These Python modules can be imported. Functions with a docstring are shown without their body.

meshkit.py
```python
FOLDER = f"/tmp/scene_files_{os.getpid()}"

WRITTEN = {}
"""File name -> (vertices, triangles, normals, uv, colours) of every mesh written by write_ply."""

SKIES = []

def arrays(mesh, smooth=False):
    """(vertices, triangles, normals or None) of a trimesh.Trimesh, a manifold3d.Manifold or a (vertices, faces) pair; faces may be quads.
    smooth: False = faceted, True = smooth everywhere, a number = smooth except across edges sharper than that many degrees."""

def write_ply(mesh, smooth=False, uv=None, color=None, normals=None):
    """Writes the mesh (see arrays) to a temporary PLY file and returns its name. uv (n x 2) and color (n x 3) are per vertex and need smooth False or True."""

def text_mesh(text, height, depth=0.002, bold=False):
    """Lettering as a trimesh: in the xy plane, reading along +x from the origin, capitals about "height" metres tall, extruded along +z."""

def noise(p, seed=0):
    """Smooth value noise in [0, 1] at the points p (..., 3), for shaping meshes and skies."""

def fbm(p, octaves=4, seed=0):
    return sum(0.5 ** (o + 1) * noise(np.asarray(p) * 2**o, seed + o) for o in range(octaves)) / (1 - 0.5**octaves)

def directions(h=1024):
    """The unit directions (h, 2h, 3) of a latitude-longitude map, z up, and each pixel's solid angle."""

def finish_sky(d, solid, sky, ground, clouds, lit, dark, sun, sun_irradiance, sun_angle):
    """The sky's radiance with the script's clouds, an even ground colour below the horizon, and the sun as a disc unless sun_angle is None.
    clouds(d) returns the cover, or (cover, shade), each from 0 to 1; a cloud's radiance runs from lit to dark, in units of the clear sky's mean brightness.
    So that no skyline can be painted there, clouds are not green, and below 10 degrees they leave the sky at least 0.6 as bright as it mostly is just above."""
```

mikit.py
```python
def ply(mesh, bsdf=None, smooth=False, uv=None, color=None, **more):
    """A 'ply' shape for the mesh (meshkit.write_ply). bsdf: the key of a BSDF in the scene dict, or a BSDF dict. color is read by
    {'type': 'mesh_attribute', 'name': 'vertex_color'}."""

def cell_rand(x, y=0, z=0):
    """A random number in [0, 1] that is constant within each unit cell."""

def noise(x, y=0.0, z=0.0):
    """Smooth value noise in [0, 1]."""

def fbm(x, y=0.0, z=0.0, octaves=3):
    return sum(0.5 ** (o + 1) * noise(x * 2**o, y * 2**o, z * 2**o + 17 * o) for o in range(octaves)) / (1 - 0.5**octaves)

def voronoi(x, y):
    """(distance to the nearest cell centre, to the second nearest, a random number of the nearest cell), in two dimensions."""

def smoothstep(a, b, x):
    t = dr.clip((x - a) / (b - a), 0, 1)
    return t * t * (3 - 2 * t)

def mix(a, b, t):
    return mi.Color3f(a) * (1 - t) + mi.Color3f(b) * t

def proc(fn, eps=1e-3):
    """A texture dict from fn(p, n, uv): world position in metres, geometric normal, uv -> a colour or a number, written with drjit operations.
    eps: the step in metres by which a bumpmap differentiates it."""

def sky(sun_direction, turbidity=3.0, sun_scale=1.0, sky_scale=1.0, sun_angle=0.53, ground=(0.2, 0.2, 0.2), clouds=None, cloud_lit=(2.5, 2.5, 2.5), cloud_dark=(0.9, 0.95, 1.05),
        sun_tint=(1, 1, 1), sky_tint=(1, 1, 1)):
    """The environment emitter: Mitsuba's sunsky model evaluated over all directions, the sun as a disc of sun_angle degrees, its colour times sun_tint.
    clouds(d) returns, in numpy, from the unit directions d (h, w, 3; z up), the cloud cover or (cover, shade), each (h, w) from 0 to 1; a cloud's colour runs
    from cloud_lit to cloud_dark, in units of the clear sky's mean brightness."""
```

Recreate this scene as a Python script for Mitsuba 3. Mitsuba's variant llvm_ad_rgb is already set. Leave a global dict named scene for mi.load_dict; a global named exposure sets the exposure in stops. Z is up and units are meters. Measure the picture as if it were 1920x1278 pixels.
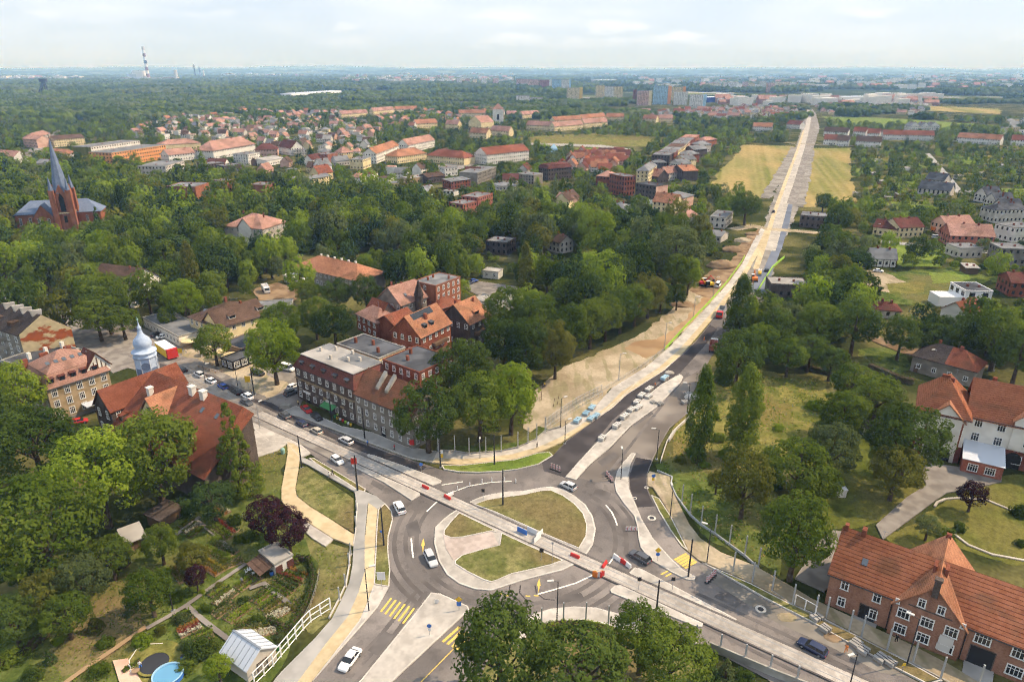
import math, random
import numpy as np, trimesh, mitsuba as mi, drjit as dr, mikit, meshkit, manifold3d
from shapely.geometry import Polygon, LineString, Point, MultiPolygon
from shapely.ops import unary_union
from shapely import affinity
from mikit import noise, fbm, voronoi, cell_rand, smoothstep, mix
T = mi.ScalarTransform4f
scene, labels = {}, {}
# ------------------------------------------------------------------ camera, sky, haze, exposure
CAM_H, PITCH, FOC = 88.0, 21.6, 1280.0
SP, CP = math.sin(math.radians(PITCH)), math.cos(math.radians(PITCH))
HAZE = 7e-5
scene['haze_air'] = {'type': 'homogeneous', 'albedo': {'type': 'rgb', 'value': [.80, .92, 1.0]}, 'sigma_t': {'type': 'rgb', 'value': [HAZE * .6, HAZE * .95, HAZE * 1.6]}}
scene['camera'] = {'type': 'perspective', 'fov': 73.74, 'near_clip': 1.0, 'far_clip': 90000.0,
                   'to_world': T().look_at(origin=[0, 0, CAM_H], target=[0, CP, CAM_H - SP], up=[0, 0, 1]), 'medium': {'type': 'ref', 'id': 'haze_air'}}
SUN = (math.cos(math.radians(47)) * math.cos(math.radians(14)), math.cos(math.radians(47)) * math.sin(math.radians(14)), math.sin(math.radians(47)))
def sky_clouds(d):
    x, y, z = d[..., 0], d[..., 1], np.maximum(d[..., 2], .015)
    band = np.stack([x / (z + .12) * .9, y / (z + .12) * .9, z * 6], -1)
    a = meshkit.fbm(band * 1.6 + 7, 5, 3)
    b = meshkit.fbm(np.stack([np.arctan2(x, y) * 9, z * 60, z * 0], -1), 4, 9)
    cover = .72 + .25 * np.clip((a - .42) * 3, 0, 1)
    puffs = np.clip((b - .6) * 7, 0, 1) * np.clip(1 - abs(z - .05) / .03, 0, 1)
    return np.clip(cover + puffs, 0, 1), np.clip(.62 - .8 * puffs - .3 * np.clip((a - .4) * 3, 0, 1), 0, 1)
scene['sky'] = mikit.sky(SUN, turbidity=4, clouds=sky_clouds, cloud_lit=(2.35, 2.5, 2.72), cloud_dark=(1.62, 1.84, 2.18), sun_tint=(1, .97, .93), sun_scale=.86)
exposure = 2.2
# ------------------------------------------------------------------ survey: a mark on the photograph to its place on a level at height z
def at(px, py, z=0.0):
    u, v = (px - 960) / FOC, (py - 639) / FOC
    k = (CAM_H - z) / (SP + v * CP)
    return np.array([u * k, (CP - v * SP) * k, z])
def at2(p, z=0.0): return at(p[0], p[1], z)[:2]
def seen(x, y, z=0.0):
    d = np.array([x, y, z - CAM_H]); zc = d[1] * CP - d[2] * SP
    return 960 + FOC * d[0] / zc, 639 + FOC * (-d[2] * CP - d[1] * SP) / zc, zc
# ------------------------------------------------------------------ materials
def rgb(c): return {'type': 'rgb', 'value': [float(x) for x in c]}
def lin(r, g, b): return tuple(((c / 255 + .055) / 1.055) ** 2.4 if c > 10 else c / 3294 for c in (r, g, b))
def plain(name, c, rough=.7, metal=0.0, spec=.4, **kw):
    scene[name] = {'type': 'twosided', 'b': {'type': 'principled', 'base_color': rgb(c), 'roughness': rough, 'metallic': metal, 'specular': spec, **kw}}
def pr(name, fn):
    scene[name] = {'type': 'twosided', 'b': {'type': 'diffuse', 'reflectance': mikit.proc(fn)}}
def mottled(name, a, b, s=.5, s2=.06, amp=.35):
    def fn(p, n, uv):
        t = fbm(p.x * s, p.y * s, p.z * s, 3)
        w = fbm(p.x * s2, p.y * s2, p.z * s2, 2)
        return mix(a, b, smoothstep(.25, .75, t)) * (1 - amp + 2 * amp * w)
    pr(name, fn)
def tiles(name, a, b, pitch=.24, depth=.55):
    def fn(p, n, uv):
        t = fbm(p.x * .55, p.y * .55, p.z * .9, 3); g = noise(p.x * 3.3, p.y * 3.3, p.z * 4)
        row = p.z / pitch; f = row - dr.floor(row)
        line = dr.select(f < .2, depth, 1.0)
        cell = cell_rand(dr.floor(p.x * 1.6 + p.y * 1.1), dr.floor(p.y * 1.6 - p.x * 1.1), dr.floor(row))
        moss = smoothstep(.5, .72, fbm(p.x * .28 + 5, p.y * .28, p.z * .5, 3))
        return mix(mix(a, b, smoothstep(.2, .8, t * .6 + g * .2 + cell * .25)), lin(92, 78, 62), moss * .42) * line * (.74 + .5 * noise(p.x * .13, p.y * .13, 3.0))
    pr(name, fn)
def bricks(name, a, b):
    def fn(p, n, uv):
        t = fbm(p.x * .35, p.y * .35, p.z * .35, 3)
        c = cell_rand(dr.floor((p.x + p.y) * 2.2), dr.floor(p.z * 5), dr.floor((p.x - p.y) * 2.2))
        drip = noise(p.x * 1.3, p.y * 1.3, p.z * .12)
        return mix(a, b, smoothstep(.2, .85, t * .7 + c * .35)) * (.75 + .45 * drip)
    pr(name, fn)
bricks('brick_red', lin(112, 66, 52), lin(140, 88, 70))
bricks('brick_dark', lin(78, 70, 65), lin(101, 90, 83))
bricks('brick_pale', lin(134, 96, 78), lin(158, 120, 100))
bricks('brick_orange', lin(138, 88, 66), lin(160, 108, 84))
bricks('brick_rose', lin(146, 86, 72), lin(178, 120, 100))
mottled('plaster_cream', lin(206, 186, 140), lin(224, 208, 166), .4, .2, .18)
mottled('plaster_white', lin(206, 202, 192), lin(226, 222, 212), .4, .15, .15)
mottled('plaster_grey', lin(120, 114, 104), lin(146, 140, 130), .5, .15, .25)
mottled('plaster_beige', lin(146, 128, 100), lin(172, 152, 122), .6, .2, .25)
mottled('plaster_pale', lin(178, 170, 158), lin(204, 196, 184), .4, .15, .18)
mottled('plaster_rose', lin(190, 150, 130), lin(210, 176, 156), .4, .15, .2)
def peeling(p, n, uv):
    t = fbm(p.x * .22, p.y * .22, p.z * .35, 4)
    return mix(lin(214, 192, 148), lin(176, 96, 58), smoothstep(.52, .6, t)) * (.8 + .3 * noise(p.x, p.y, p.z))
pr('plaster_peeling', peeling)
tiles('tile_red', lin(118, 70, 54), lin(146, 92, 73))
tiles('tile_orange', lin(150, 102, 78), lin(174, 126, 98))
tiles('tile_school', lin(130, 80, 58), lin(153, 101, 76), .42, .45)
tiles('tile_pink', lin(156, 116, 102), lin(180, 142, 127))
tiles('tile_brown', lin(82, 66, 58), lin(108, 88, 76))
tiles('tile_dark', lin(62, 56, 54), lin(88, 80, 76))
tiles('tile_wine', lin(92, 58, 52), lin(114, 74, 66))
tiles('tile_mossy', lin(100, 70, 56), lin(132, 92, 72), .3)
mottled('felt_grey', lin(104, 106, 108), lin(132, 133, 134), .3, .08, .3)
mottled('felt_dark', lin(66, 68, 72), lin(92, 94, 98), .3, .08, .3)
mottled('felt_white', lin(142, 139, 134), lin(170, 166, 160), .3, .1, .2)
def slates(p, n, uv):
    f = p.z * 2.2 - dr.floor(p.z * 2.2)
    return mix(lin(102, 115, 138), lin(128, 140, 160), fbm(p.x * .6, p.y * .6, p.z * .6)) * dr.select(f < .15, .75, 1.0)
pr('slate_blue', slates)
plain('sheet_white', lin(188, 194, 202), .45)
plain('sheet_metal', lin(150, 156, 162), .35, .6)
mottled('tower_blue', lin(158, 174, 196), lin(184, 196, 212), 1.2, .3, .15)
def asphalt_fn(p, n, uv):
    t = fbm(p.x * .12, p.y * .12, 0.0, 3); w = fbm(p.x * .045, p.y * .045, 4.0, 3); g = noise(p.x * 5, p.y * 5); o = fbm(p.x * .8, p.y * .8, 7.0, 3)
    c = mix(lin(108, 103, 100), lin(136, 129, 124), smoothstep(.3, .7, t)) * (.68 + .6 * w) * (.93 + .14 * g)
    return c * (1 - .16 * smoothstep(.56, .74, o))
pr('asphalt', asphalt_fn)
mottled('asphalt_patch', lin(94, 90, 88), lin(112, 107, 104), .4, .1, .15); mottled('asphalt_tracked', lin(102, 97, 94), lin(122, 116, 112), .3, .05, .25)
mottled('asphalt_new', lin(66, 63, 64), lin(82, 78, 78), .25, .05, .15)
mottled('asphalt_worn', lin(110, 103, 97), lin(148, 140, 131), .1, .04, .22)
mottled('asphalt_blue', lin(104, 110, 122), lin(120, 126, 138), .1, .04, .15)
mottled('pavers_white', lin(166, 160, 151), lin(190, 184, 175), .9, .16, .3)
mottled('pavers_grey', lin(148, 146, 141), lin(168, 165, 160), .5, .07, .16)
mottled('pavers_yellow', lin(182, 164, 130), lin(198, 182, 149), .9, .15, .22)
mottled('pavers_dark', lin(120, 114, 108), lin(146, 140, 132), .5, .07, .2)
mottled('pavers_pink', lin(168, 154, 144), lin(188, 175, 166), .9, .2, .2)
mottled('concrete', lin(184, 178, 169), lin(204, 198, 189), .6, .1, .15); mottled('track_slab', lin(158, 151, 142), lin(182, 175, 166), 1.2, .2, .3)
mottled('concrete_wall', lin(144, 140, 131), lin(166, 162, 153), .6, .1, .2)
def sand_fn(p, n, uv):
    t = fbm(p.x * .15, p.y * .15, 1.0, 4); w = fbm(p.x * .035, p.y * .035, 5.0, 2); g = noise(p.x * 2.2, p.y * 2.2); q = fbm(p.x * .5 + 9, p.y * .12, 2.0, 3)
    c = mix(mix(lin(150, 136, 112), lin(178, 164, 140), smoothstep(.3, .7, t)), lin(126, 122, 88), smoothstep(.52, .72, q) * .6)
    return c * (.72 + .32 * w + .22 * g)
pr('sand', sand_fn)
mottled('gravel_grey', lin(122, 117, 109), lin(148, 142, 133), .2, .05, .25); mottled('sand_brown', lin(150, 122, 90), lin(168, 142, 110), .15, .05, .2)
mottled('gravel_white', lin(164, 157, 146), lin(186, 179, 168), .6, .1, .18)
mottled('soil', lin(116, 96, 74), lin(150, 128, 102), .3, .05, .3)
def meadow(name, a, b, c, s=.5):
    def fn(p, n, uv):
        t = fbm(p.x * s, p.y * s, 0.0, 4); w = fbm(p.x * .07, p.y * .07, 5.0, 3); g = noise(p.x * 4, p.y * 4)
        h = fbm(p.x * 1.3, p.y * 1.3, 8.0, 3)
        return mix(mix(a, b, smoothstep(.3, .7, t)), c, smoothstep(.4, .7, w)) * (.5 + .35 * g + .6 * h)
    pr(name, fn)
meadow('grass_dry', lin(96, 100, 56), lin(128, 124, 80), lin(116, 104, 72))
meadow('grass_green', lin(72, 86, 40), lin(98, 108, 56), lin(106, 102, 62))
meadow('grass_lawn', lin(76, 84, 34), lin(96, 102, 46), lin(108, 104, 56))
meadow('grass_field', lin(98, 102, 50), lin(128, 122, 68), lin(116, 106, 62), .3)
meadow('grass_bright', lin(96, 114, 48), lin(122, 136, 64), lin(112, 122, 60), .2)
def stubble(p, n, uv):
    a = p.x * .96 - p.y * .30; s = noise(a * .35, 2.0); b = noise(a * .07, p.y * .004, 4.0); t = fbm(p.x * .03, p.y * .01, 1.0, 4); g = noise(p.x * .6, p.y * .25)
    return mix(mix(lin(158, 138, 88), lin(116, 118, 62), smoothstep(.35, .62, t * .6 + b * .45)), lin(176, 156, 108), s * .45) * (.8 + .3 * g)
pr('grass_stubble', stubble)
def wild(p, n, uv):
    t = fbm(p.x * .06, p.y * .06, 0.0, 3); g = noise(p.x * 1.7, p.y * 1.7); w = fbm(p.x * .004, p.y * .0035, 3.0, 3)
    near = mix(lin(58, 64, 34), lin(104, 100, 62), smoothstep(.4, .75, t)) * (.7 + .5 * g)
    far = mix(lin(56, 68, 44), lin(112, 118, 74), smoothstep(.58, .68, w))
    far = mix(far, lin(172, 168, 160), smoothstep(.71, .76, w))
    return mix(near, far, smoothstep(1800, 3200, p.y))
pr('ground_wild', wild)
pr('hill_wood', lambda p, n, uv: mix(lin(52, 66, 48), lin(100, 110, 80), smoothstep(.52, .68, fbm(p.x * .0022, p.y * .0006, p.z * .02, 4))))
def leaf(name, a, b, thin=1.0):
    def fn(p, n, uv):
        t = noise(p.x * .11, p.y * .11, 1.0); g = noise(p.x * 1.1, p.y * 1.1, p.z * 1.1)
        w = fbm(p.x * .035, p.y * .035, 2.0, 2)
        return mix(a, b, smoothstep(.2, .8, t * .65 + g * .4)) * (.84 + .62 * w)
    scene[name] = {'type': 'principledthin', 'base_color': mikit.proc(fn), 'roughness': .65, 'diff_trans': thin, 'spec_trans': 0.0, 'eta': 1.3}
leaf('leaf_mid', lin(74, 92, 34), lin(110, 124, 50))
leaf('leaf_dark', lin(58, 75, 33), lin(86, 102, 46))
leaf('leaf_lime', lin(104, 124, 36), lin(134, 150, 54))
leaf('leaf_grey', lin(84, 96, 58), lin(110, 120, 74))
leaf('leaf_conifer', lin(46, 62, 34), lin(66, 84, 44), .3)
leaf('leaf_copper', lin(46, 28, 34), lin(62, 38, 44), .3)
leaf('leaf_olive', lin(88, 94, 40), lin(116, 116, 54))
mottled('bark', lin(70, 60, 50), lin(96, 84, 70), 1.5, .3, .2)
plain('glass_dark', (.018, .021, .025), .12, 0, .6)
plain('glass_sky', (.09, .11, .13), .1, 0, .6)
plain('frame_white', (.68, .67, .64), .5)
plain('white', (.72, .71, .69), .5); plain('off_white', (.55, .53, .49), .6)
plain('black', (.015, .015, .016), .5); plain('steel_dark', (.035, .036, .04), .45)
plain('steel_grey', (.30, .31, .32), .45, .2); plain('galvanised', (.44, .45, .45), .4, .3)
plain('red', (.52, .035, .03), .45); plain('yellow', (.72, .46, .03), .5); plain('orange', (.68, .19, .03), .5)
plain('blue', (.05, .16, .5), .45); plain('green', (.05, .22, .07), .5); plain('lime', (.30, .50, .06), .6)
plain('brown', (.12, .075, .045), .7); plain('wood', (.30, .20, .12), .75); plain('rubber', (.018, .018, .018), .85)
plain('copper_green', (.25, .42, .36), .6); plain('skin', (.50, .30, .22), .6); plain('lamp_red', (.35, .01, .01), .25); plain('lamp_white', (.7, .7, .68), .15)
plain('marking_yellow', lin(216, 182, 92), .7); plain('marking_white', lin(222, 218, 208), .7)
mottled('paint_apricot', lin(206, 142, 88), lin(220, 160, 106), .4, .1, .1); mottled('sky_paint', lin(150, 184, 204), lin(170, 200, 216), .3, .1, .12); mottled('lime_wash', lin(170, 190, 130), lin(184, 204, 146), .3, .1, .1); mottled('blue_hall', lin(50, 70, 140), lin(64, 86, 156), .1, .05, .1)
for nm, c in dict(white=(.78, .78, .77), silver=(.48, .49, .50), grey=(.20, .21, .22), black=(.02, .021, .024), navy=(.025, .035, .08), blue=(.03, .08, .32), red=(.42, .02, .02), beige=(.46, .42, .35), darkgrey=(.075, .08, .09)).items():
    plain('paint_' + nm, c, .32, .0, .5, clearcoat=.7, clearcoat_gloss=.9)
plain('pool_water', lin(96, 150, 184), .05, 0, .6); plain('pool_rim', lin(150, 186, 208), .4)
leaf('straw', lin(150, 134, 86), lin(176, 158, 108))
for nm, c in dict(yellow=(158, 142, 56), red=(128, 62, 54), white=(190, 188, 168), orange=(150, 110, 58)).items(): leaf('flower_' + nm, lin(*c), tuple(1.15 * x for x in lin(*c)))
# ------------------------------------------------------------------ mesh helpers
class MB:
    def __init__(s): s.v, s.f, s.n = [], [], 0
    def add(s, v, f):
        v, f = np.asarray(v, float).reshape(-1, 3), np.asarray(f, int)
        if f.ndim == 2 and f.shape[1] == 4: f = np.vstack([f[:, [0, 1, 2]], f[:, [0, 2, 3]]])
        s.v.append(v); s.f.append(f + s.n); s.n += len(v); return s
    def mesh(s): return np.vstack(s.v), np.vstack(s.f)
    def box(s, x0, x1, y0, y1, z0, z1):
        v = [(x, y, z) for x in (x0, x1) for y in (y0, y1) for z in (z0, z1)]
        return s.add(v, [[0, 1, 3], [0, 3, 2], [4, 6, 7], [4, 7, 5], [0, 4, 5], [0, 5, 1], [2, 3, 7], [2, 7, 6], [0, 2, 6], [0, 6, 4], [1, 5, 7], [1, 7, 3]])
    def obox(s, c, ux, hx, hy, z0, z1):
        ux = np.asarray(ux[:2], float); ux = ux / np.linalg.norm(ux); uy = np.array([-ux[1], ux[0]])
        c = np.asarray(c[:2], float); v = []
        for a in (-1, 1):
            for b in (-1, 1):
                q = c + ux * hx * a + uy * hy * b
                v += [(q[0], q[1], z0), (q[0], q[1], z1)]
        return s.add(v, [[0, 1, 3], [0, 3, 2], [4, 6, 7], [4, 7, 5], [0, 4, 5], [0, 5, 1], [2, 3, 7], [2, 7, 6], [0, 2, 6], [0, 6, 4], [1, 5, 7], [1, 7, 3]])
    def tube(s, p0, p1, r0, r1=None, n=8, cap=True):
        r1 = r0 if r1 is None else r1
        p0, p1 = np.asarray(p0, float), np.asarray(p1, float); z = (p1 - p0) / max(np.linalg.norm(p1 - p0), 1e-9)
        x = np.cross(z, [0, 0, 1] if abs(z[2]) < .9 else [1, 0, 0]); x /= np.linalg.norm(x); y = np.cross(z, x)
        a = np.arange(n) * 2 * np.pi / n; ring = np.cos(a)[:, None] * x + np.sin(a)[:, None] * y
        i = np.arange(n); j = (i + 1) % n
        s.add(np.vstack([p0 + ring * r0, p1 + ring * r1]), np.vstack([np.stack([i, j, j + n], 1), np.stack([i, j + n, i + n], 1)]))
        if cap: s.add(np.vstack([p1 + ring * r1, [p1]]), np.stack([i, j, i * 0 + n], 1)); s.add(np.vstack([p0 + ring * r0, [p0]]), np.stack([j, i, i * 0 + n], 1))
        return s
    def lathe(s, prof, n=16, c=(0, 0)):
        a = np.arange(n) * 2 * np.pi / n; v = []
        for r, z in prof: v.append(np.stack([c[0] + r * np.cos(a), c[1] + r * np.sin(a), a * 0 + z], 1))
        i = np.arange(n); j = (i + 1) % n
        f = [np.vstack([np.stack([i + k * n, j + k * n, j + k * n + n], 1), np.stack([i + k * n, j + k * n + n, i + k * n + n], 1)]) for k in range(len(prof) - 1)]
        return s.add(np.vstack(v), np.vstack(f))
    def hull(s, pts):
        m = trimesh.convex.convex_hull(np.asarray(pts, float)); return s.add(m.vertices, m.faces)
    def poly(s, pg, z):
        for g in getattr(pg, 'geoms', [pg]):
            if g.area < 1e-6: continue
            v, f = trimesh.creation.triangulate_polygon(g, engine='earcut')
            s.add(np.column_stack([v, np.full(len(v), z)]), up(v, f))
        return s
    def prism(s, pg, z0, z1):
        s.poly(pg, z1)
        for g in getattr(pg, 'geoms', [pg]):
            for r in [g.exterior, *g.interiors]:
                c = np.asarray(r.coords)[:-1]; n = len(c); i = np.arange(n); j = (i + 1) % n
                s.add(np.vstack([np.column_stack([c, np.full(n, z0)]), np.column_stack([c, np.full(n, z1)])]), np.vstack([np.stack([i, j, j + n], 1), np.stack([i, j + n, i + n], 1)]))
        return s
def up(v, f):
    f = np.asarray(f).copy(); a = v[f[:, 1]] - v[f[:, 0]]; b = v[f[:, 2]] - v[f[:, 0]]
    w = a[:, 0] * b[:, 1] - a[:, 1] * b[:, 0] < 0; f[w] = f[w][:, ::-1]; return f
def blob(chains, edge=.05, smooth=6):
    m = manifold3d.Manifold()
    for p0, r0, p1, r1 in chains:
        a = manifold3d.Manifold.sphere(r0, 12).translate(tuple(map(float, p0))); b = manifold3d.Manifold.sphere(r1, 12).translate(tuple(map(float, p1)))
        m += manifold3d.Manifold.batch_hull([a, b])
    m = m.refine_to_length(edge).to_mesh()
    t = trimesh.Trimesh(m.vert_properties[:, :3], m.tri_verts, process=True)
    trimesh.smoothing.filter_taubin(t, iterations=smooth); return t
_used = {}
def numbered(name):
    n = _used.get(name, -1) + 1; _used[name] = n
    return name if n == 0 else f'{name}_{n:03d}'
def thing(name, label, cat, group=None, kind=None):
    k = numbered(name); labels[k] = {'label': label, 'category': cat}
    if group: labels[k]['group'] = group
    if kind: labels[k]['kind'] = kind
    return k
def shape(mesh, m, smooth=False):
    return mikit.ply(mesh.mesh() if isinstance(mesh, MB) else mesh, m, smooth)
def part(parent, name, sh, tw=None, m=None, label=None, kind=None):
    k = numbered(f'{parent}__{name}')
    d = dict(sh)
    if tw is not None: d['to_world'] = tw
    if m is not None: d['bsdf'] = {'type': 'ref', 'id': m}
    scene[k] = d
    if label or kind: labels[k] = {**({'label': label} if label else {}), **({'kind': kind} if kind else {})}
    return k
def one(name, sh, label, cat, group=None, tw=None, m=None, kind=None):
    k = thing(name, label, cat, group, kind); d = dict(sh)
    if tw is not None: d['to_world'] = tw
    if m is not None: d['bsdf'] = {'type': 'ref', 'id': m}
    scene[k] = d; return k
def place(x, y, z=0.0, deg=0.0, s=1.0):
    t = T().translate([float(x), float(y), float(z)]).rotate([0, 0, 1], float(deg))
    return t.scale(s if isinstance(s, (int, float)) else list(map(float, s))) if s != 1.0 else t
# ------------------------------------------------------------------ haze
scene['clear_face'] = {'type': 'null'}
scene['haze'] = {'type': 'cube', 'to_world': T().translate([0, 0, 209]).scale([42000, 42000, 211]), 'bsdf': {'type': 'ref', 'id': 'clear_face'}, 'interior': {'type': 'ref', 'id': 'haze_air'}}
labels['haze'] = {'label': 'thin bluish summer haze lying over the whole city', 'category': 'haze', 'kind': 'stuff'}
# ------------------------------------------------------------------ ground and roads
_layer = [0.0]
def lift(base):
    _layer[0] += .0025
    return base + _layer[0]
def area(pts, z=0.0): return Polygon([at2(p, z) for p in pts]).buffer(0)
def smooth_area(pts, z=0.0, r=1.2): return area(pts, z).buffer(r).buffer(-2 * r).buffer(r)
def setting(name, label, sh):
    k = numbered(name); scene[k] = sh; labels[k] = {'label': label, 'category': name.replace('_', ' '), 'kind': 'structure'}; return k
def rough(pg, amp):
    out = []
    for g in getattr(pg, 'geoms', [pg]):
        g = g.segmentize(max(amp * 1.2, 1.0)); c = np.asarray(g.exterior.coords)[:-1]; nx = np.stack([meshkit.fbm(np.column_stack([c / (amp * 4), c[:, :1] * 0]), 3, s) for s in (4, 5)], 1) - .5
        out.append(Polygon(c + nx * amp * 2.6).buffer(0))
    return unary_union(out)
def sheet(name, label, pg, m, base=.02):
    if m.split('_')[0] in ('grass', 'sand', 'soil', 'gravel') and 'road' not in name and pg.area > 60: d = np.hypot(*pg.centroid.coords[0]); pg = rough(pg, 1.2 + max(0, d - 200) * (.005 if m[0] == 'g' and m[2] == 'a' and m[1] == 'r' and m[3] == 's' else .0015))
    return setting(name, label, shape(MB().poly(pg, lift(base)), m))
def slab(name, label, pg, m, h=.14, kerb=None, kw=.22):
    z = lift(h)
    k = setting(name, label, shape(MB().prism(pg.buffer(-kw * .9) if kerb else pg, -.05, z), m))
    if kerb: part(k, 'kerb', shape(MB().prism(pg.difference(pg.buffer(-kw)), -.05, z + .015), kerb))
    return k
def line_w(pts, z=0.0): return [at2(p, z) for p in pts]
def ribbon(pts, w, z=0.0): return LineString(line_w(pts, z)).buffer(w / 2, cap_style=2, join_style=1)
def grid_ground():
    xs = np.concatenate([-np.geomspace(40000, 60, 40), np.linspace(-50, 50, 5), np.geomspace(60, 40000, 40)]); ys = np.concatenate([[-400, -100, 0], np.geomspace(40, 40000, 70)])
    X, Y = np.meshgrid(xs, ys); n, m = len(xs), len(ys)
    v = np.column_stack([X.ravel(), Y.ravel(), X.ravel() * 0]); i = np.arange(n * m).reshape(m, n)
    return v, np.stack([i[:-1, :-1], i[:-1, 1:], i[1:, 1:], i[1:, :-1]], -1).reshape(-1, 4)
setting('ground', 'flat weedy ground that carries the whole district to the horizon', shape(grid_ground(), 'ground_wild'))
# rolling hills on the skyline
def hills():
    xs = np.linspace(-34000, 34000, 240); mb = MB()
    for y0, dep, amp, base, sd in ((15000, 4000, 120, 105, 1), (21000, 5000, 190, 150, 2), (28000, 6000, 230, 215, 3)):
        rows = []
        for t in np.linspace(0, 1, 7):
            q = np.column_stack([xs / 3200, xs * 0 + sd * 3.7, xs * 0 + t * .6])
            bump = meshkit.fbm(q, 5, sd)
            fade = np.clip(1.15 - abs(xs + 3000) / 42000, .3, 1)
            rows.append(np.column_stack([xs, xs * 0 + y0 + dep * t, math.sin(math.pi * t) ** .8 * (base + amp * (bump - .5) * 1.7) * fade - 1]))
        v = np.vstack(rows); i = np.arange(len(v)).reshape(7, -1)
        mb.add(v, np.stack([i[:-1, :-1], i[:-1, 1:], i[1:, 1:], i[1:, :-1]], -1).reshape(-1, 4))
    return mb
setting('hills', 'low wooded hills along the skyline', shape(hills(), 'hill_wood', True))
# --- open land
sheet('field', 'striped stubble field left of the unfinished road', area([(1322, 352), (1396, 272), (1488, 274), (1463, 322), (1432, 372), (1385, 372), (1355, 366)]), 'grass_stubble')
sheet('field', 'golden stubble field right of the unfinished road', area([(1521, 278), (1594, 277), (1607, 388), (1503, 388)]), 'grass_stubble')
sheet('field', 'bright green field beyond the red roofed terraces', area([(1545, 219), (1620, 220), (1740, 226), (1880, 236), (1868, 246), (1700, 240), (1560, 234)]), 'grass_bright')
sheet('field', 'pale harvested field near the far right estate', area([(1730, 198), (1870, 204), (1880, 214), (1735, 208)]), 'grass_stubble')
sheet('meadow', 'dry meadow with single trees beside the sports track', area([(960, 258), (1100, 250), (1250, 258), (1230, 276), (1050, 270), (965, 268)]), 'grass_field')
sheet('pitch', 'green pitch inside the old cycling track', area([(1075, 280), (1150, 274), (1190, 281), (1180, 291), (1080, 291)]), 'grass_bright')
sheet('track_bank', 'grey curved bank of the cycling track', area([(955, 268), (1010, 268), (1130, 272), (1190, 280), (1187, 284), (1120, 276), (1000, 272), (958, 272)]), 'concrete_wall')
sheet('meadow', 'yellow green meadow behind the two poplars', area([(1265, 780), (1340, 720), (1420, 694), (1540, 706), (1560, 740), (1545, 800), (1500, 850), (1440, 900), (1380, 930), (1300, 900), (1260, 850)]), 'grass_field')
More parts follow.
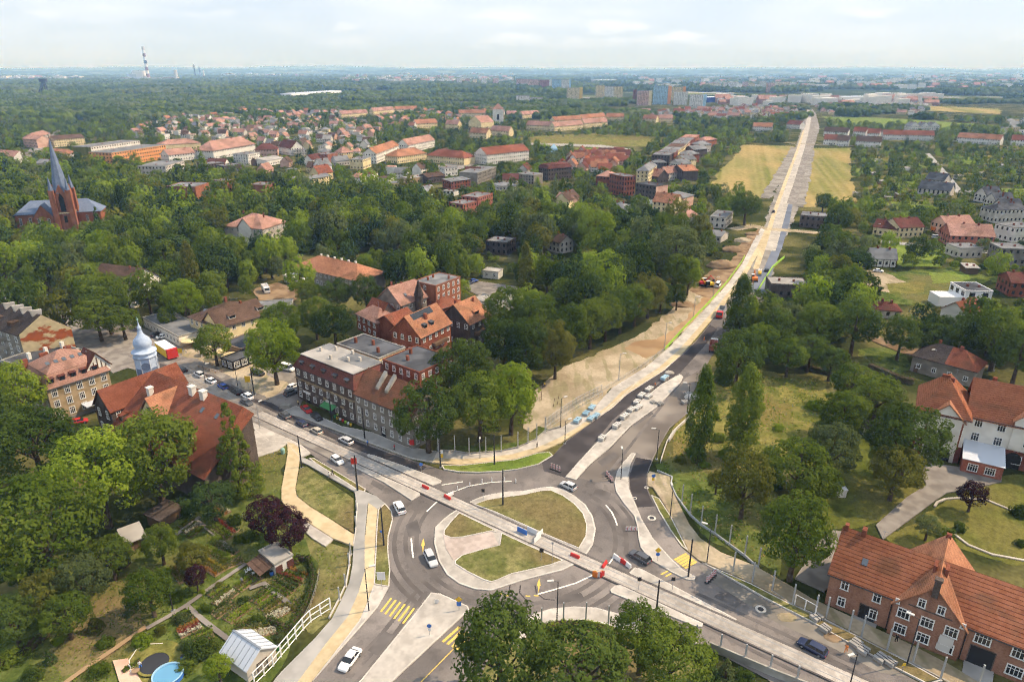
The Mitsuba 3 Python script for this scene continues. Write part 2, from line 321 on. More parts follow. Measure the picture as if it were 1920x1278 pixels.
sheet('lawn', 'shaded mown lawn between the poplar meadow and the clinic drive', area([(1525, 830), (1570, 790), (1660, 800), (1730, 870), (1740, 910), (1650, 975), (1560, 1000), (1500, 970)]), 'grass_lawn')
sheet('lawn', 'rough grass slope along the eastern footpath', area([(1232, 872), (1255, 850), (1330, 860), (1440, 900), (1480, 980), (1460, 1080), (1405, 1050), (1310, 1000), (1265, 930)]), 'grass_green')
sheet('lawn', 'lawn inside the ring of stones by the clinic', area([(1660, 1010), (1750, 950), (1880, 890), (1990, 880), (2020, 1040), (1900, 1060), (1800, 1030), (1760, 1070), (1680, 1030)]), 'grass_lawn')
sheet('lawn', 'sunny lawn in front of the half timbered cottage', area([(1660, 455), (1775, 460), (1790, 480), (1760, 500), (1690, 500), (1665, 490)]), 'grass_bright')
sheet('lawn', 'garden grass beside the white villa', area([(1630, 515), (1790, 500), (1860, 520), (1800, 560), (1720, 575), (1620, 560)]), 'grass_green')
sheet('lawn', 'lit grass clearing behind the cottage on the right', area([(1610, 655), (1690, 650), (1710, 690), (1670, 715), (1600, 700)]), 'grass_green')
sheet('dirt_yard', 'sandy yard by the half timbered cottage', area([(1600, 505), (1660, 510), (1700, 530), (1690, 550), (1640, 545), (1600, 530)]), 'sand')
sheet('lawn', 'garden grass of the allotments', area([(0, 1120), (170, 1040), (330, 960), (440, 920), (560, 960), (590, 1040), (600, 1130), (560, 1200), (470, 1330), (0, 1360)]), 'grass_green')
sheet('lawn', 'dry lawn of the lower garden', area([(85, 1225), (190, 1115), (250, 1120), (275, 1180), (190, 1240), (120, 1270)]), 'grass_dry')
sheet('lawn', 'grass beside the yellow path below the town hall', area([(440, 830), (520, 820), (540, 835), (533, 885), (527, 940), (480, 950), (430, 920)]), 'grass_green')
sheet('lawn', 'weedy bank between garden hedge and grey path', area([(560, 965), (620, 1010), (662, 1026), (656, 1095), (620, 1160), (590, 1190), (560, 1150), (600, 1080), (575, 1010)]), 'grass_dry')
sheet('lawn', 'weedy plot by the southern footpath', area([(1000, 1172), (1054, 1162), (1130, 1166), (1240, 1200), (1340, 1250), (1420, 1330), (850, 1350), (880, 1220)]), 'grass_dry')
sheet('playground_sand', 'pale sand of the small playground', smooth_area([(1000, 735), (1050, 722), (1056, 742), (1052, 772), (1020, 784), (1000, 782)]), 'gravel_white')
sheet('earthworks', 'bare sandy strip between the avenue trees and the new road', area([(985, 800), (1000, 735), (1052, 690), (1130, 660), (1190, 632), (1250, 590), (1290, 545), (1335, 512), (1390, 478), (1398, 486), (1391, 500), (1365, 535), (1330, 575), (1285, 620), (1248, 660), (1205, 694), (1148, 730), (1115, 765), (1050, 806), (1010, 824)]), 'sand')
sheet('earthworks', 'levelled brown sand patch at the avenue', smooth_area([(1168, 655), (1190, 640), (1232, 636), (1270, 612), (1330, 545), (1352, 540), (1300, 600), (1245, 655), (1215, 672)], 0, 1), 'sand_brown', .03)
sheet('earthworks', 'churned soil beside the viaduct ramp', area([(1290, 545), (1330, 510), (1370, 490), (1400, 440), (1432, 425), (1440, 440), (1420, 480), (1392, 500), (1366, 535), (1330, 560)]), 'soil', .03)
for i, (x, y, w, m) in enumerate(((1625, 320, 22, 'grass_bright'), (1665, 335, 26, 'grass_green'), (1700, 345, 20, 'grass_bright'), (1640, 350, 24, 'grass_field'), (1690, 310, 26, 'grass_green'), (1740, 310, 18, 'grass_bright'), (1640, 378, 26, 'grass_bright'), (1700, 385, 30, 'grass_bright'), (1650, 300, 26, 'grass_field'), (1790, 305, 24, 'grass_green'), (1830, 300, 30, 'grass_bright'), (1880, 330, 30, 'grass_green'), (1820, 330, 26, 'grass_field'), (1750, 385, 30, 'grass_green'), (1710, 290, 24, 'grass_field'), (1870, 298, 30, 'grass_field'), (1900, 360, 26, 'grass_bright'), (1400, 460, 0, ''), (1560, 470, 20, 'grass_field'), (1700, 540, 40, 'grass_field'), (1780, 520, 36, 'grass_bright'), (1890, 520, 36, 'grass_green'))):
    if w: setting('garden_plot', 'small grassy plot among the allotment trees', shape(MB().poly(rough(area([(x - w, y - w * .22), (x + w * .9, y - w * .26), (x + w, y + w * .25), (x - w * .9, y + w * .3)]), 2.5), lift(.02)), m))
# --- streets
sheet('street', 'pale street running past the church wood', area([(-40, 545), (0, 540), (120, 575), (230, 600), (330, 640), (350, 670), (330, 712), (290, 700), (200, 640), (120, 605), (0, 570), (-40, 565)]), 'pavers_dark', .03)
sheet('street', 'wide paved street corner between mansard tenement and shop', area([(120, 602), (230, 600), (300, 640), (330, 690), (290, 705), (240, 690), (212, 700), (130, 640)]), 'pavers_dark', .028)
sheet('plaza', 'paved square with parasols and kiosk', area([(280, 640), (340, 630), (420, 640), (480, 690), (560, 690), (560, 740), (478, 752), (400, 710), (330, 690)]), 'pavers_dark', .035)
sheet('plaza', 'bright paving along the square', area([(350, 645), (420, 660), (540, 720), (556, 745), (500, 745), (478, 735), (410, 690), (345, 668)]), 'sand', .045)
sheet('street', 'lane between corner tenement and square', area([(500, 752), (548, 720), (570, 742), (560, 772), (552, 800), (500, 780)]), 'asphalt', .05)
main_road = area([(250, 655), (330, 690), (400, 702), (478, 745), (510, 752), (556, 780), (620, 806), (700, 836), (770, 862), (806, 874), (830, 882), (861, 888), (897, 889), (940, 886), (971, 882), (1009, 873), (1035, 856), (1063, 826), (1105, 796), (1127, 777), (1169, 741), (1190, 720), (1253, 686), (1281, 663), (1306, 638), (1330, 608), (1350, 575), (1392, 540), (1437, 560), (1400, 590), (1345, 650), (1322, 690), (1300, 735), (1290, 775), (1256, 803), (1239, 832), (1225, 861), (1214, 889), (1213, 914), (1220, 931), (1235, 960), (1258, 998), (1277, 1026), (1309, 1053), (1350, 1076), (1392, 1101), (1434, 1124), (1476, 1146), (1520, 1168), (1562, 1192), (1604, 1215), (1650, 1240), (1700, 1268), (1760, 1300), (1760, 1420), (1600, 1420), (1440, 1275), (1340, 1222), (1250, 1180), (1158, 1152), (1117, 1141), (1075, 1139), (1033, 1143), (1000, 1153), (940, 1190), (905, 1260), (860, 1420), (520, 1500), (586, 1278), (670, 1184), (707, 1140), (730, 1102), (732, 1069), (728, 1030), (729, 1007), (737, 975), (735, 960), (722, 944), (705, 931), (684, 918), (602, 866), (583, 852), (566, 837), (528, 818), (488, 800), (470, 770), (420, 745), (350, 712), (290, 690), (240, 668)])
sheet('road', 'grey asphalt of the roundabout and its arms', main_road, 'asphalt', .055)
sheet('road', 'fresh black asphalt lane rising to the viaduct', area([(1016, 868), (1036, 856), (1064, 827), (1105, 797), (1128, 778), (1170, 742), (1191, 721), (1254, 687), (1282, 664), (1307, 639), (1331, 609), (1345, 618), (1320, 650), (1275, 700), (1240, 722), (1205, 750), (1170, 785), (1120, 830), (1086, 866), (1060, 896), (1020, 884)]), 'asphalt_new', .06)
sheet('road', 'dusty worn asphalt east of the pallets', area([(1086, 897), (1110, 870), (1145, 842), (1185, 800), (1235, 765), (1282, 712), (1318, 690), (1298, 735), (1288, 775), (1254, 803), (1237, 832), (1222, 861), (1190, 848), (1175, 872), (1172, 900), (1120, 905)]), 'asphalt_worn', .06)
sheet('road', 'dark new asphalt pocket behind the curved island', area([(1192, 858), (1222, 864), (1212, 890), (1211, 914), (1219, 934), (1228, 950), (1195, 952), (1182, 920), (1180, 894)]), 'asphalt_new', .0625)
sheet('road', 'dark street in front of the corner tenement', area([(300, 682), (395, 704), (476, 748), (510, 756), (556, 784), (640, 818), (700, 840), (800, 876), (780, 892), (690, 852), (640, 830), (590, 808), (540, 786), (470, 752), (390, 715), (300, 690)]), 'asphalt_new', .06)
sheet('road', 'dug up edge of the eastern street', area([(1310, 1062), (1350, 1078), (1434, 1126), (1520, 1170), (1604, 1217), (1700, 1270), (1650, 1262), (1560, 1215), (1450, 1165), (1380, 1120), (1330, 1090)]), 'gravel_grey', .06)
# unfinished dual road far away
bed = [(1392, 540), (1420, 472), (1440, 400), (1462, 338), (1490, 280), (1505, 236), (1509, 214), (1516, 203), (1522, 203), (1530, 214), (1537, 240), (1522, 290), (1507, 340), (1494, 400), (1458, 480), (1437, 560)]
road2 = sheet('road_bed', 'pale unfinished road running straight to the far estate', rough(smooth_area(bed, 0, 3), 1.4), 'gravel_grey', .05)
sheet('road', 'bluish new asphalt strip on the unfinished road', area([(1473, 383), (1486, 384), (1480, 420), (1466, 465), (1452, 500), (1434, 552), (1400, 545), (1432, 505), (1450, 462), (1465, 425)]), 'asphalt_blue', .06)
sheet('road', 'pale dusty carriageway of the unfinished road', ribbon([(1440, 470), (1460, 405), (1482, 335), (1500, 285), (1512, 245), (1517, 222), (1516, 204)], 7.5), 'gravel_white', .062)
sheet('road', 'distant grey half of the unfinished road', ribbon([(1484, 382), (1500, 332), (1513, 285), (1523, 245), (1524, 224)], 6.5), 'pavers_dark', .06)
sheet('cycle_path', 'yellow cycle path along the unfinished road', ribbon([(1417, 505), (1434, 455), (1455, 390), (1475, 335), (1494, 285), (1507, 245)], 2.6), 'pavers_yellow', .07)
sheet('side_strip', 'grey service strip left of the unfinished road', ribbon([(1436, 372), (1465, 322), (1489, 276)], 8), 'gravel_grey', .04)
sheet('side_strip', 'grey service strip right of the unfinished road', ribbon([(1499, 388), (1511, 330), (1521, 282)], 7), 'gravel_grey', .04)
sheet('side_road', 'pale crossroad by the dark brick house', ribbon([(1372, 431), (1410, 424), (1440, 430), (1500, 434), (1560, 440), (1600, 446)], 8), 'sand', .055)
sheet('side_road', 'pale village street past the brown roofed houses', ribbon([(1590, 444), (1640, 452), (1760, 464), (1900, 478)], 7), 'pavers_grey', .05)
sheet('side_road', 'straight lane between the allotments on the right', ribbon([(1738, 288), (1770, 325), (1800, 362)], 6), 'pavers_grey', .05)
sheet('side_road', 'pale street crossing the fields', ribbon([(1470, 268), (1520, 271), (1600, 274), (1640, 277)], 8), 'sand', .052)
sheet('side_road', 'country road behind the green field', ribbon([(1790, 243), (1860, 247), (1930, 250)], 8), 'sand', .05)
sheet('side_road', 'main street receding beyond the church spire', ribbon([(25, 312), (60, 285), (95, 262), (115, 245)], 13), 'pavers_dark', .05)
sheet('side_road', 'car park lane by the long orange roofed barracks', area([(815, 312), (870, 300), (905, 296), (912, 302), (870, 316), (840, 322)]), 'pavers_dark', .05)
sheet('yard', 'concrete yard with parked cars behind the brick houses', area([(868, 540), (900, 528), (985, 540), (960, 560), (900, 556)]), 'pavers_dark', .05)
sheet('yard', 'dirt yard with a truck behind the cream house', area([(470, 545), (520, 530), (570, 545), (540, 580), (500, 580)]), 'soil', .05)
# --- footpaths and islands
K = 'concrete'
northpath = [(822, 847), (853, 848), (878, 853), (940, 848), (971, 841), (1003, 827), (1021, 811), (1053, 803), (1118, 761), (1148, 728), (1211, 689), (1254, 653), (1300, 604), (1330, 572), (1366, 531), (1391, 496), (1397, 484), (1413, 452), (1427, 428)]
nmid = [(1434, 432), (1420, 462), (1404, 490), (1399, 500), (1376, 536), (1343, 577), (1316, 608), (1272, 658), (1233, 692), (1165, 736), (1138, 763), (1082, 803), (1045, 824), (1010, 839), (960, 853), (905, 860), (860, 862), (815, 860)]
nout = [(810, 868), (862, 873), (908, 868), (965, 862), (1012, 848), (1050, 832), (1090, 806), (1148, 765), (1176, 739), (1246, 694), (1283, 660), (1328, 608), (1354, 578), (1386, 537), (1406, 504), (1411, 494), (1427, 468), (1441, 436)]
slab('footpath', 'pale footpath climbing along the new northern road', area(northpath + nmid), 'pavers_white', .13)
slab('cycle_path', 'yellow cycle path climbing along the new northern road', area(nmid[::-1] + nout[::-1]), 'pavers_yellow', .13)
slab('verge', 'narrow grassy kerb strip beside the yellow cycle path', area([(1330, 608), (1307, 637), (1282, 662), (1254, 686), (1191, 720), (1170, 741), (1128, 776), (1106, 795), (1064, 825), (1052, 832), (1090, 806), (1148, 766), (1176, 740), (1246, 695), (1283, 661)]), 'grass_green', .12, K)
slab('verge', 'sickle of grass north of the roundabout', area([(828, 873), (861, 874), (908, 869), (965, 863), (1010, 850), (1030, 849), (1037, 855), (1009, 872), (971, 881), (940, 885), (897, 887), (861, 886), (832, 881)]), 'grass_bright', .13, K)
slab('verge', 'grass strip behind the noise barrier posts', area([(830, 836), (900, 838), (970, 830), (1010, 800), (1030, 806), (1005, 824), (971, 838), (940, 845), (878, 849), (830, 844)]), 'grass_green', .1)
slab('plaza', 'grey pavement in front of the corner tenement', area([(525, 775), (555, 762), (640, 800), (700, 812), (760, 838), (822, 848), (812, 868), (770, 860), (700, 834), (620, 804), (560, 782)]), 'pavers_grey', .12, K)
slab('footpath', 'pale pavement below the town hall', area([(440, 752), (475, 762), (490, 790), (530, 818), (566, 836), (583, 851), (562, 860), (538, 832), (505, 828), (470, 800), (440, 775)]), 'pavers_white', .12, K)
slab('terrace', 'pale paving at the corner of the town hall', area([(480, 800), (520, 815), (540, 832), (520, 846), (470, 862), (420, 890), (410, 870), (470, 835)]), 'pavers_white', .11)
slab('cycle_path', 'curved yellow cycle path west of the roundabout', area([(538, 830), (540, 849), (534, 885), (528, 918), (528, 939), (536, 952), (570, 975), (625, 1011), (663, 1025), (686, 1026), (686, 1006), (661, 1002), (623, 977), (581, 951), (557, 932), (554, 917), (560, 880), (564, 843), (552, 834)]), 'pavers_yellow', .13)
slab('footpath', 'grey slab path along the western arm', area([(562, 858), (576, 862), (591, 869), (670, 920), (690, 925), (706, 932), (722, 945), (708, 956), (690, 944), (684, 1007), (684, 1031), (684, 1073), (673, 1111), (653, 1157), (611, 1209), (560, 1278), (520, 1340), (470, 1340), (514, 1278), (527, 1262), (590, 1199), (623, 1161), (640, 1127), (655, 1094), (661, 1062), (663, 1029), (665, 1003), (669, 948), (665, 923), (576, 872), (562, 866)]), 'pavers_grey', .135)
slab('cycle_path', 'straight yellow cycle path along the western kerb', area([(691, 944), (708, 956), (705, 990), (703, 1035), (701, 1098), (686, 1136), (674, 1165), (586, 1278), (540, 1340), (520, 1340), (560, 1278), (611, 1209), (653, 1157), (673, 1111), (684, 1073), (684, 1031), (685, 1007)]), 'pavers_yellow', .13)
slab('footpath', 'pale kerb apron at the western crossing', area([(701, 1098), (729, 1103), (708, 1140), (670, 1184), (586, 1279), (674, 1165), (687, 1136)]), 'pavers_white', .125, K)
slab('verge', 'triangle of dry grass between the western paths', area([(562, 880), (575, 876), (663, 936), (663, 1000), (625, 977), (582, 950), (558, 931), (555, 917)]), 'grass_dry', .11)
slab('verge', 'long grass strip beside the western arm', area([(579, 860), (589, 860), (686, 918), (684, 924), (670, 920), (592, 870)]), 'grass_dry', .11, K)
slab('verge', 'dry grass strip between yellow path and western kerb', area([(709, 957), (722, 945), (735, 960), (737, 975), (729, 1007), (728, 1030), (732, 1069), (730, 1102), (701, 1097), (704, 1035), (706, 990)]), 'grass_dry', .12, K)
slab('terrace', 'white paving patch under the copper tree', area([(568, 976), (625, 1012), (611, 1026), (604, 1022), (585, 1010), (570, 996)]), 'pavers_white', .12)
slab('footpath', 'pale curved pavement south of the roundabout', smooth_area([(960, 1195), (1000, 1153), (1033, 1143), (1075, 1139), (1117, 1141), (1158, 1152), (1250, 1182), (1250, 1210), (1158, 1178), (1127, 1169), (1096, 1164), (1054, 1165), (1001, 1178), (970, 1215)], 0, .3), 'pavers_white', .13, K)
slab('footpath', 'beige footpath along the eastern street', area([(1218, 885), (1256, 895), (1258, 914), (1267, 935), (1292, 984), (1313, 1011), (1351, 1037), (1412, 1061), (1475, 1096), (1520, 1123), (1633, 1176), (1709, 1211), (1782, 1249), (1840, 1285), (1900, 1330), (1860, 1330), (1765, 1275), (1709, 1244), (1646, 1212), (1583, 1179), (1520, 1147), (1476, 1130), (1408, 1094), (1320, 1055), (1310, 1052), (1277, 1025), (1258, 998), (1290, 1034), (1286, 1024), (1258, 968), (1237, 934), (1224, 915), (1214, 912), (1214, 890)]), 'sand', .13)
slab('verge', 'olive grass strip between eastern path and kerb', area([(1220, 929), (1236, 936), (1258, 970), (1286, 1026), (1290, 1034), (1278, 1026), (1258, 998), (1235, 960)]), 'grass_dry', .12, K)
slab('verge', 'mown strip along the digging at the eastern street', area([(1316, 1056), (1408, 1096), (1476, 1131), (1520, 1149), (1583, 1181), (1646, 1214), (1709, 1246), (1765, 1277), (1740, 1285), (1650, 1239), (1604, 1214), (1520, 1167), (1434, 1123), (1350, 1075)]), 'grass_dry', .11, K)
slab('drive', 'grey gravel drive between school and clinic', area([(1642, 985), (1655, 1012), (1668, 1003), (1721, 963), (1744, 946), (1774, 925), (1837, 914), (1877, 904), (1880, 880), (1816, 878), (1742, 870), (1723, 884), (1737, 910), (1700, 933)]), 'pavers_dark', .06)
slab('drive', 'paved yard at the school gable', area([(1490, 1085), (1540, 1010), (1560, 995), (1600, 1000), (1580, 1080), (1545, 1110)]), 'pavers_dark', .05)
slab('drive', 'dirt track behind the hip roofed cottage', ribbon([(1600, 612), (1650, 640), (1700, 660), (1760, 660), (1850, 690)], 5), 'soil', .04)
slab('traffic_island', 'triangular white island in the southern arm', area([(808, 1113), (826, 1115), (877, 1138), (880, 1145), (760, 1257), (640, 1370), (560, 1370), (676, 1278), (780, 1150)]), 'pavers_white', .14, K)
slab('traffic_island', 'long white median carrying pallets of paving stones', area([(1060, 896), (1080, 901), (1106, 872), (1142, 842), (1182, 800), (1230, 765), (1275, 720), (1281, 708), (1275, 703), (1240, 722), (1205, 750), (1170, 785), (1120, 830), (1086, 866)]), 'pavers_white', .14, K)
slab('traffic_island', 'tall curved island east of the roundabout', area([(1192, 852), (1182, 872), (1178, 893), (1179, 918), (1191, 946), (1203, 975), (1224, 1011), (1256, 1047), (1280, 1070), (1304, 1083), (1302, 1090), (1287, 1088), (1260, 1075), (1218, 1050), (1201, 1028), (1197, 1011), (1195, 990), (1189, 969), (1167, 942), (1155, 923), (1152, 906), (1157, 885), (1167, 870), (1184, 851)]), 'pavers_white', .14, K)
slab('traffic_island', 'narrow white tram refuge nearest the corner tenement', area([(690, 853), (700, 855), (760, 876), (816, 897), (828, 903), (826, 907), (811, 912), (760, 889), (688, 858)]), 'pavers_white', .14, K)
slab('traffic_island', 'pointed white tram refuge west of the roundabout', area([(659, 871), (666, 868), (720, 896), (787, 925), (788, 930), (772, 940), (720, 906), (661, 876)]), 'pavers_white', .14, K)
slab('traffic_island', 'long white wedge beside the eastern tram track', area([(1180, 1075), (1190, 1066), (1203, 1069), (1381, 1163), (1379, 1167), (1366, 1165), (1182, 1079)]), 'pavers_white', .14, K)
slab('traffic_island', 'lower white refuge beside the eastern tram track', area([(1144, 1108), (1153, 1100), (1163, 1099), (1318, 1171), (1316, 1177), (1304, 1176), (1146, 1113)]), 'pavers_white', .14, K)
ring = smooth_area([(816, 990), (814, 1020), (823, 1054), (838, 1079), (861, 1096), (890, 1106), (921, 1109), (949, 1100), (980, 1090), (1022, 1079), (1054, 1071), (1072, 1062), (1095, 1048), (1112, 1022), (1117, 994), (1111, 969), (1098, 948), (1077, 931), (1056, 919), (1033, 914), (1013, 916), (982, 922), (944, 924), (908, 931), (887, 939), (861, 954), (836, 971)], 0, 1.0)
slab('roundabout_apron', 'pale paved apron ring of the roundabout', ring, 'pavers_white', .1, K, .3)
slab('roundabout_lawn', 'northern lawn half of the roundabout', area([(888, 948), (912, 939), (944, 934), (982, 929), (1013, 922), (1033, 921), (1056, 931), (1077, 946), (1094, 965), (1101, 986), (1100, 1007), (1086, 1031), (1035, 1010), (992, 991), (929, 963)]), 'grass_dry', .2, K)
slab('roundabout_lawn', 'small western lawn of the roundabout', area([(861, 963), (845, 980), (832, 997), (832, 1006), (845, 1011), (866, 1010), (923, 998), (931, 1000), (929, 996)]), 'grass_dry', .2, K)
slab('roundabout_lawn', 'southern lawn of the roundabout', area([(853, 1060), (877, 1075), (907, 1090), (921, 1094), (932, 1091), (959, 1079), (991, 1072), (1033, 1062), (1057, 1053), (994, 1026), (940, 1001), (936, 1024), (896, 1034), (866, 1043), (853, 1054)]), 'grass_dry', .2, K)
slab('roundabout_pad', 'pinkish paved pad inside the roundabout', area([(830, 1000), (845, 1012), (866, 1011), (923, 999), (934, 1023), (896, 1034), (866, 1043), (850, 1053), (836, 1030)]), 'pavers_pink', .17)
# --- tram track
trk = [(484, 777), (590, 825), (760, 902), (920, 975), (1140, 1075), (1540, 1255), (1800, 1372)]
tl = LineString([at2(p) for p in trk])
track = slab('tram_track', 'pale concrete tram track crossing the roundabout', tl.buffer(1.5, cap_style=2), 'track_slab', .13); zt = .13 + _layer[0]
for o in (-.72, .72): part(track, 'rail', shape(MB().prism(tl.parallel_offset(abs(o), 'left' if o < 0 else 'right').buffer(.075, cap_style=2), .1, zt + .015), 'steel_grey'))
for s, w in (('left', .28), ('right', .16)): part(track, 'edge_gap', shape(MB().prism(tl.parallel_offset(1.51 + w, s).buffer(w, cap_style=2), -.02, zt + .008), 'asphalt_patch'))
street_track = sheet('tram_bed', 'worn paved tram bed in the old street', ribbon([(330, 690), (400, 735), (484, 780), (600, 832), (660, 862)], 6.5), 'pavers_dark', .066)
for o in (-2.3, -.85, .85, 2.3): part(street_track, 'rail', shape(MB().prism(LineString(line_w([(330, 690), (400, 735), (484, 780), (600, 832)])).parallel_offset(abs(o), 'left' if o < 0 else 'right').buffer(.06, cap_style=2), .0, .082 + _layer[0] + .0), 'steel_grey'))
# --- markings: each stripe is a piece of its own
marks = setting('road_marking', 'yellow and white lines painted on the junction', shape(MB().poly(ribbon([(872, 1191), (850, 1218), (789, 1280), (740, 1330)], .16), .215), 'marking_yellow'))
def stripes(p0, p1, q0, q1, n, w, m='marking_yellow'):
    a0, a1, b0, b1 = (at2(p) for p in (p0, p1, q0, q1))
    for i in range(n):
        t = (i + .5) / n; c, d = a0 + (b0 - a0) * t, a1 + (b1 - a1) * t
        part(marks, 'crossing_stripe', shape(MB().poly(LineString([c, d]).buffer(w / 2, cap_style=2), .217), m))
stripes((826, 1202), (858, 1174), (870, 1226), (895, 1196), 5, .5)
stripes((710, 1146), (730, 1120), (760, 1172), (781, 1143), 6, .4)
stripes((1262, 1049), (1285, 1037), (1286, 1068), (1308, 1055), 5, .55)
stripes((1235, 1076), (1249, 1069), (1252, 1084), (1262, 1078), 2, .35)
for pts in ([(771, 1010), (773, 1033), (775, 1047)], [(1136, 948), (1147, 961), (1154, 976), (1157, 986)], [(1008, 1115), (1040, 1106), (1080, 1094), (1116, 1077)], [(800, 960), (822, 939)], [(846, 924), (880, 912), (920, 905), (960, 903)], [(1142, 1058), (1150, 1046)], [(828, 910), (868, 904)]):
    part(marks, 'line', shape(MB().poly(ribbon(pts, .32), .218), 'marking_white'))
for p in ((932, 1113), (948, 1117), (985, 1118), (1001, 1117)): part(marks, 'dash', shape(MB().poly(ribbon([p, (p[0] + 9, p[1] + 1)], .3), .218), 'marking_yellow'))
for (x, y) in ((1011, 1099), (794, 1024)): part(marks, 'arrow', shape(MB().poly(area([(x, y - 14), (x + 3, y), (x + 1, y), (x - 1, y + 14), (x - 3, y), (x - 5, y)]), .218), 'marking_yellow'))
# repairs and wheel tracks on the asphalt
for pts in ([(1040, 1120), (1090, 1112), (1096, 1124), (1046, 1133)], [(925, 1135), (960, 1132), (968, 1146), (930, 1150)], [(760, 985), (782, 975), (790, 1000), (766, 1008)], [(1118, 915), (1146, 925), (1140, 940), (1110, 930)], [(1290, 1120), (1330, 1140), (1318, 1152), (1280, 1130)], [(1400, 1180), (1470, 1212), (1460, 1224), (1392, 1192)], [(1350, 1110), (1392, 1128), (1380, 1140), (1338, 1120)], [(690, 1220), (722, 1184), (740, 1192), (708, 1230)], [(1180, 790), (1215, 768), (1226, 776), (1190, 800)], [(1120, 866), (1150, 848), (1160, 856), (1130, 876)], [(700, 900), (722, 912), (716, 920), (694, 908)], [(1560, 1246), (1620, 1274), (1606, 1284), (1548, 1256)]):
    part(marks, 'patch', shape(MB().poly(area(pts), .205), 'asphalt_patch'))
rc = np.array(ring.centroid.coords[0])
for r in (20.2, 22.4, 24.6, 26.6): part(marks, 'wheel_track', shape(MB().poly(LineString([rc + r * np.array([math.cos(a), math.sin(a)]) for a in np.linspace(2.75, 6.9, 40)]).buffer(.45, cap_style=2).intersection(main_road).difference(unary_union([ring.buffer(1)])), .2), 'asphalt_tracked'))
for pts in ([(800, 1110), (740, 1190), (640, 1300)], [(780, 1110), (715, 1190), (610, 1300)], [(1300, 1110), (1450, 1180), (1640, 1270)], [(1240, 1130), (1400, 1215), (1500, 1265)], [(1080, 880), (1150, 790), (1250, 705)], [(1140, 890), (1210, 800), (1290, 700)]): part(marks, 'wheel_track', shape(MB().poly(ribbon(pts, .8), .203), 'asphalt_tracked'))
# rings of manholes
for i, (x, y, r) in enumerate(((1222, 972, .9), (1426, 1143, .95), (1190, 935, .5), (1212, 915, .5), (852, 1137, .5), (768, 1231, .5))):
    c = at2((x, y)); rg = Point(c).buffer(r)
    k = one('manhole', shape(MB().prism(rg, .1, .235), 'concrete'), ['white ringed manhole beside the curved island', 'white ringed manhole on the dug up eastern street', 'small manhole on the curved island pocket', 'small manhole in the dark asphalt pocket', 'small manhole near the tip of the southern island', 'small manhole in the middle of the southern island'][i], 'manhole')
    part(k, 'lid', shape(MB().prism(Point(c).buffer(r * .55), .1, .245), 'steel_dark'))
# tyre marks are stains on the asphalt
for i, pts in enumerate(([(958, 1090), (955, 1105), (962, 1118), (975, 1128)], [(976, 1098), (974, 1112), (985, 1124), (1000, 1130)], [(1003, 1098), (1006, 1112), (1020, 1124), (1040, 1126)])):
    part(marks, 'tyre_mark', shape(MB().poly(ribbon(pts, .22), .2165), 'asphalt_new'))
# ------------------------------------------------------------------ buildings
FOOT = []          # footprints (Polygon, clearance towards the camera) that no tree may stand on
_win = {}
def window_shapes(w, h, kind):
    key = (round(w, 2), round(h, 2), kind)
    if key in _win: return _win[key]
    fr, gl = MB(), MB(); t = .09
    if kind == 'arch': h2 = h - .12
    fr.box(-w / 2 - t, -w / 2 + t, -.09, .03, -t, h + t); fr.box(w / 2 - t, w / 2 + t, -.09, .03, -t, h + t)
    fr.box(-w / 2 + t, w / 2 - t, -.088, .03, h - t, h + t); fr.box(-w / 2 - t * 1.6, w / 2 + t * 1.6, -.16, .03, -t * 1.6, -.001)
    n = 1 if w < 1.25 else 2 if w < 1.9 else 3
    for i in range(n): x = -w / 2 + w * (i + 1) / (n + 1) if n > 1 else 0; fr.box(x - .05, x + .05, -.08, .03, 0, h - t)
    fr.box(-w / 2 + t, w / 2 - t, -.076, .03, h * .64, h * .64 + .09)
    gl.box(-w / 2 + .02, w / 2 - .02, -.025, .02, .02, h - .02)
    _win[key] = (shape(fr, 'frame_white'), shape(gl, 'glass_dark')); return _win[key]
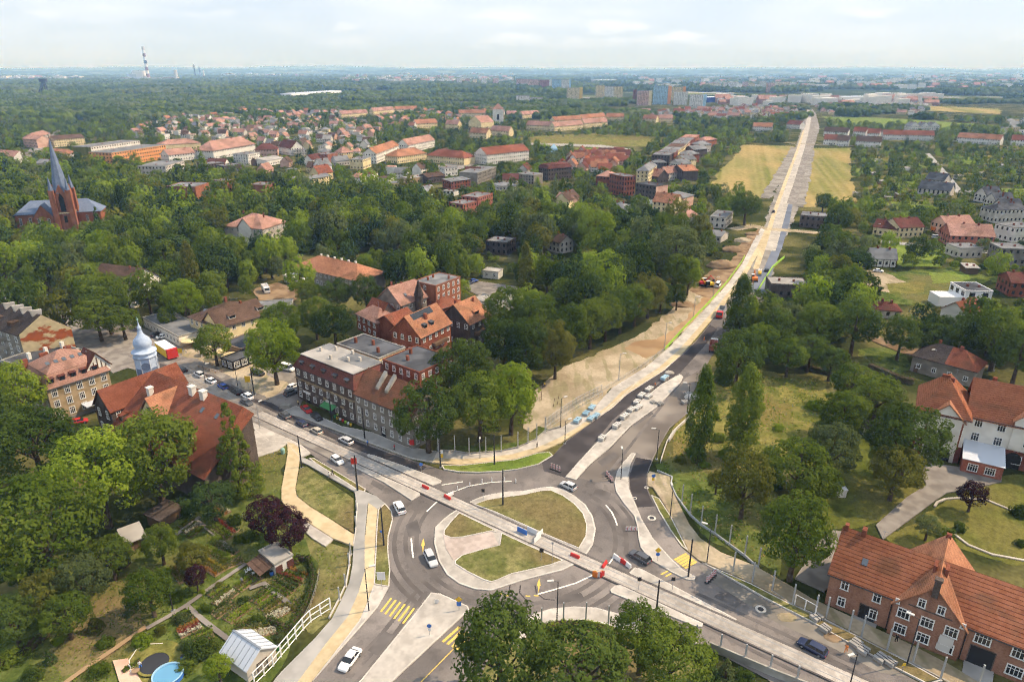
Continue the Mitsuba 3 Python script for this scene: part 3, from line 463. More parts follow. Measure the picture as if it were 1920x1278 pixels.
def roof_mesh(L, W, ze, rise, kind, o=.45, brk=None, inset=1.4):
    mb = MB(); th = .22
    if kind == 'gable':
        for s in (0, 1):
            y0, y1 = (-o, W / 2) if s == 0 else (W + o, W / 2); z0 = ze - o * rise / (W / 2)
            q = [(-o, y0, z0), (L + o, y0, z0), (L + o, y1, ze + rise), (-o, y1, ze + rise)]
            mb.hull(q + [(x, y, z + th) for x, y, z in q])
    elif kind == 'gabley':
        for s in (0, 1):
            x0, x1 = (-o, L / 2) if s == 0 else (L + o, L / 2); z0 = ze - o * rise / (L / 2)
            q = [(x0, -o, z0), (x0, W + o, z0), (x1, W + o, ze + rise), (x1, -o, ze + rise)]
            mb.hull(q + [(x, y, z + th) for x, y, z in q])
    elif kind in ('hip', 'halfhip'):
        k = min(L, W) / 2 * (1 if kind == 'hip' else .45)
        r = [(k, W / 2), (L - k, W / 2)] if L >= W else [(L / 2, k), (L / 2, W - k)]
        if kind == 'halfhip': pass
        ring = [(-o, -o), (L + o, -o), (L + o, W + o), (-o, W + o)]
        mb.hull([(x, y, ze - .12) for x, y in ring] + [(x, y, ze + .1) for x, y in ring] + [(x, y, ze + rise) for x, y in r])
    elif kind == 'mansard':
        a, b = brk; i = inset
        ring = [(-o, -o), (L + o, -o), (L + o, W + o), (-o, W + o)]; mid = [(i, i), (L - i, i), (L - i, W - i), (i, W - i)]
        k = min(L, W) / 2 - .2; r = [(k, W / 2), (L - k, W / 2)] if L >= W else [(L / 2, k), (L / 2, W - k)]
        mb.hull([(x, y, ze - .15) for x, y in ring] + [(x, y, ze + .1) for x, y in ring] + [(x, y, ze + a) for x, y in mid])
        mb.hull([(x, y, ze + a - .05) for x, y in [(i - .15, i - .15), (L - i + .15, i - .15), (L - i + .15, W - i + .15), (i - .15, W - i + .15)]] + [(x, y, ze + b) for x, y in r])
    elif kind == 'shed':
        q = [(-o, -o, ze - .05), (L + o, -o, ze - .05), (L + o, W + o, ze + rise), (-o, W + o, ze + rise)]
        mb.hull(q + [(x, y, z + .18) for x, y, z in q])
    else:
        mb.box(-.12, L + .12, -.12, W + .12, ze - .02, ze + .18)
    return mb
def wall_mesh(L, W, zb, ze, rise, kind):
    mb = MB()
    if kind == 'gable':
        prof = [(0, zb), (W, zb), (W, ze), (W / 2, ze + rise - .02), (0, ze)]; mb.hull([(x, y, z) for x in (0, L) for y, z in prof])
    elif kind == 'gabley':
        prof = [(0, zb), (L, zb), (L, ze), (L / 2, ze + rise - .02), (0, ze)]; mb.hull([(x, y, z) for y in (0, W) for x, z in prof])
    elif kind == 'shed': mb.hull([(x, y, z) for x in (0, L) for y, z in ((0, zb), (W, zb), (W, ze + rise), (0, ze))])
    else: mb.box(0, L, 0, W, zb, ze)
    return mb
def block(k, A, B, W, ze, rise=4.0, roof='gable', wall='plaster_cream', roofm='tile_red', storeys=2, win=(1.2, 1.5), step=2.7, sides='flr', zb=-.3, z1=1.1, brk=None, inset=1.4, over=.45, chim=(), chm='brick_red', framed=True, roof_label=None, wall_label=None, skip=(), top=None, clear=6.0, reg=True, roofz=None, kind='window'):
    """one box of a building: facade from A (left) to B (right) as seen from the air, W metres deep"""
    A, B = np.asarray(A[:2], float), np.asarray(B[:2], float); L = float(np.linalg.norm(B - A)); ux = (B - A) / L; uy = np.array([-ux[1], ux[0]])
    deg = math.degrees(math.atan2(ux[1], ux[0])); tw = place(A[0], A[1], 0, deg)
    if reg: FOOT.append((Polygon([A, B, B + uy * W, A + uy * W]), clear))
    part(k, 'wall', shape(wall_mesh(L, W, zb, ze, rise, roof), wall), tw, label=wall_label)
    r = part(k, 'roof', shape(roof_mesh(L, W, ze, rise, roof, over, brk, inset), roofm), tw, label=roof_label)
    if roof == 'flat':
        p = MB()
        for x0, x1, y0, y1 in ((-.16, L + .16, -.16, .14), (-.16, L + .16, W - .14, W + .16), (-.158, .14, .14, W - .14), (L - .14, L + .158, .14, W - .14)): p.box(x0, x1, y0, y1, ze + .1, ze + .42)
        part(k, 'parapet', shape(p, 'concrete_wall' if wall.startswith('plaster') else wall), tw)
    if framed and roof in ('gable', 'hip', 'mansard'):
        part(r, 'gutter', shape(MB().tube((-over, -over - .06, ze - .32 if roof == 'gable' else ze - .02), (L + over, -over - .06, ze - .32 if roof == 'gable' else ze - .02), .09, n=6), 'steel_dark'), tw)
        if L > 9: part(r, 'aerial', shape(MB().tube((L * .6, W * .5, ze + 1), (L * .6, W * .5, ze + (rise if roof != 'mansard' else brk[1]) + 2.2), .03, n=4).box(L * .6 - .5, L * .6 + .5, W * .5 - .02, W * .5 + .02, ze + (rise if roof != 'mansard' else brk[1]) + 1.9, ze + (rise if roof != 'mansard' else brk[1]) + 1.95), 'steel_grey'), tw)
    zr = ze + (rise if roof in ('gable', 'gabley', 'hip', 'halfhip') else brk[1] if roof == 'mansard' else .2)
    for c in chim:
        fx, fy, hh = c[:3]; x, y = fx * L, fy * W; w, d = (c[3], c[4]) if len(c) > 4 else (.7, .5)
        zl = ze + (max(0, rise * (1 - abs(fy - .5) * 2)) if roof in ('gable', 'hip', 'halfhip') else rise * (1 - abs(fx - .5) * 2) if roof == 'gabley' else 0) - .4
        if roof == 'mansard': zl = ze
        c1 = part(r, 'chimney', shape(MB().box(x - w / 2, x + w / 2, y - d / 2, y + d / 2, zl, zr + hh), chm), tw)
    if storeys:
        sh = (ze - z1 - win[1] - .55) / max(storeys - 1, 1) if storeys > 1 else 0
        far = not framed
        allm = MB()
        for side in sides:
            n_len = L if side in 'fb' else W; n = max(1, int(round((n_len - .6) / step)))
            for s in range(storeys):
                for i in range(n):
                    if (side, s, i) in skip or (side, s) in skip: continue
                    t = n_len * (i + .5) / n; z = z1 + s * sh
                    if far:
                        x, y, hw = (t, 0, 1) if side == 'f' else (t, W, 1) if side == 'b' else (0, t, 0) if side == 'l' else (L, t, 0)
                        if hw: allm.box(x - win[0] / 2, x + win[0] / 2, y - .04, y + .04, z, z + win[1])
                        else: allm.box(x - .04, x + .04, y - win[0] / 2, y + win[0] / 2, z, z + win[1])
                        continue
                    fr, gl = window_shapes(win[0], win[1], 'r')
                    p, ang = (A + ux * t, deg) if side == 'f' else (A + ux * t + uy * W, deg + 180) if side == 'b' else (A + uy * t, deg - 90) if side == 'l' else (B + uy * t, deg + 90)
                    w = part(k, kind, fr, place(p[0], p[1], z, ang)); part(w, 'pane', gl, place(p[0], p[1], z, ang))
        if far and allm.n: part(k, 'windows', shape(allm, 'glass_dark'), tw, kind='stuff')
    return dict(A=A, B=B, ux=ux, uy=uy, deg=deg, tw=tw, L=L, W=W, roof=r, ze=ze)
def lp(b, x, y): return b['A'] + b['ux'] * x + b['uy'] * y
def dormer(b, x, y, z, w=1.3, h=1.2, d=1.6, m='tile_red', wall='plaster_white', kind='flat'):
    """a dormer on the front slope of block b"""
    mb = MB()
    if kind == 'gable': mb.hull([(x - w / 2 - .2, y - .2, z + h), (x + w / 2 + .2, y - .2, z + h), (x, y - .2, z + h + w * .45), (x - w / 2 - .2, y + d, z + h), (x + w / 2 + .2, y + d, z + h), (x, y + d, z + h + w * .45)])
    else: mb.hull([(xx, yy, zz + t) for xx in (x - w / 2 - .15, x + w / 2 + .15) for yy, zz in ((y - .25, z + h), (y + d, z + h + .35)) for t in (0, .12)])
    k = part(b['roof'], 'dormer', shape(MB().box(x - w / 2, x + w / 2, y, y + d, z - .1, z + h), wall), b['tw'])
    rk = numbered(b['roof'] + '__dormer_roof'); scene[rk] = {**shape(mb, m), 'to_world': b['tw']}
    pk = numbered(b['roof'] + '__dormer_pane'); scene[pk] = {**shape(MB().box(x - w / 2 + .15, x + w / 2 - .15, y - .03, y + .02, z + .2, z + h - .12), 'glass_dark'), 'to_world': b['tw']}
def skylight(b, x, y, z, slope, w=.8, h=1.1, m='glass_sky', name='skylight'):
    c, s = math.cos(slope), math.sin(slope)
    q = [(x + a * w / 2, y + e * h / 2 * c, z + e * h / 2 * s) for a in (-1, 1) for e in (-1, 1)]
    k = numbered(b['roof'] + '__' + name); scene[k] = {**shape(MB().hull(q + [(a, bb - .12 * s, cc + .12 * c) for a, bb, cc in q]), m), 'to_world': b['tw']}
def door(b, x, w=1.3, h=2.3, m='brown', side='f', z=0.0):
    p, ang = (lp(b, x, 0), b['deg']) if side == 'f' else (lp(b, 0, x), b['deg'] - 90) if side == 'l' else (lp(b, b['L'], x), b['deg'] + 90)
    k = part(b['roof'].split('__')[0], 'door', shape(MB().box(-w / 2, w / 2, -.06, .05, z, z + h), m), place(p[0], p[1], 0, ang))
    part(k, 'frame', shape(MB().box(-w / 2 - .14, -w / 2 - .005, -.1, .05, z, z + h + .14).box(w / 2 + .005, w / 2 + .14, -.1, .05, z, z + h + .14).box(-w / 2 - .005, w / 2 + .005, -.098, .05, z + h + .005, z + h + .138), 'brick_dark'), place(p[0], p[1], 0, ang))
def house(name, label, A, B, W, ze, cat='house', group=None, **kw):
    k = thing(name, label, cat, group); b = block(k, at(*A, ze), at(*B, ze), W, ze, **kw); b['k'] = k; return b
def depth(Lp, C, R, z):
    a, c, r = at2(Lp, z), at2(C, z), at2(R, z); u = (r - c) / np.linalg.norm(r - c); return float(np.dot(a - c, [-u[1], u[0]]))
def ridge(R0, R1, zr, half):
    """the facade corners below a ridge seen from R0 to R1 at height zr"""
    a, c = at2(R0, zr), at2(R1, zr); u = (c - a) / np.linalg.norm(c - a); n = np.array([-u[1], u[0]]); return a - n * half, c - n * half
# --- brick school, bottom right
EZ = 6.8
k = thing('school', 'long brick school with orange tiled roof and gabled centre on the eastern street', 'school')
A, B = at2((1558, 1073), EZ), at2((1918, 1211), EZ); u = (B - A) / np.linalg.norm(B - A); n = np.array([-u[1], u[0]])
A2, B2 = at2((1679, 1119), EZ), at2((1813, 1170), EZ)
xa, xb = float(np.dot(A2 - A, u)), float(np.dot(B2 - A, u))
W0 = 14.0
bl = block(k, A, A + u * xa, W0, EZ, 5.2, 'gable', 'brick_pale', 'tile_school', 2, (1.15, 1.7), 4.2, 'fl', z1=1.0, chim=((.02, .5, .9, .6, 1.0), (.30, .5, 1.2, .7, 1.3)), skip=(('f', 0, 3),), roof_label='left wing roof of the school with rows of orange tiles')
bw = block(k, A + u * xb, A + u * (xb + 34), W0, EZ, 5.2, 'gable', 'brick_pale', 'tile_school', 2, (2.1, 1.8), 5.0, 'f', z1=1.0, skip=(('f', 0, 0),), roof_label='right wing roof of the school with rows of orange tiles')
bm = block(k, A + u * xa - n * .9, A + u * xb - n * .9, W0 + 2.0, EZ - .3, 5.6, 'gabley', 'brick_pale', 'tile_orange', 2, (1.75, 1.75), 3.3, 'f', z1=1.0, chim=((.42, .36, .6, .5, 1.9), (.58, .36, .6, .5, 1.9), (.5, .98, .7, .8, .7)), roof_label='cross gable roof of the school, brighter orange')
mid = (xb - xa) / 2
part(k, 'roof', shape(roof_mesh(xb - xa - .95, W0, EZ, 5.2, 'gable', .44), 'tile_school'), place(*(A + u * (xa + .475)), 0, bl['deg']))
for dx, w in ((-1.35, 1.0), (1.35, 1.0), (-4.6, .55), (4.6, .55)):
    fr, gl = window_shapes(w, 1.5 if w > .8 else .8, 'r'); p = lp(bm, mid + dx, 0); z = 7.6 if w > .8 else 7.5
    if w < .8: z = 6.6
    w_ = part(k, 'window', fr, place(p[0], p[1], z, bm['deg'])); part(w_, 'pane', gl, place(p[0], p[1], z, bm['deg']))
part(k, 'gable_pinnacle', shape(MB().box(mid - .45, mid + .45, -.5, .35, 10.4, 13.6).box(mid - .6, mid + .6, -.6, .45, 13.6, 13.9), 'brick_dark'), bm['tw'])
part(k, 'gable_ledge', shape(MB().box(mid - 3.1, mid + 3.1, -.14, -.002, 7.15, 7.3), 'brick_dark'), bm['tw'])
door(bl, xa - 3.4, 2.4, 3.0, 'black'); door(bw, 2.9, 3.2, 3.6, 'black')
for b, x in ((bl, xa * .44), (bw, 11.5)): skylight(b, x, 3.0, EZ + 2.45, math.atan(5.2 / (W0 / 2)), .9, 1.2)
part(k, 'notice_board', shape(MB().box(xb - xa - 3.0, xb - xa - 1.0, -.12, -.02, 2.2, 3.9).box(xb - xa - 3.1, xb - xa - 1.2, -.12, -.02, .9, 2.1), 'off_white'), bm['tw'])
for b, x in ((bl, xa - .25), (bw, .3)): part(k, 'downpipe', shape(MB().tube((x, -.12, 0), (x, -.12, EZ - .2), .07), 'steel_dark'), b['tw'])
part(k, 'porch_paving', shape(MB().box(1.0, 5.0, -4.6, -.02, .0, .2), 'pavers_grey'), bw['tw']); part(k, 'porch_paving', shape(MB().box(xa - 5.2, xa - 1.6, -3.0, -.02, .0, .19), 'pavers_grey'), bl['tw'])
# --- cream and brick clinic, right edge
k = thing('clinic', 'large cream and brick clinic with steep orange hipped roofs at the right edge', 'clinic')
CZ = 11.6
Aw, Bw = at2((1722, 768), CZ), at2((1817, 788), CZ)
wing = block(k, Aw, Bw, 15, CZ, 7.2, 'hip', 'plaster_white', 'tile_school', 3, (1.5, 2.0), 3.6, 'fl', z1=1.4, over=.7, chim=((.42, .5, .3, 1.8, .8), (.55, .42, .2, .8, .8)), roof_label='hipped corner roof of the clinic')
u = wing['ux']; n = wing['uy']
mainb = block(k, Bw + n * 4.0 + u * .1, Bw + n * 4.0 + u * 32, 12, CZ - .2, 7.2, 'gable', 'plaster_white', 'tile_school', 3, (1.6, 2.0), 4.4, 'f', z1=1.4, over=.6, chim=((.12, .6, .7, .9, .8), (.42, .55, .6, 1.0, .9)), roof_label='main roof of the clinic')
part(k, 'brick_base', shape(MB().box(-.06, wing['L'] + .06, -.06, 15, -.2, 4.3), 'brick_red'), wing['tw']); part(k, 'brick_base', shape(MB().box(.07, 32, -.06, 5, -.2, 4.6), 'brick_red'), mainb['tw'])
g0 = wing['L'] - 8.2
part(k, 'gable', shape(MB().hull([(g0 + x, y, z) for y in (-.5, 6) for x, z in ((0, 0), (7.4, 0), (7.4, CZ - .8), (3.7, CZ + 2.9), (0, CZ - .8))]), 'plaster_white'), wing['tw'])
part(k, 'gable_roof', shape(MB().hull([(g0 + x, y, z) for y in (-.9, 7) for x, z in ((-.5, CZ - 1.1), (3.7, CZ + 3.1), (3.7, CZ + 3.4), (-.5, CZ - .75))]).hull([(g0 + x, y, z) for y in (-.9, 7) for x, z in ((7.9, CZ - 1.1), (3.7, CZ + 3.1), (3.7, CZ + 3.4), (7.9, CZ - .75))]), 'tile_orange'), wing['tw'])
for x0 in (g0 - .02, g0 + 7.12): part(k, 'brick_quoin', shape(MB().box(x0, x0 + .3, -.56, -.45, 0, CZ - 1), 'brick_red'), wing['tw'])
for (x, z, w, h) in ((3.7, 5.4, 2.2, 2.6), (3.7, 9.9, .8, .8), (1.8, 1.6, 1.5, 1.8)):
    fr, gl = window_shapes(w, h, 'r'); p = lp(wing, g0 + x, -.5); w_ = part(k, 'window', fr, place(p[0], p[1], z, wing['deg'])); part(w_, 'pane', gl, place(p[0], p[1], z, wing['deg']))
part(k, 'archway', shape(MB().hull([(g0 + 5.2 + 1.1 * math.cos(a), -.54, 1.9 + 1.1 * math.sin(a)) for a in np.linspace(0, math.pi, 9)] + [(g0 + 4.1, -.54, 0), (g0 + 6.3, -.54, 0)] + [(g0 + 5.2 + 1.1 * math.cos(a), -.4, 1.9 + 1.1 * math.sin(a)) for a in np.linspace(0, math.pi, 9)]), 'black'), wing['tw'])
part(k, 'gable', shape(MB().hull([(x, y, z) for y in (-.4, 5) for x, z in ((9.0, 5), (16.8, 5), (16.8, CZ + .8), (12.9, CZ + 4.9), (9.0, CZ + .8))]), 'plaster_white'), mainb['tw'])
part(k, 'gable_roof', shape(MB().hull([(x, y, z) for y in (-.8, 6) for x, z in ((8.5, CZ + .3), (12.9, CZ + 5.0), (12.9, CZ + 5.3), (8.5, CZ + .65))]).hull([(x, y, z) for y in (-.8, 6) for x, z in ((17.3, CZ + .3), (12.9, CZ + 5.0), (12.9, CZ + 5.3), (17.3, CZ + .65))]), 'tile_orange'), mainb['tw'])
for (x, z, w, h) in ((11.4, CZ - 1.0, .8, .9), (14.4, CZ - 1.0, .8, .9), (12.9, 6.3, 2.6, 2.2)):
    fr, gl = window_shapes(w, h, 'r'); p = lp(mainb, x, -.4); w_ = part(k, 'window', fr, place(p[0], p[1], z, wing['deg'])); part(w_, 'pane', gl, place(p[0], p[1], z, wing['deg']))
part(k, 'annex', shape(MB().box(.4, 8.4, -8.0, -.1, 0, 3.6), 'brick_rose'), mainb['tw']); part(k, 'annex_roof', shape(MB().hull([(x, y, z + t) for x in (.2, 8.6) for y, z in ((-8.3, 3.6), (-.08, 4.8)) for t in (0, .15)]), 'sheet_white'), mainb['tw'])
for x in (2.6, 6.0):
    fr, gl = window_shapes(1.9, 1.7, 'r'); p = lp(mainb, x, -8.0); w_ = part(k, 'window', fr, place(p[0], p[1], 1.0, wing['deg'])); part(w_, 'pane', gl, place(p[0], p[1], 1.0, wing['deg']))
part(k, 'gateway', shape(MB().hull([(10.6 + 1.6 * math.cos(a), y, 2.6 + 1.6 * math.sin(a)) for a in np.linspace(0, math.pi, 9) for y in (-.14, -.03)] + [(9, y, 0) for y in (-.14, -.03)] + [(12.2, y, 0) for y in (-.14, -.03)]), 'black'), mainb['tw'])
FOOT.append((Polygon([lp(mainb, -2, -14), lp(mainb, 30, -14), lp(mainb, 30, 0), lp(mainb, -2, 0)]), 2))
# --- cottage with half dark, half red hip roof
Z = 5.2; Cq = at2((1712, 666), Z); Dq = at2((1830, 697), Z)
k = thing('cottage', 'grey cottage whose hipped roof is half dark and half red', 'cottage'); u = (Dq - Cq) / np.linalg.norm(Dq - Cq); L = float(np.linalg.norm(Dq - Cq))
b = block(k, Cq, Dq, 10, Z, 4.2, 'hip', 'plaster_grey', 'tile_red', 1, (1.1, 1.4), 4.2, 'fl', z1=1.6, over=.5, chim=((.30, .55, .9, .7, .6), (.66, .45, .9, .9, .6)), roof_label='hipped cottage roof, red on its right half')
part(b['roof'], 'dark_half', shape(MB().hull([(x, y, z + .14) for x, y, z in ((-.5, -.5, Z), (L * .52, -.5, Z), (L * .52, 5, Z + 4.12), (5, 5, Z + 4.12))] + [(x, y, z - .3) for x, y, z in ((0, 0, Z), (L * .52, 0, Z), (L * .52, 5, Z + 4), (5, 5, Z + 4))]).hull([(-.5, -.5, Z + .14), (-.5, 10.5, Z + .14), (5, 5, Z + 4.26), (0, 5, Z), (3, 5, Z + 1)]), 'tile_dark'), b['tw'], label='dark weathered left half of the cottage roof')
door(b, 1.6, 1.0, 2.1, 'brown')
# --- town hall with pale blue onion tower
k = thing('town_hall', 'town hall with big red tiled roof and pale blue onion domed tower', 'town hall')
A, B = ridge((291, 696), (459, 762), 17.8, 13.5)
u = (B - A) / np.linalg.norm(B - A); n = np.array([-u[1], u[0]]); L = float(np.linalg.norm(B - A)); twh = place(A[0], A[1], 0, math.degrees(math.atan2(u[1], u[0]))); FOOT.append((Polygon([A, B + u * 3, B + u + n * 15, A + n * 15]), 3))
part(k, 'wall', shape(MB().hull([(x, y, z) for x, y in ((0, 0), (L + 2.2, 0), (L - .2, 15), (0, 15)) for z in (-.2, 7.4)] + [(0, 15, 15.2), (L - .2, 15, 15), (0, 13.5, 17.2), (L - .2, 13.3, 17.2)]), 'brick_dark'), twh)
rf = part(k, 'roof', shape(MB().hull([(-.5, -.6, 7.3), (L + 2.8, -.6, 7.3), (L + .2, 15.5, 15.2), (-.5, 15.5, 15.2), (-.5, 13.5, 17.8), (L - .4, 13.3, 17.8), (-.5, -.6, 7.1), (L + 2.8, -.6, 7.1)]), 'tile_red'), twh, label='big red tiled roof of the town hall')
th = dict(A=A, B=B, ux=u, uy=n, deg=0, tw=twh, L=L, W=19, roof=rf, ze=7.6); sl = math.atan(10.4 / 14.1); zs = lambda y: 7.3 + (y + .6) * 10.4 / 14.1
for (x, y, w) in ((4.5, 9.0, 1.2), (17.5, 12.2, 1.5), (21.8, 12.2, 1.5)): part(rf, 'chimney', shape(MB().box(x - w / 2, x + w / 2, y - .6, y + .6, zs(y) - 1, zs(y) + 1.8).box(x - w / 2 - .12, x + w / 2 + .12, y - .72, y + .72, zs(y) + 1.8, zs(y) + 2.1), 'plaster_white'), twh)
gx, gy = 7.2, 4.6
part(k, 'gable', shape(MB().hull([(gx + x, y, z) for y in (gy, 12) for x, z in ((0, 9), (7.4, 9), (7.4, 12.2), (3.7, 16.6), (0, 12.2))]), 'plaster_cream'), twh)
part(k, 'gable_roof', shape(MB().hull([(gx + x, y, z) for y in (gy - .4, 13) for x, z in ((-.6, 11.9), (3.7, 16.8), (3.7, 17.15), (-.6, 12.3))]).hull([(gx + x, y, z) for y in (gy - .4, 13) for x, z in ((8, 11.9), (3.7, 16.8), (3.7, 17.15), (8, 12.3))]), 'tile_orange'), twh)
for x in (1.6, 2.9, 4.2, 5.5): part(k, 'gable_timber', shape(MB().box(gx + x - .1, gx + x + .1, gy - .06, gy + .02, 11, 13.2), 'plaster_grey'), twh)
part(k, 'gable_window', shape(MB().box(gx + 3.1, gx + 4.3, gy - .08, gy + .03, 13.2, 14.6), 'glass_dark'), twh)
part(k, 'terrace_roof', shape(MB().box(15.5, 21.5, 2.2, 8.5, 8.6, 12.0).box(15.3, 21.7, 2.0, 8.6, 12.0, 12.25), 'felt_dark'), twh); part(k, 'terrace_edge', shape(MB().box(15.2, 21.8, 1.8, 2.0, 11.4, 12.4), 'plaster_cream'), twh)
part(rf, 'chimney_stack', shape(MB().box(25.5, 27.7, 3.0, 4.6, 9, 13.6).box(25.3, 27.9, 2.8, 4.8, 13.6, 14.0), 'plaster_white'), twh)
for x in (1.5, 4.4, 7.0): dormer(th, x, 2.2, zs(2.2) + .1, 1.3, 1.2, 2.0, 'tile_red', 'brick_dark')
for x in (24.0, 29.5): skylight(th, x, 10, zs(10) + .15, sl, 1.0, 1.3)
# left wing with stepped dark gable
Aw = A - u * 8.5 + n * 1.5
wg = block(k, Aw, Aw + u * 7.5, 20, 11.5, 4.5, 'gabley', 'brick_dark', 'tile_red', 3, (1.0, 2.0), 3.4, 'fr', z1=1.2, over=.35, reg=True, roof_label='red roof of the short left wing')
block(k, Aw + u * 7.4 + n * 9, A + u * 2 + n * 8, 10, 11.0, 4.0, 'gable', 'brick_dark', 'tile_orange', 2, (1.0, 1.8), 3.2, 'f', z1=4, over=.3)
tc = at2((279, 700), 14.5)
def slim(mb):
    v, f = mb.mesh(); v = v.copy(); v[:, :2] = tc + (v[:, :2] - tc) * .68; return v, f
tm = MB().lathe([(3.9, 8), (3.9, 19.2), (4.3, 19.5), (4.4, 19.8), (4.1, 20.0), (4.0, 20.7), (4.2, 20.9)], 8, tc)
part(k, 'tower', shape(slim(tm), 'tower_blue'))
dm = MB().lathe([(4.5, 20.9), (4.4, 21.1), (3.0, 21.6), (2.8, 22.0), (3.2, 22.7), (3.25, 23.3), (2.8, 24.2), (1.8, 24.9), (1.1, 25.5), (.8, 26.0), (.95, 26.1), (.7, 26.4), (.65, 27.1), (.8, 27.3), (.4, 27.7), (.2, 28.2), (.1, 29.2), (.02, 29.3)], 16, tc)
dk = part(k, 'dome', shape(slim(dm), 'tower_blue', 40)); part(dk, 'finial', shape(MB().tube((tc[0], tc[1], 29), (tc[0], tc[1], 30.2), .06).lathe([(.02, 29.2), (.25, 29.45), (.02, 29.7)], 8, tc), 'copper_green'))
for i in range(8):
    a = math.radians(22.5 + 45 * i); c = tc + 2.47 * np.array([math.cos(a), math.sin(a)])
    f = part(k, 'clock_face', shape(MB().lathe([(0.02, .0), (1.05, .0), (1.05, .12), (.02, .12)], 20), 'slate_blue'), T().translate([c[0], c[1], 17.4]).rotate([0, 0, 1], math.degrees(a)).rotate([0, 1, 0], 90)) if i % 2 == 0 else part(k, 'louvre', shape(MB().box(-.1, .1, -.8, .8, -1.1, 1.1), 'slate_blue'), place(c[0], c[1], 15.6, math.degrees(a)))
for i in range(8): a = math.radians(45 * i); c = tc + 2.67 * np.array([math.cos(a), math.sin(a)]); part(k, 'corner_rib', shape(MB().tube((c[0], c[1], 8), (c[0], c[1], 19.3), .14, n=5), 'sheet_white'))
FOOT.append((Point(tc).buffer(5), 4))
# --- beige tenement with pink mansard roof
k = thing('tenement', 'beige tenement with pinkish mansard roof left of the town hall', 'tenement')
Z = 10.2; b = block(k, at(87, 731, Z), at(203, 694, Z), 15, Z, 4, 'mansard', 'plaster_beige', 'tile_pink', 3, (1.3, 1.9), 3.3, 'fl', z1=1.6, brk=(3.6, 7.2), inset=1.5, over=.5, chim=((.05, .9, -2.2, 1.6, .9), (.35, .85, -1.6, 2.0, .9), (.75, .9, -1.8, 1.8, .9)), roof_label='pinkish mansard roof with skylights')
Lb = b['L']
for i in range(6): skylight(b, Lb * (.2 + .13 * i), 4.3, Z + 3.6 + 3.6 * (4.3 - 1.5) / 6 + .05, .5, .9, 1.1, 'glass_sky')
for i in range(5): dormer(b, Lb * (.1 + .175 * i), .2, Z + .9, 1.5, 1.5, 1.3, 'tile_wine', 'tile_wine')
part(k, 'gable', shape(MB().hull([(Lb * .86 + x, y, z) for y in (.3, 6) for x, z in ((-3, Z), (3, Z), (3, Z + 1.6), (0, Z + 5.6), (-3, Z + 1.6))]), 'plaster_white'), b['tw'])
part(k, 'gable_roof', shape(MB().hull([(Lb * .86 + x, y, z) for y in (-.1, 7) for x, z in ((-3.5, Z + 1.2), (0, Z + 5.8), (0, Z + 6.1), (-3.5, Z + 1.55))]).hull([(Lb * .86 + x, y, z) for y in (-.1, 7) for x, z in ((3.5, Z + 1.2), (0, Z + 5.8), (0, Z + 6.1), (3.5, Z + 1.55))]), 'tile_wine'), b['tw'])
for x in (-2, -1, 0, 1, 2): part(k, 'gable_timber', shape(MB().box(Lb * .86 + x - .12, Lb * .86 + x + .12, .2, .32, Z + 1.4, Z + 4.6 - abs(x) * 1.2), 'brown'), b['tw'])
part(k, 'shop_canopy', shape(MB().box(Lb * .45, Lb * .95, -3.2, -.02, 3.0, 3.25), 'sheet_white'), b['tw']); part(k, 'plinth', shape(MB().box(-.1, Lb + .1, -.1, 15.1, -.2, 1.0), 'plaster_grey'), b['tw'])
# --- peeling gable tenement and grey yard wing at the left edge
k = thing('tenement', 'long grey tenement with peeling cream and rust gable at the left edge', 'tenement')
Z = 13.0; Cg, Rg = at2((36, 628), Z), at2((133, 614), Z); dv = np.array([-.88, .475]); Mg = (Cg + Rg) / 2; LT = 46.0
def ex(q, z, t): return (q[0] + dv[0] * t, q[1] + dv[1] * t, z)
FOOT.append((Polygon([Cg, Rg, Rg + dv * LT, Cg + dv * LT]), 3))
part(k, 'wall', shape(MB().hull([ex(q, z, t) for t in (.3, LT) for q in (Cg, Rg) for z in (-.2, Z)] + [ex(Mg, Z + 5.1, t) for t in (.3, LT)]), 'plaster_grey'))
part(k, 'gable', shape(MB().hull([ex(q, z, t) for t in (-.05, .29) for q in (Cg, Rg) for z in (-.2, Z)] + [ex(Mg, Z + 5.3, t) for t in (-.05, .29)]), 'plaster_peeling'), label='blind gable with peeling cream plaster and rust patches')
un = (Rg - Cg) / np.linalg.norm(Rg - Cg)
rf = part(k, 'roof', shape(MB().hull([ex(q, z + e, t) for t in (.15, LT + .3) for q, z in ((Cg - un * .5, Z - .35), (Mg, Z + 5.15)) for e in (0, .25)]).hull([ex(q, z + e, t) for t in (.15, LT + .3) for q, z in ((Rg + un * .5, Z - .35), (Mg, Z + 5.15)) for e in (0, .25)]), 'tile_dark'))
for t in (2.2, 7.5, 12, 17, 27, 36): part(rf, 'chimney', shape(MB().hull([ex(Mg + un * a, z, t + b) for a, z in ((-1.5, Z + 6.6), (1.5, Z + 6.6), (1.0, Z + 3.4), (-1.0, Z + 3.4)) for b in (0, .8)]), 'plaster_pale'))
for t in (6, 15, 24, 33): part(rf, 'dormer', shape(MB().hull([ex(Cg + un * a, z, t + b) for a, z in ((1.2, Z + 1.2), (1.2, Z + 2.6), (4.4, Z + 3.2)) for b in (0, 2.4)]), 'tile_brown'))
fd = math.degrees(math.atan2(-dv[1], -dv[0])); fr, gl = window_shapes(1.2, 1.8, 'r')
for s_ in range(4):
    for i in range(10):
        q = Cg + dv * (2.5 + 4.4 * i) - un * .04; w_ = part(k, 'window', fr, place(q[0], q[1], 1.2 + 3 * s_, fd)); part(w_, 'pane', gl, place(q[0], q[1], 1.2 + 3 * s_, fd))
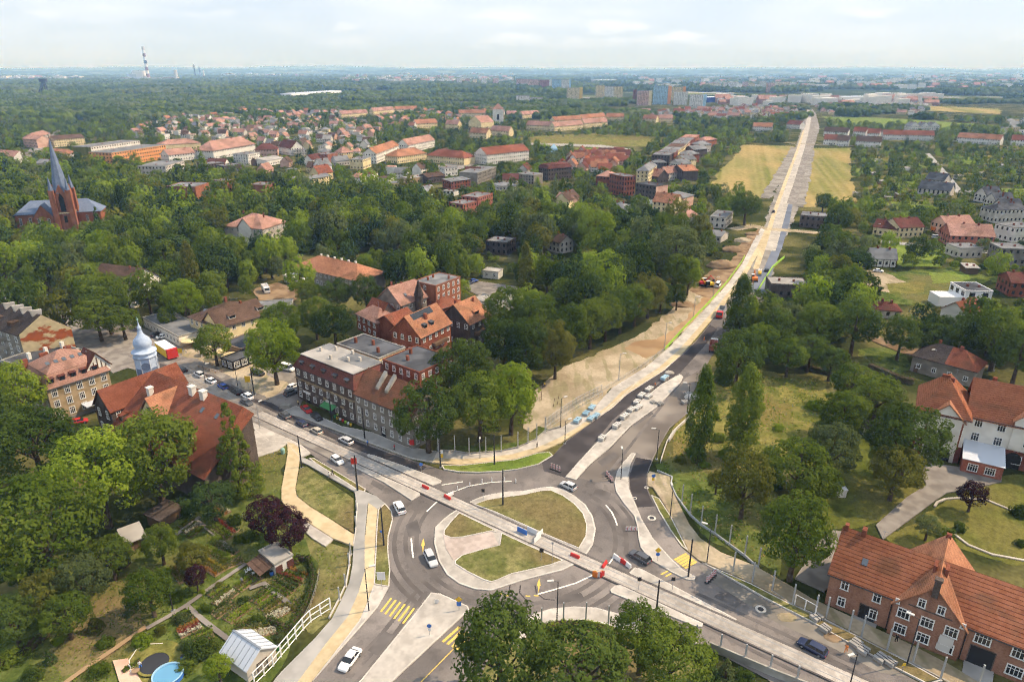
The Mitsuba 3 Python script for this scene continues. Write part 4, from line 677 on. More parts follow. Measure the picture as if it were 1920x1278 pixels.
for s_ in range(3):
    for t in (8.5, 26): part(k, 'balcony', shape(MB().hull([ex(Cg - un * a, z, t + b) for a in (.02, 1.4) for b in (0, 3.2) for z in (3.6 + 3 * s_, 4.7 + 3 * s_)]), 'plaster_grey'))
k = thing('yard_building', 'low flat roofed grey yard wing between the two left tenements', 'building')
b = block(k, at(48, 690, 7), at(148, 655, 7), 12, 7, 0, 'flat', 'plaster_grey', 'felt_dark', 2, (1.0, 1.4), 4, 'f', clear=2)
for i in range(3): part(k, 'chimney', shape(MB().box(4 + 5 * i, 4.9 + 5 * i, 5, 6, 7, 9.2), 'plaster_white'), b['tw'])
# --- corner tenement: dark brick front, grey front, flat roofs and rear wings
k = thing('corner_tenement', 'dark brick and grey corner tenement with red mansard and mossy roof', 'tenement')
Z = 10.2; A, B = at2((552, 686), Z), at2((663, 731), Z)
b = block(k, A, B, 13, Z, 3, 'mansard', 'brick_dark', 'tile_wine', 3, (1.1, 1.6), 3.2, 'fl', z1=1.2, brk=(3.3, 3.6), inset=1.5, over=.35, roof_label='steep wine red mansard slope with a row of dormers')
part(b['roof'], 'flat_top', shape(MB().box(1.4, b['L'] - 1.4, 1.4, 11.6, Z + 3.5, Z + 3.72), 'felt_white'), b['tw'])
for i in range(5): dormer(b, b['L'] * (.12 + .19 * i), .25, Z + .7, 1.5, 1.2, 1.2, 'felt_dark', 'tile_wine')
for x, y in ((4, 6), (7, 9), (11, 4), (13, 10), (16, 6), (18.5, 8)): part(b['roof'], 'chimney', shape(MB().box(x, x + .8, y, y + .5, Z + 3.6, Z + 4.9), 'plaster_pale'), b['tw'])
part(k, 'cornice', shape(MB().box(-.3, b['L'] + .1, -.3, -.02, 6.7, 6.95), 'plaster_beige'), b['tw'])
for i in range(0, 7):
    for z in (3.2, 6.05): part(k, 'panel', shape(MB().box(b['L'] * (i + .5) / 7 - .75, b['L'] * (i + .5) / 7 + .75, -.1, -.02, z, z + (.5 if (i + int(z)) % 3 else .9)), 'plaster_beige' if i % 2 else 'plaster_grey'), b['tw'])
part(b['roof'], 'felt_patch', shape(MB().box(b['L'] * .5, b['L'] - 1.6, 5.5, 11.4, Z + 3.73, Z + 3.78).box(1.6, 6, 8, 11.4, Z + 3.73, Z + 3.77), 'felt_grey'), b['tw'])
part(k, 'shop_sign', shape(MB().box(3.0, 6.2, -.16, -.02, 3.0, 3.6), 'white'), b['tw'], label='white shop sign over the left door'); part(k, 'shop_sign', shape(MB().box(13.0, 15.8, -.16, -.02, 3.0, 3.7), 'off_white'), b['tw'])
part(k, 'shop_awning', shape(MB().hull([(x, y, z) for x in (12.4, 17.6) for y, z in ((-.02, 3.0), (-2.0, 2.3), (-.02, 2.9), (-2.0, 2.2))]), 'green'), b['tw'], label='green awning over the flower shop')
door(b, 5.0, 1.6, 2.5, 'black'); u, n = b['ux'], b['uy']
B2 = at2((741, 758), 9.4)
g = block(k, B + u * .02 - n * .0, B + u * 21.5, 11.5, 9.4, 5.0, 'gable', 'plaster_grey', 'tile_mossy', 3, (.95, 1.6), 2.9, 'fr', z1=1.2, over=.4, roof_label='mossy orange tiled roof of the grey half')
for x in (6.2, 9.6): part(g["roof"], "fire_wall", shape(MB().hull([(xx, y, z) for y, z in ((2.2, 11.2), (2.2, 12.2), (5.6, 15.6), (5.6, 13)) for xx in (x, x + 1.1)]), 'concrete_wall'), g['tw'])
door(g, 10.6, 1.4, 2.6, 'black')
c1 = block(k, A + n * 13.1 + u * 3, A + n * 13.1 + u * 21, 10, 13.4, 0, 'flat', 'plaster_cream', 'felt_dark', 4, (1, 1.5), 3, 'fr', chim=((.2, .4, 1.6, .8, .6), (.5, .6, 1.4, .8, .6), (.8, .3, 1.5, .8, .6)))
c2 = block(k, B + n * 12.0 - u * 1.5, B + n * 12.0 + u * 12.5, 13, 14.2, 0, 'flat', 'brick_red', 'felt_dark', 4, (1, 1.5), 2.7, 'frl', chim=((.2, .6, 1.4, .8, .6), (.4, .3, 1.4, .8, .6)))
part(k, 'loggia', shape(MB().box(3.0, 9.5, -1.3, -.02, 8.4, 9.5).box(3.0, 9.5, -1.3, -.02, 4.6, 5.7), 'sheet_white'), c2['tw'])
# --- brick villas behind
Z = 11.0
b = house('brick_villa', 'brick house with solar panel on its bright orange roof', (789, 632), (845, 605), 12, Z, rise=5.6, roof='gable', wall='brick_red', roofm='tile_orange', storeys=3, win=(1.1, 1.6), step=3, sides='fl', chim=((.45, .3, -.5, 1.0, 1.0),), over=.5)
part(b['roof'], 'solar_panel', shape(MB().hull([(x, y, z) for x in (2.0, b['L'] - 3.5) for y, z in ((4.2, Z + 4.2), (5.8, Z + 5.7), (4.2, Z + 4.0))]), 'glass_dark'), b['tw'], label='dark solar panels along the ridge')
for x in (b['L'] * .28, b['L'] * .5): dormer(b, x, 1.4, Z + 1.3, 1.5, 1.1, 2.0, 'felt_dark', 'felt_dark')
part(b['k'], 'balcony', shape(MB().box(b['L'] * .35, b['L'] * .8, -1.4, -.02, 6.2, 7.2).box(b['L'] * .35, b['L'] * .8, -1.4, -.02, 3.0, 4.0), 'brown'), b['tw'])
b = house('brick_villa', 'brick house with orange roof and dormer right of the solar roofed one', (881, 607), (917, 590), 13, 9.0, rise=5.6, roof='gable', wall='brick_dark', roofm='tile_orange', storeys=2, win=(1.1, 1.6), step=3, sides='fl', chim=((.25, .62, .6, .8, .8), (.8, .4, .4, .6, .6)), over=.6)
dormer(b, b['L'] * .55, 1.6, 10.4, 2.6, 1.1, 2.2, 'tile_orange', 'tile_orange'); part(b['k'], 'balcony', shape(MB().box(b['L'] * .2, b['L'] * .7, -1.4, -.02, 4.2, 5.2), 'brown'), b['tw'])
b = house('brick_block', 'tall red brick block with flat grey roof behind the villas', (817, 537), (863, 520), depth((779, 527), (817, 537), (863, 520), 12.5), 12.5, cat='apartment block', roof='flat', wall='brick_orange', roofm='felt_grey', storeys=4, win=(1.1, 1.6), step=3.0, sides='fl', chim=((.3, .7, 1.2), (.55, .75, 1.2), (.7, .2, 1.2)), skip=tuple(('l', s, i) for s in range(4) for i in (0, 2, 3)))
b = house('turret_house', 'house with pink tiled roof and small dark turret', (752, 572), (800, 556), 13, 9.0, rise=5.5, roof='gable', wall='plaster_grey', roofm='tile_pink', storeys=2, step=3.2, sides='fl', chim=((.3, .7, .8), (.5, .5, .6)))
tq = lp(b, b['L'] * .62, -1.0); part(b['k'], 'turret', shape(MB().lathe([(1.5, 0), (1.5, 11.2)], 8, tq), 'brick_dark')); part(b['k'], 'turret_roof', shape(MB().lathe([(1.9, 11.0), (1.2, 13.2), (.02, 17.2)], 8, tq), 'tile_dark'))
skylight(b, b['L'] * .35, 2.5, 9 + 2.5 * 5.5 / 6.5 + .3, .7, 1, 1.2)
house('brick_villa', 'low house with pinkish hip roof at the yard behind the tenement', (668, 588), (706, 606), 9, 6.0, rise=3.6, roof='hip', wall='brick_red', roofm='tile_pink', storeys=2, step=3, sides='fl', clear=2)
house('brick_villa', 'small gabled brick house with brown red roof beside the turret', (714, 590), (742, 582), 9, 7.5, rise=3.6, roof='gabley', wall='brick_dark', roofm='tile_red', storeys=2, step=3, sides='f', clear=2)
house('brick_villa', 'low red tiled annex between turret house and solar roof', (740, 610), (780, 594), 9, 6.5, rise=2.6, roof='gable', wall='brick_red', roofm='tile_red', storeys=1, step=3, sides='f', clear=2)
house('brick_annex', 'low annex with hipped red roof in front of the tall brick block', (824, 580), (868, 566), 9, 5.0, cat='annex', rise=2.6, roof='hip', wall='brick_red', roofm='tile_red', storeys=1, step=3, sides='f', clear=1)
for A_, B_, w_, l_ in (((884, 561), (922, 570), 8, 'low white flat roofed shed behind the orange roofed villa'), ((928, 574), (985, 558), 8, 'long white flat roofed shed in the yard'), ((905, 508), (934, 511), 6, 'white hut at the back of the concrete yard'), ((985, 566), (1035, 572), 7, 'white shed right of the concrete yard')): house('shed', l_, A_, B_, w_, 3.2, cat='shed', roof='flat', wall='plaster_white', roofm='felt_white', storeys=1, step=3.4, sides='f', clear=14)
# --- cream house on the square
k = thing('cream_house', 'cream plastered house with brown hipped roof on the square', 'house')
Z = 7.4; b = block(k, at(354, 594, Z), at(411, 614, Z), 20, Z, 4.8, 'hip', 'plaster_cream', 'tile_brown', 2, (1.2, 1.6), 3.0, 'fl', z1=1.2, over=.6, chim=((.35, .55, .9, .8, .8), (.75, .6, .6, .7, .7)))
b2 = block(k, at(411, 614, Z), at(497, 588, Z), 10, Z, 4.6, 'gable', 'plaster_cream', 'tile_brown', 2, (1.2, 1.5), 3.2, 'f', z1=1.2, over=.6)
for x in (6, 17): dormer(b2, x, 1.2, Z + 1.3, 2.6, 1.1, 2.0, 'tile_brown', 'plaster_white')
for x in (4, 8): skylight(b, x, 4, Z + 2.2, .5, 1.2, 1.2)
b = house('pavilion', 'dark flat roofed wooden cafe pavilion beside the cream house', (452, 655), (500, 636), 10, 3.6, cat='pavilion', roof='flat', wall='wood', roofm='felt_dark', storeys=1, win=(1.6, 1.6), step=3, sides='f', clear=1)
b = house('kiosk', 'small dark roofed kiosk with white posts on the square', (436, 680), (478, 664), 6, 3.0, cat='kiosk', roof='flat', wall='black', roofm='felt_dark', storeys=1, win=(1.8, 1.8), step=2.6, sides='fl', clear=1)
house('office_annex', 'grey flat roofed annex behind the cream house', (470, 585), (545, 580), 12, 5.0, cat='annex', roof='flat', wall='plaster_grey', roofm='felt_grey', storeys=1, sides='f', clear=2)
b = house('long_house', 'long low building with orange hipped roof and many chimneys', (552, 499), (670, 527), 16, 6.4, rise=4.6, roof='hip', wall='plaster_grey', roofm='tile_orange', storeys=2, win=(1.1, 1.4), step=2.6, sides='fl', over=.7, chim=tuple((.22 + .11 * i, .52, .7, .8, .7) for i in range(6)), chm='plaster_white', clear=12, cat='building')
part(b['k'], 'porch', shape(MB().box(-2, 12, -5, -.02, 0, 3.2).box(-2.2, 12.2, -5.2, 0, 3.2, 3.4), 'plaster_white'), b['tw'])
b = house('gabled_house', 'white gabled house with dark roof half hidden by chestnut trees', (166, 530), (245, 541), 16, 8.0, rise=6.0, roof='gable', wall='plaster_white', roofm='tile_brown', storeys=2, step=4, sides='r', chim=((.7, .45, .8), (.85, .5, .8)), clear=2)
house('shop', 'low flat roofed shop behind the parked cars on the square', (268, 596), (335, 632), 10, 3.6, cat='shop', roof='flat', wall='plaster_white', roofm='felt_grey', storeys=1, sides='f', clear=3)
b = house('villa', 'villa with pink tiled roof and stepped gable among the church wood', (420, 424), (492, 430), 22, 8.0, rise=6.0, roof='hip', wall='plaster_pale', roofm='tile_pink', storeys=2, step=3.4, sides='flr', chim=((.2, .5, 1), (.8, .4, 1)), clear=44)
part(b['k'], 'gable', shape(MB().hull([(b['L'] * .55 + x, y, z) for y in (-.6, 8) for x, z in ((-4, 0), (4, 0), (4, 8.5), (0, 13), (-4, 8.5))]), 'plaster_white'), b['tw']); part(b['k'], 'gable_roof', shape(MB().hull([(b['L'] * .55 + x, y, z) for y in (-1, 9) for x, z in ((-4.5, 8.2), (0, 13.2), (0, 13.6), (-4.5, 8.7))]).hull([(b['L'] * .55 + x, y, z) for y in (-1, 9) for x, z in ((4.5, 8.2), (0, 13.2), (0, 13.6), (4.5, 8.7))]), 'tile_pink'), b['tw'])
# --- church
k = thing('church', 'red brick church with slate roofs and tall blue grey spire', 'church')
c = at2((132, 427), 0); u = at2((185, 412), 0) - at2((60, 419), 0); u /= np.linalg.norm(u); n = np.array([-u[1], u[0]])
block(k, c + n * 3 - u * 28, c + n * 3 + u * 17, 15, 8.5, 7, 'hip', 'brick_orange', 'slate_blue', 1, (1.2, 4), 5, 'f', z1=2.5, over=.5, roof_label='slate blue nave roof', clear=58)
block(k, c - n * 2 - u * 17, c - n * 2 - u * 7, 12, 8, 6.5, 'gabley', 'brick_orange', 'slate_blue', 1, (1.2, 4), 5, 'f', z1=2.5, over=.4, clear=30)
SC = 1.0
block(k, c - u * 4.3 - n * 4.3, c + u * 4.3 - n * 4.3, 8.6, 21, 0, 'flat', 'brick_orange', 'brick_orange', 0, clear=20)
for dx, dy in ((0, -1), (1, 0), (0, 1), (-1, 0)):
    t_ = (-dy, dx)
    def P(a, o, z): q = c + u * (dx * (4.3 + o) + t_[0] * a) + n * (dy * (4.3 + o) + t_[1] * a); return (q[0], q[1], z)
    part(k, 'tower_gable', shape(MB().hull([P(a, o, z) for o in (-1.0, .3) for a, z in ((-2.8, 18), (2.8, 18), (2.8, 20.5), (0, 26), (-2.8, 20.5))]), 'brick_orange'))
    part(k, 'belfry_window', shape(MB().hull([P(a, o, z) for o in (.25, .36) for a, z in ((-1.3, 10.5), (1.3, 10.5), (1.3, 18.5), (0, 21.5), (-1.3, 18.5))]), 'glass_dark'))
    part(k, 'stone_band', shape(MB().hull([P(a, o, z) for o in (.02, .4) for a in (-4.3, 4.3) for z in (9.4, 10.0)]), 'plaster_cream'))
    part(k, 'tower_window', shape(MB().hull([P(a, o, z) for o in (.02, .12) for a in (-.8, .8) for z in (4, 8)]), 'glass_dark'))
for a in (-1, 1):
    for d in (-1, 1): q = c + u * 4.3 * a + n * 4.3 * d; part(k, 'buttress', shape(MB().obox(q, u, 1.4, 1.4, 0, 23), 'brick_orange')); part(k, 'pinnacle', shape(MB().lathe([(1.5, 23), (.03, 31)], 6, q), 'slate_blue'))
part(k, 'spire', shape(MB().lathe([(5.0, 21), (3.9, 25.5), (2.1, 38), (.06, 52)], 8, c), 'slate_blue')); part(k, 'spire_cross', shape(MB().tube((c[0], c[1], 51.7), (c[0], c[1], 54), .1).box(c[0] - .6, c[0] + .6, c[1] - .08, c[1] + .08, 52.9, 53.1), 'steel_dark'))
# ------------------------------------------------------------------ trees
rng = np.random.default_rng(7)
def leaves(mb, centres, normals, size, rg, jit=.55):
    n = len(centres); nn = normals + rg.normal(0, jit, (n, 3)); nn /= np.linalg.norm(nn, axis=1, keepdims=True)
    a = np.cross(nn, rg.normal(0, 1, (n, 3))); a /= np.linalg.norm(a, axis=1, keepdims=True); b = np.cross(nn, a)
    s = size * rg.uniform(.7, 1.3, (n, 1)); a, b = a * s, b * s * .8
    v = np.stack([centres - a, centres + b * .75 - nn * s * .12, centres + a, centres - b * .75 - nn * s * .12], 1).reshape(-1, 3)
    i = np.arange(n) * 4; mb.add(v, np.vstack([np.stack([i, i + 1, i + 2], 1), np.stack([i, i + 2, i + 3], 1)]))
def sphere_dirs(n, rg):
    d = rg.normal(0, 1, (n, 3)); return d / np.linalg.norm(d, axis=1, keepdims=True)
def crown(seed, clumps, per, leaf_size, kind='round', clump_r=.24):
    """a crown of unit half width standing on z=0, made of leafy clumps"""
    rg = np.random.default_rng(seed); mb = MB()
    if kind == 'round':
        d = sphere_dirs(clumps * 2, rg); d = d[d[:, 2] > -.75][:clumps]
        lob = .82 + .36 * meshkit.noise(d * 1.7 + seed * 3.1, seed)
        c = d * (rg.uniform(.45, .86, (len(d), 1)) ** .6) * lob[:, None] * [1, 1, .98] + [0, 0, 1.0]
        r = clump_r * rg.uniform(.7, 1.35, len(c))
    elif kind == 'poplar':
        z = rg.uniform(.1, 4.6, clumps); w = np.interp(z, [0, .6, 2.2, 3.6, 4.7], [.4, .8, .9, .6, .1]); a = rg.uniform(0, 6.28, clumps); q = w * rg.uniform(.3, .95, clumps)
        c = np.column_stack([np.cos(a) * q, np.sin(a) * q, z]); r = clump_r * rg.uniform(.7, 1.4, clumps)
    elif kind == 'cone':
        z = 3.2 * (1 - np.sqrt(rg.uniform(0, 1, clumps))) ; w = 1 - z / 3.3; a = rg.uniform(0, 6.28, clumps); q = w * rg.uniform(.55, 1.0, clumps)
        c = np.column_stack([np.cos(a) * q, np.sin(a) * q, z + .15 - .18 * q]); r = clump_r * rg.uniform(.6, 1.1, clumps) * (.5 + .6 * w)
    else:  # bush
        d = sphere_dirs(clumps, rg); d[:, 2] = abs(d[:, 2]); lob = .55 + .8 * meshkit.noise(d * 1.6 + seed * 2.3, seed); c = d * (rg.uniform(.2, .85, clumps) * lob)[:, None] * [1, 1, 1.05] + [0, 0, .08]; r = clump_r * rg.uniform(.5, 1.4, clumps)
    mid = np.array([0, 0, c[:, 2].mean()])
    k = len(c); e = sphere_dirs(k * per, rg)
    cc, rr = np.repeat(c, per, 0), np.repeat(r, per)[:, None]
    out = cc - mid; out /= np.linalg.norm(out, axis=1, keepdims=True) + 1e-9
    if kind in ('poplar', 'cone'): out[:, 2] = .25
    e = e + out * .55; e /= np.linalg.norm(e, axis=1, keepdims=True)
    p = cc + e * rr * rg.uniform(.75, 1.08, (k * per, 1)) * ([1, 1, .8] if kind != 'poplar' else [.8, .8, 1.5])
    if kind == 'cone': p[:, 2] -= .10 * np.linalg.norm((p - cc)[:, :2], axis=1)
    nn = e * .75 + out * .35 + [0, 0, .2]
    leaves(mb, p, nn, leaf_size, rg, .38)
    return mb
def trunk_mesh(seed, h=1.0, r=.075):
    rg = np.random.default_rng(seed); mb = MB(); q = np.zeros(3); top = np.array([rg.uniform(-.06, .06), rg.uniform(-.06, .06), h])
    mb.tube(q - [0, 0, .1], q + (top - q) * .5, r * 1.25, r * .9, 7, False); mb.tube(q + (top - q) * .5, top, r * .9, r * .6, 7, False)
    for i in range(6):
        a = i * 1.05 + rg.uniform(-.3, .3); s = q + (top - q) * rg.uniform(.7, 1.0); e = s + np.array([math.cos(a) * .5, math.sin(a) * .5, rg.uniform(.4, .75)]); mb.tube(s, e, r * .45, r * .12, 5, False)
    mb.tube(top, top + [0, 0, .8], r * .6, r * .15, 5, False)
    return mb
LEAFS = ['leaf_mid', 'leaf_dark', 'leaf_lime', 'leaf_grey', 'leaf_conifer', 'leaf_copper', 'leaf_olive']
PROTO = {}
def proto(kind, mat, level, variant):
    """a shapegroup: one crown of this habit, leaf and fineness"""
    key = f'crown_{kind}_{mat[5:]}_{level}_{variant}'
    if key not in PROTO:
        seed = variant * 17 + {'round': 1, 'poplar': 2, 'cone': 3, 'bush': 4}[kind] * 101
        n, per, ls, cr = {'near': (150, 46, .042, .19), 'mid': (85, 16, .085, .24), 'far': (42, 6, .17, .32)}[level]
        if kind == 'poplar': n, ls, cr = int(n * 2), ls * 1.15, cr * 1.05
        if kind == 'cone': n, cr = int(n * 1.2), cr * .9
        if kind == 'bush': n, per, cr, ls = n // 2, per, cr * 1.3, ls * 1.4
        scene[key] = {'type': 'shapegroup', 'crown': shape(crown(seed, n, per, ls, kind, cr), mat)}; PROTO[key] = 1
    return key
for i in range(3): scene[f'trunk_form_{i}'] = {'type': 'shapegroup', 'trunk': shape(trunk_mesh(i), 'bark')}
def inst(key, group, tw): scene[key] = {'type': 'instance', 'shapegroup': {'type': 'ref', 'id': group}, 'to_world': tw}
def tree_at(k, x, y, R, kind, mat, level, lift_=None, variant=None, sx=1.0, sz=1.0, z0=None):
    v = int(rng.integers(3)) if variant is None else variant
    foot = {'round': .42 * R + .6, 'poplar': .25 * R, 'cone': .12 * R, 'bush': -.05}[kind] if lift_ is None else lift_
    a = float(rng.uniform(0, 360))
    inst(k + '__crown', proto(kind, mat, level, v), T().translate([float(x), float(y), foot]).rotate([0, 0, 1], a).scale([R * sx, R, R * sz]))
    if kind != 'bush':
        th = foot + R * (.55 if kind == 'round' else 1.2)
        inst(k + '__trunk', f'trunk_form_{v}', T().translate([float(x), float(y), 0]).rotate([0, 0, 1], a).scale([min(th, R * 1.3), min(th, R * 1.3), th]))
ORD = 'first second third fourth fifth sixth seventh eighth ninth tenth eleventh twelfth thirteenth fourteenth fifteenth sixteenth seventeenth eighteenth nineteenth'.split()
AUTO, BUSHKEY = [], []
MARKS = dict([('church', (115, 380)), ('pink roofed villa', (450, 405)), ('white gabled house', (205, 520)), ('cream house', (430, 590)), ('long orange roofed house', (630, 505)), ('solar roofed brick house', (795, 600)), ('small white cottage', (1050, 450)), ('brown brick house', (935, 455)), ('silvery willow', (1268, 470)), ('big orange roofed house', (1250, 385)), ('red corner house', (1165, 345)), ('dark brick house', (1526, 410)), ('half timbered cottage', (1660, 480)), ('white modern villa', (1820, 545)), ('flat roofed brick house', (1482, 540)), ('half red hip roof', (1770, 670)), ('brown roofed hut', (1665, 575)), ('orange apartment block', (255, 290)), ('pink roofed school', (440, 265)), ('white office building', (950, 285)), ('pinkish brick row', (895, 375)), ('long cream barracks', (810, 285)), ('grey flat villa', (990, 330)), ('brick block with orange end wall', (365, 348)), ('far cream church', (925, 220)), ('left stubble field', (1400, 320)), ('allotment lane', (1770, 325)), ('slim poplar', (1315, 780)), ('wider poplar', (1398, 780)), ('olive spruce like tree', (1400, 900)), ('white garage', (530, 1050)), ('white metal shed', (470, 1220)), ('round trampoline', (291, 1248)), ('weathered shed', (250, 1010)), ('red terraces by the track', (1115, 305)), ('stately tree at the school', (1497, 1000)), ('avenue', (1130, 600)), ('viaduct end', (1430, 520))])
def auto(k, desc, px, py): AUTO.append((k, desc, px, py))
def auto_labels():
    by = {}
    for k, desc, px, py in AUTO:
        m = min(MARKS, key=lambda q: math.hypot(MARKS[q][0] - px, (MARKS[q][1] - py) * 1.6)); dx, dy = px - MARKS[m][0], (py - MARKS[m][1]) * 1.6
        w = ('right of' if dx > 0 else 'left of') if abs(dx) > abs(dy) else ('beyond' if dy < 0 else 'in front of'); by.setdefault((desc, w, m), []).append((math.hypot(dx, dy), k))
    O = 'nearest second third fourth fifth sixth seventh eighth ninth tenth eleventh twelfth thirteenth fourteenth fifteenth sixteenth seventeenth eighteenth nineteenth twentieth twenty-first twenty-second'.split()
    for (desc, w, m), q in by.items():
        q.sort()
        for i, (d, k) in enumerate(q): labels[k]['label'] = (f'{O[min(i, 21)]} ' if len(q) > 1 else '') + f'{desc} {w} the {m}'
TREES = []   # (x, y, R) of everything planted
def tree(cx, cy, wpx, kind, mat, label, name='tree', level='near', group=None, sz=1.0, lift_=None):
    """a tree whose crown is seen centred at (cx, cy) and wpx wide"""
    R, zc = 4.0, 4.0
    mid = {'round': 1.0, 'poplar': 2.2, 'cone': 1.2, 'bush': .4}[kind] * sz
    for _ in range(6):
        p = at(cx, cy, zc); d = seen(p[0], p[1], zc)[2]; R = wpx / 2 * d / FOC
        foot = {'round': .42 * R + .6, 'poplar': .25 * R, 'cone': .12 * R, 'bush': 0}[kind] if lift_ is None else lift_
        R *= 1.1; zc = min(foot + R * mid, CAM_H * .6)
    k = thing(name, label, 'bush' if kind == 'bush' else 'tree', group)
    tree_at(k, p[0], p[1], R, kind, mat, level, lift_=lift_, sz=sz); TREES.append((p[0], p[1], R)); BUSHKEY.append(k); return k
M_, D_, L_, G_, C_, P_, O_ = LEAFS
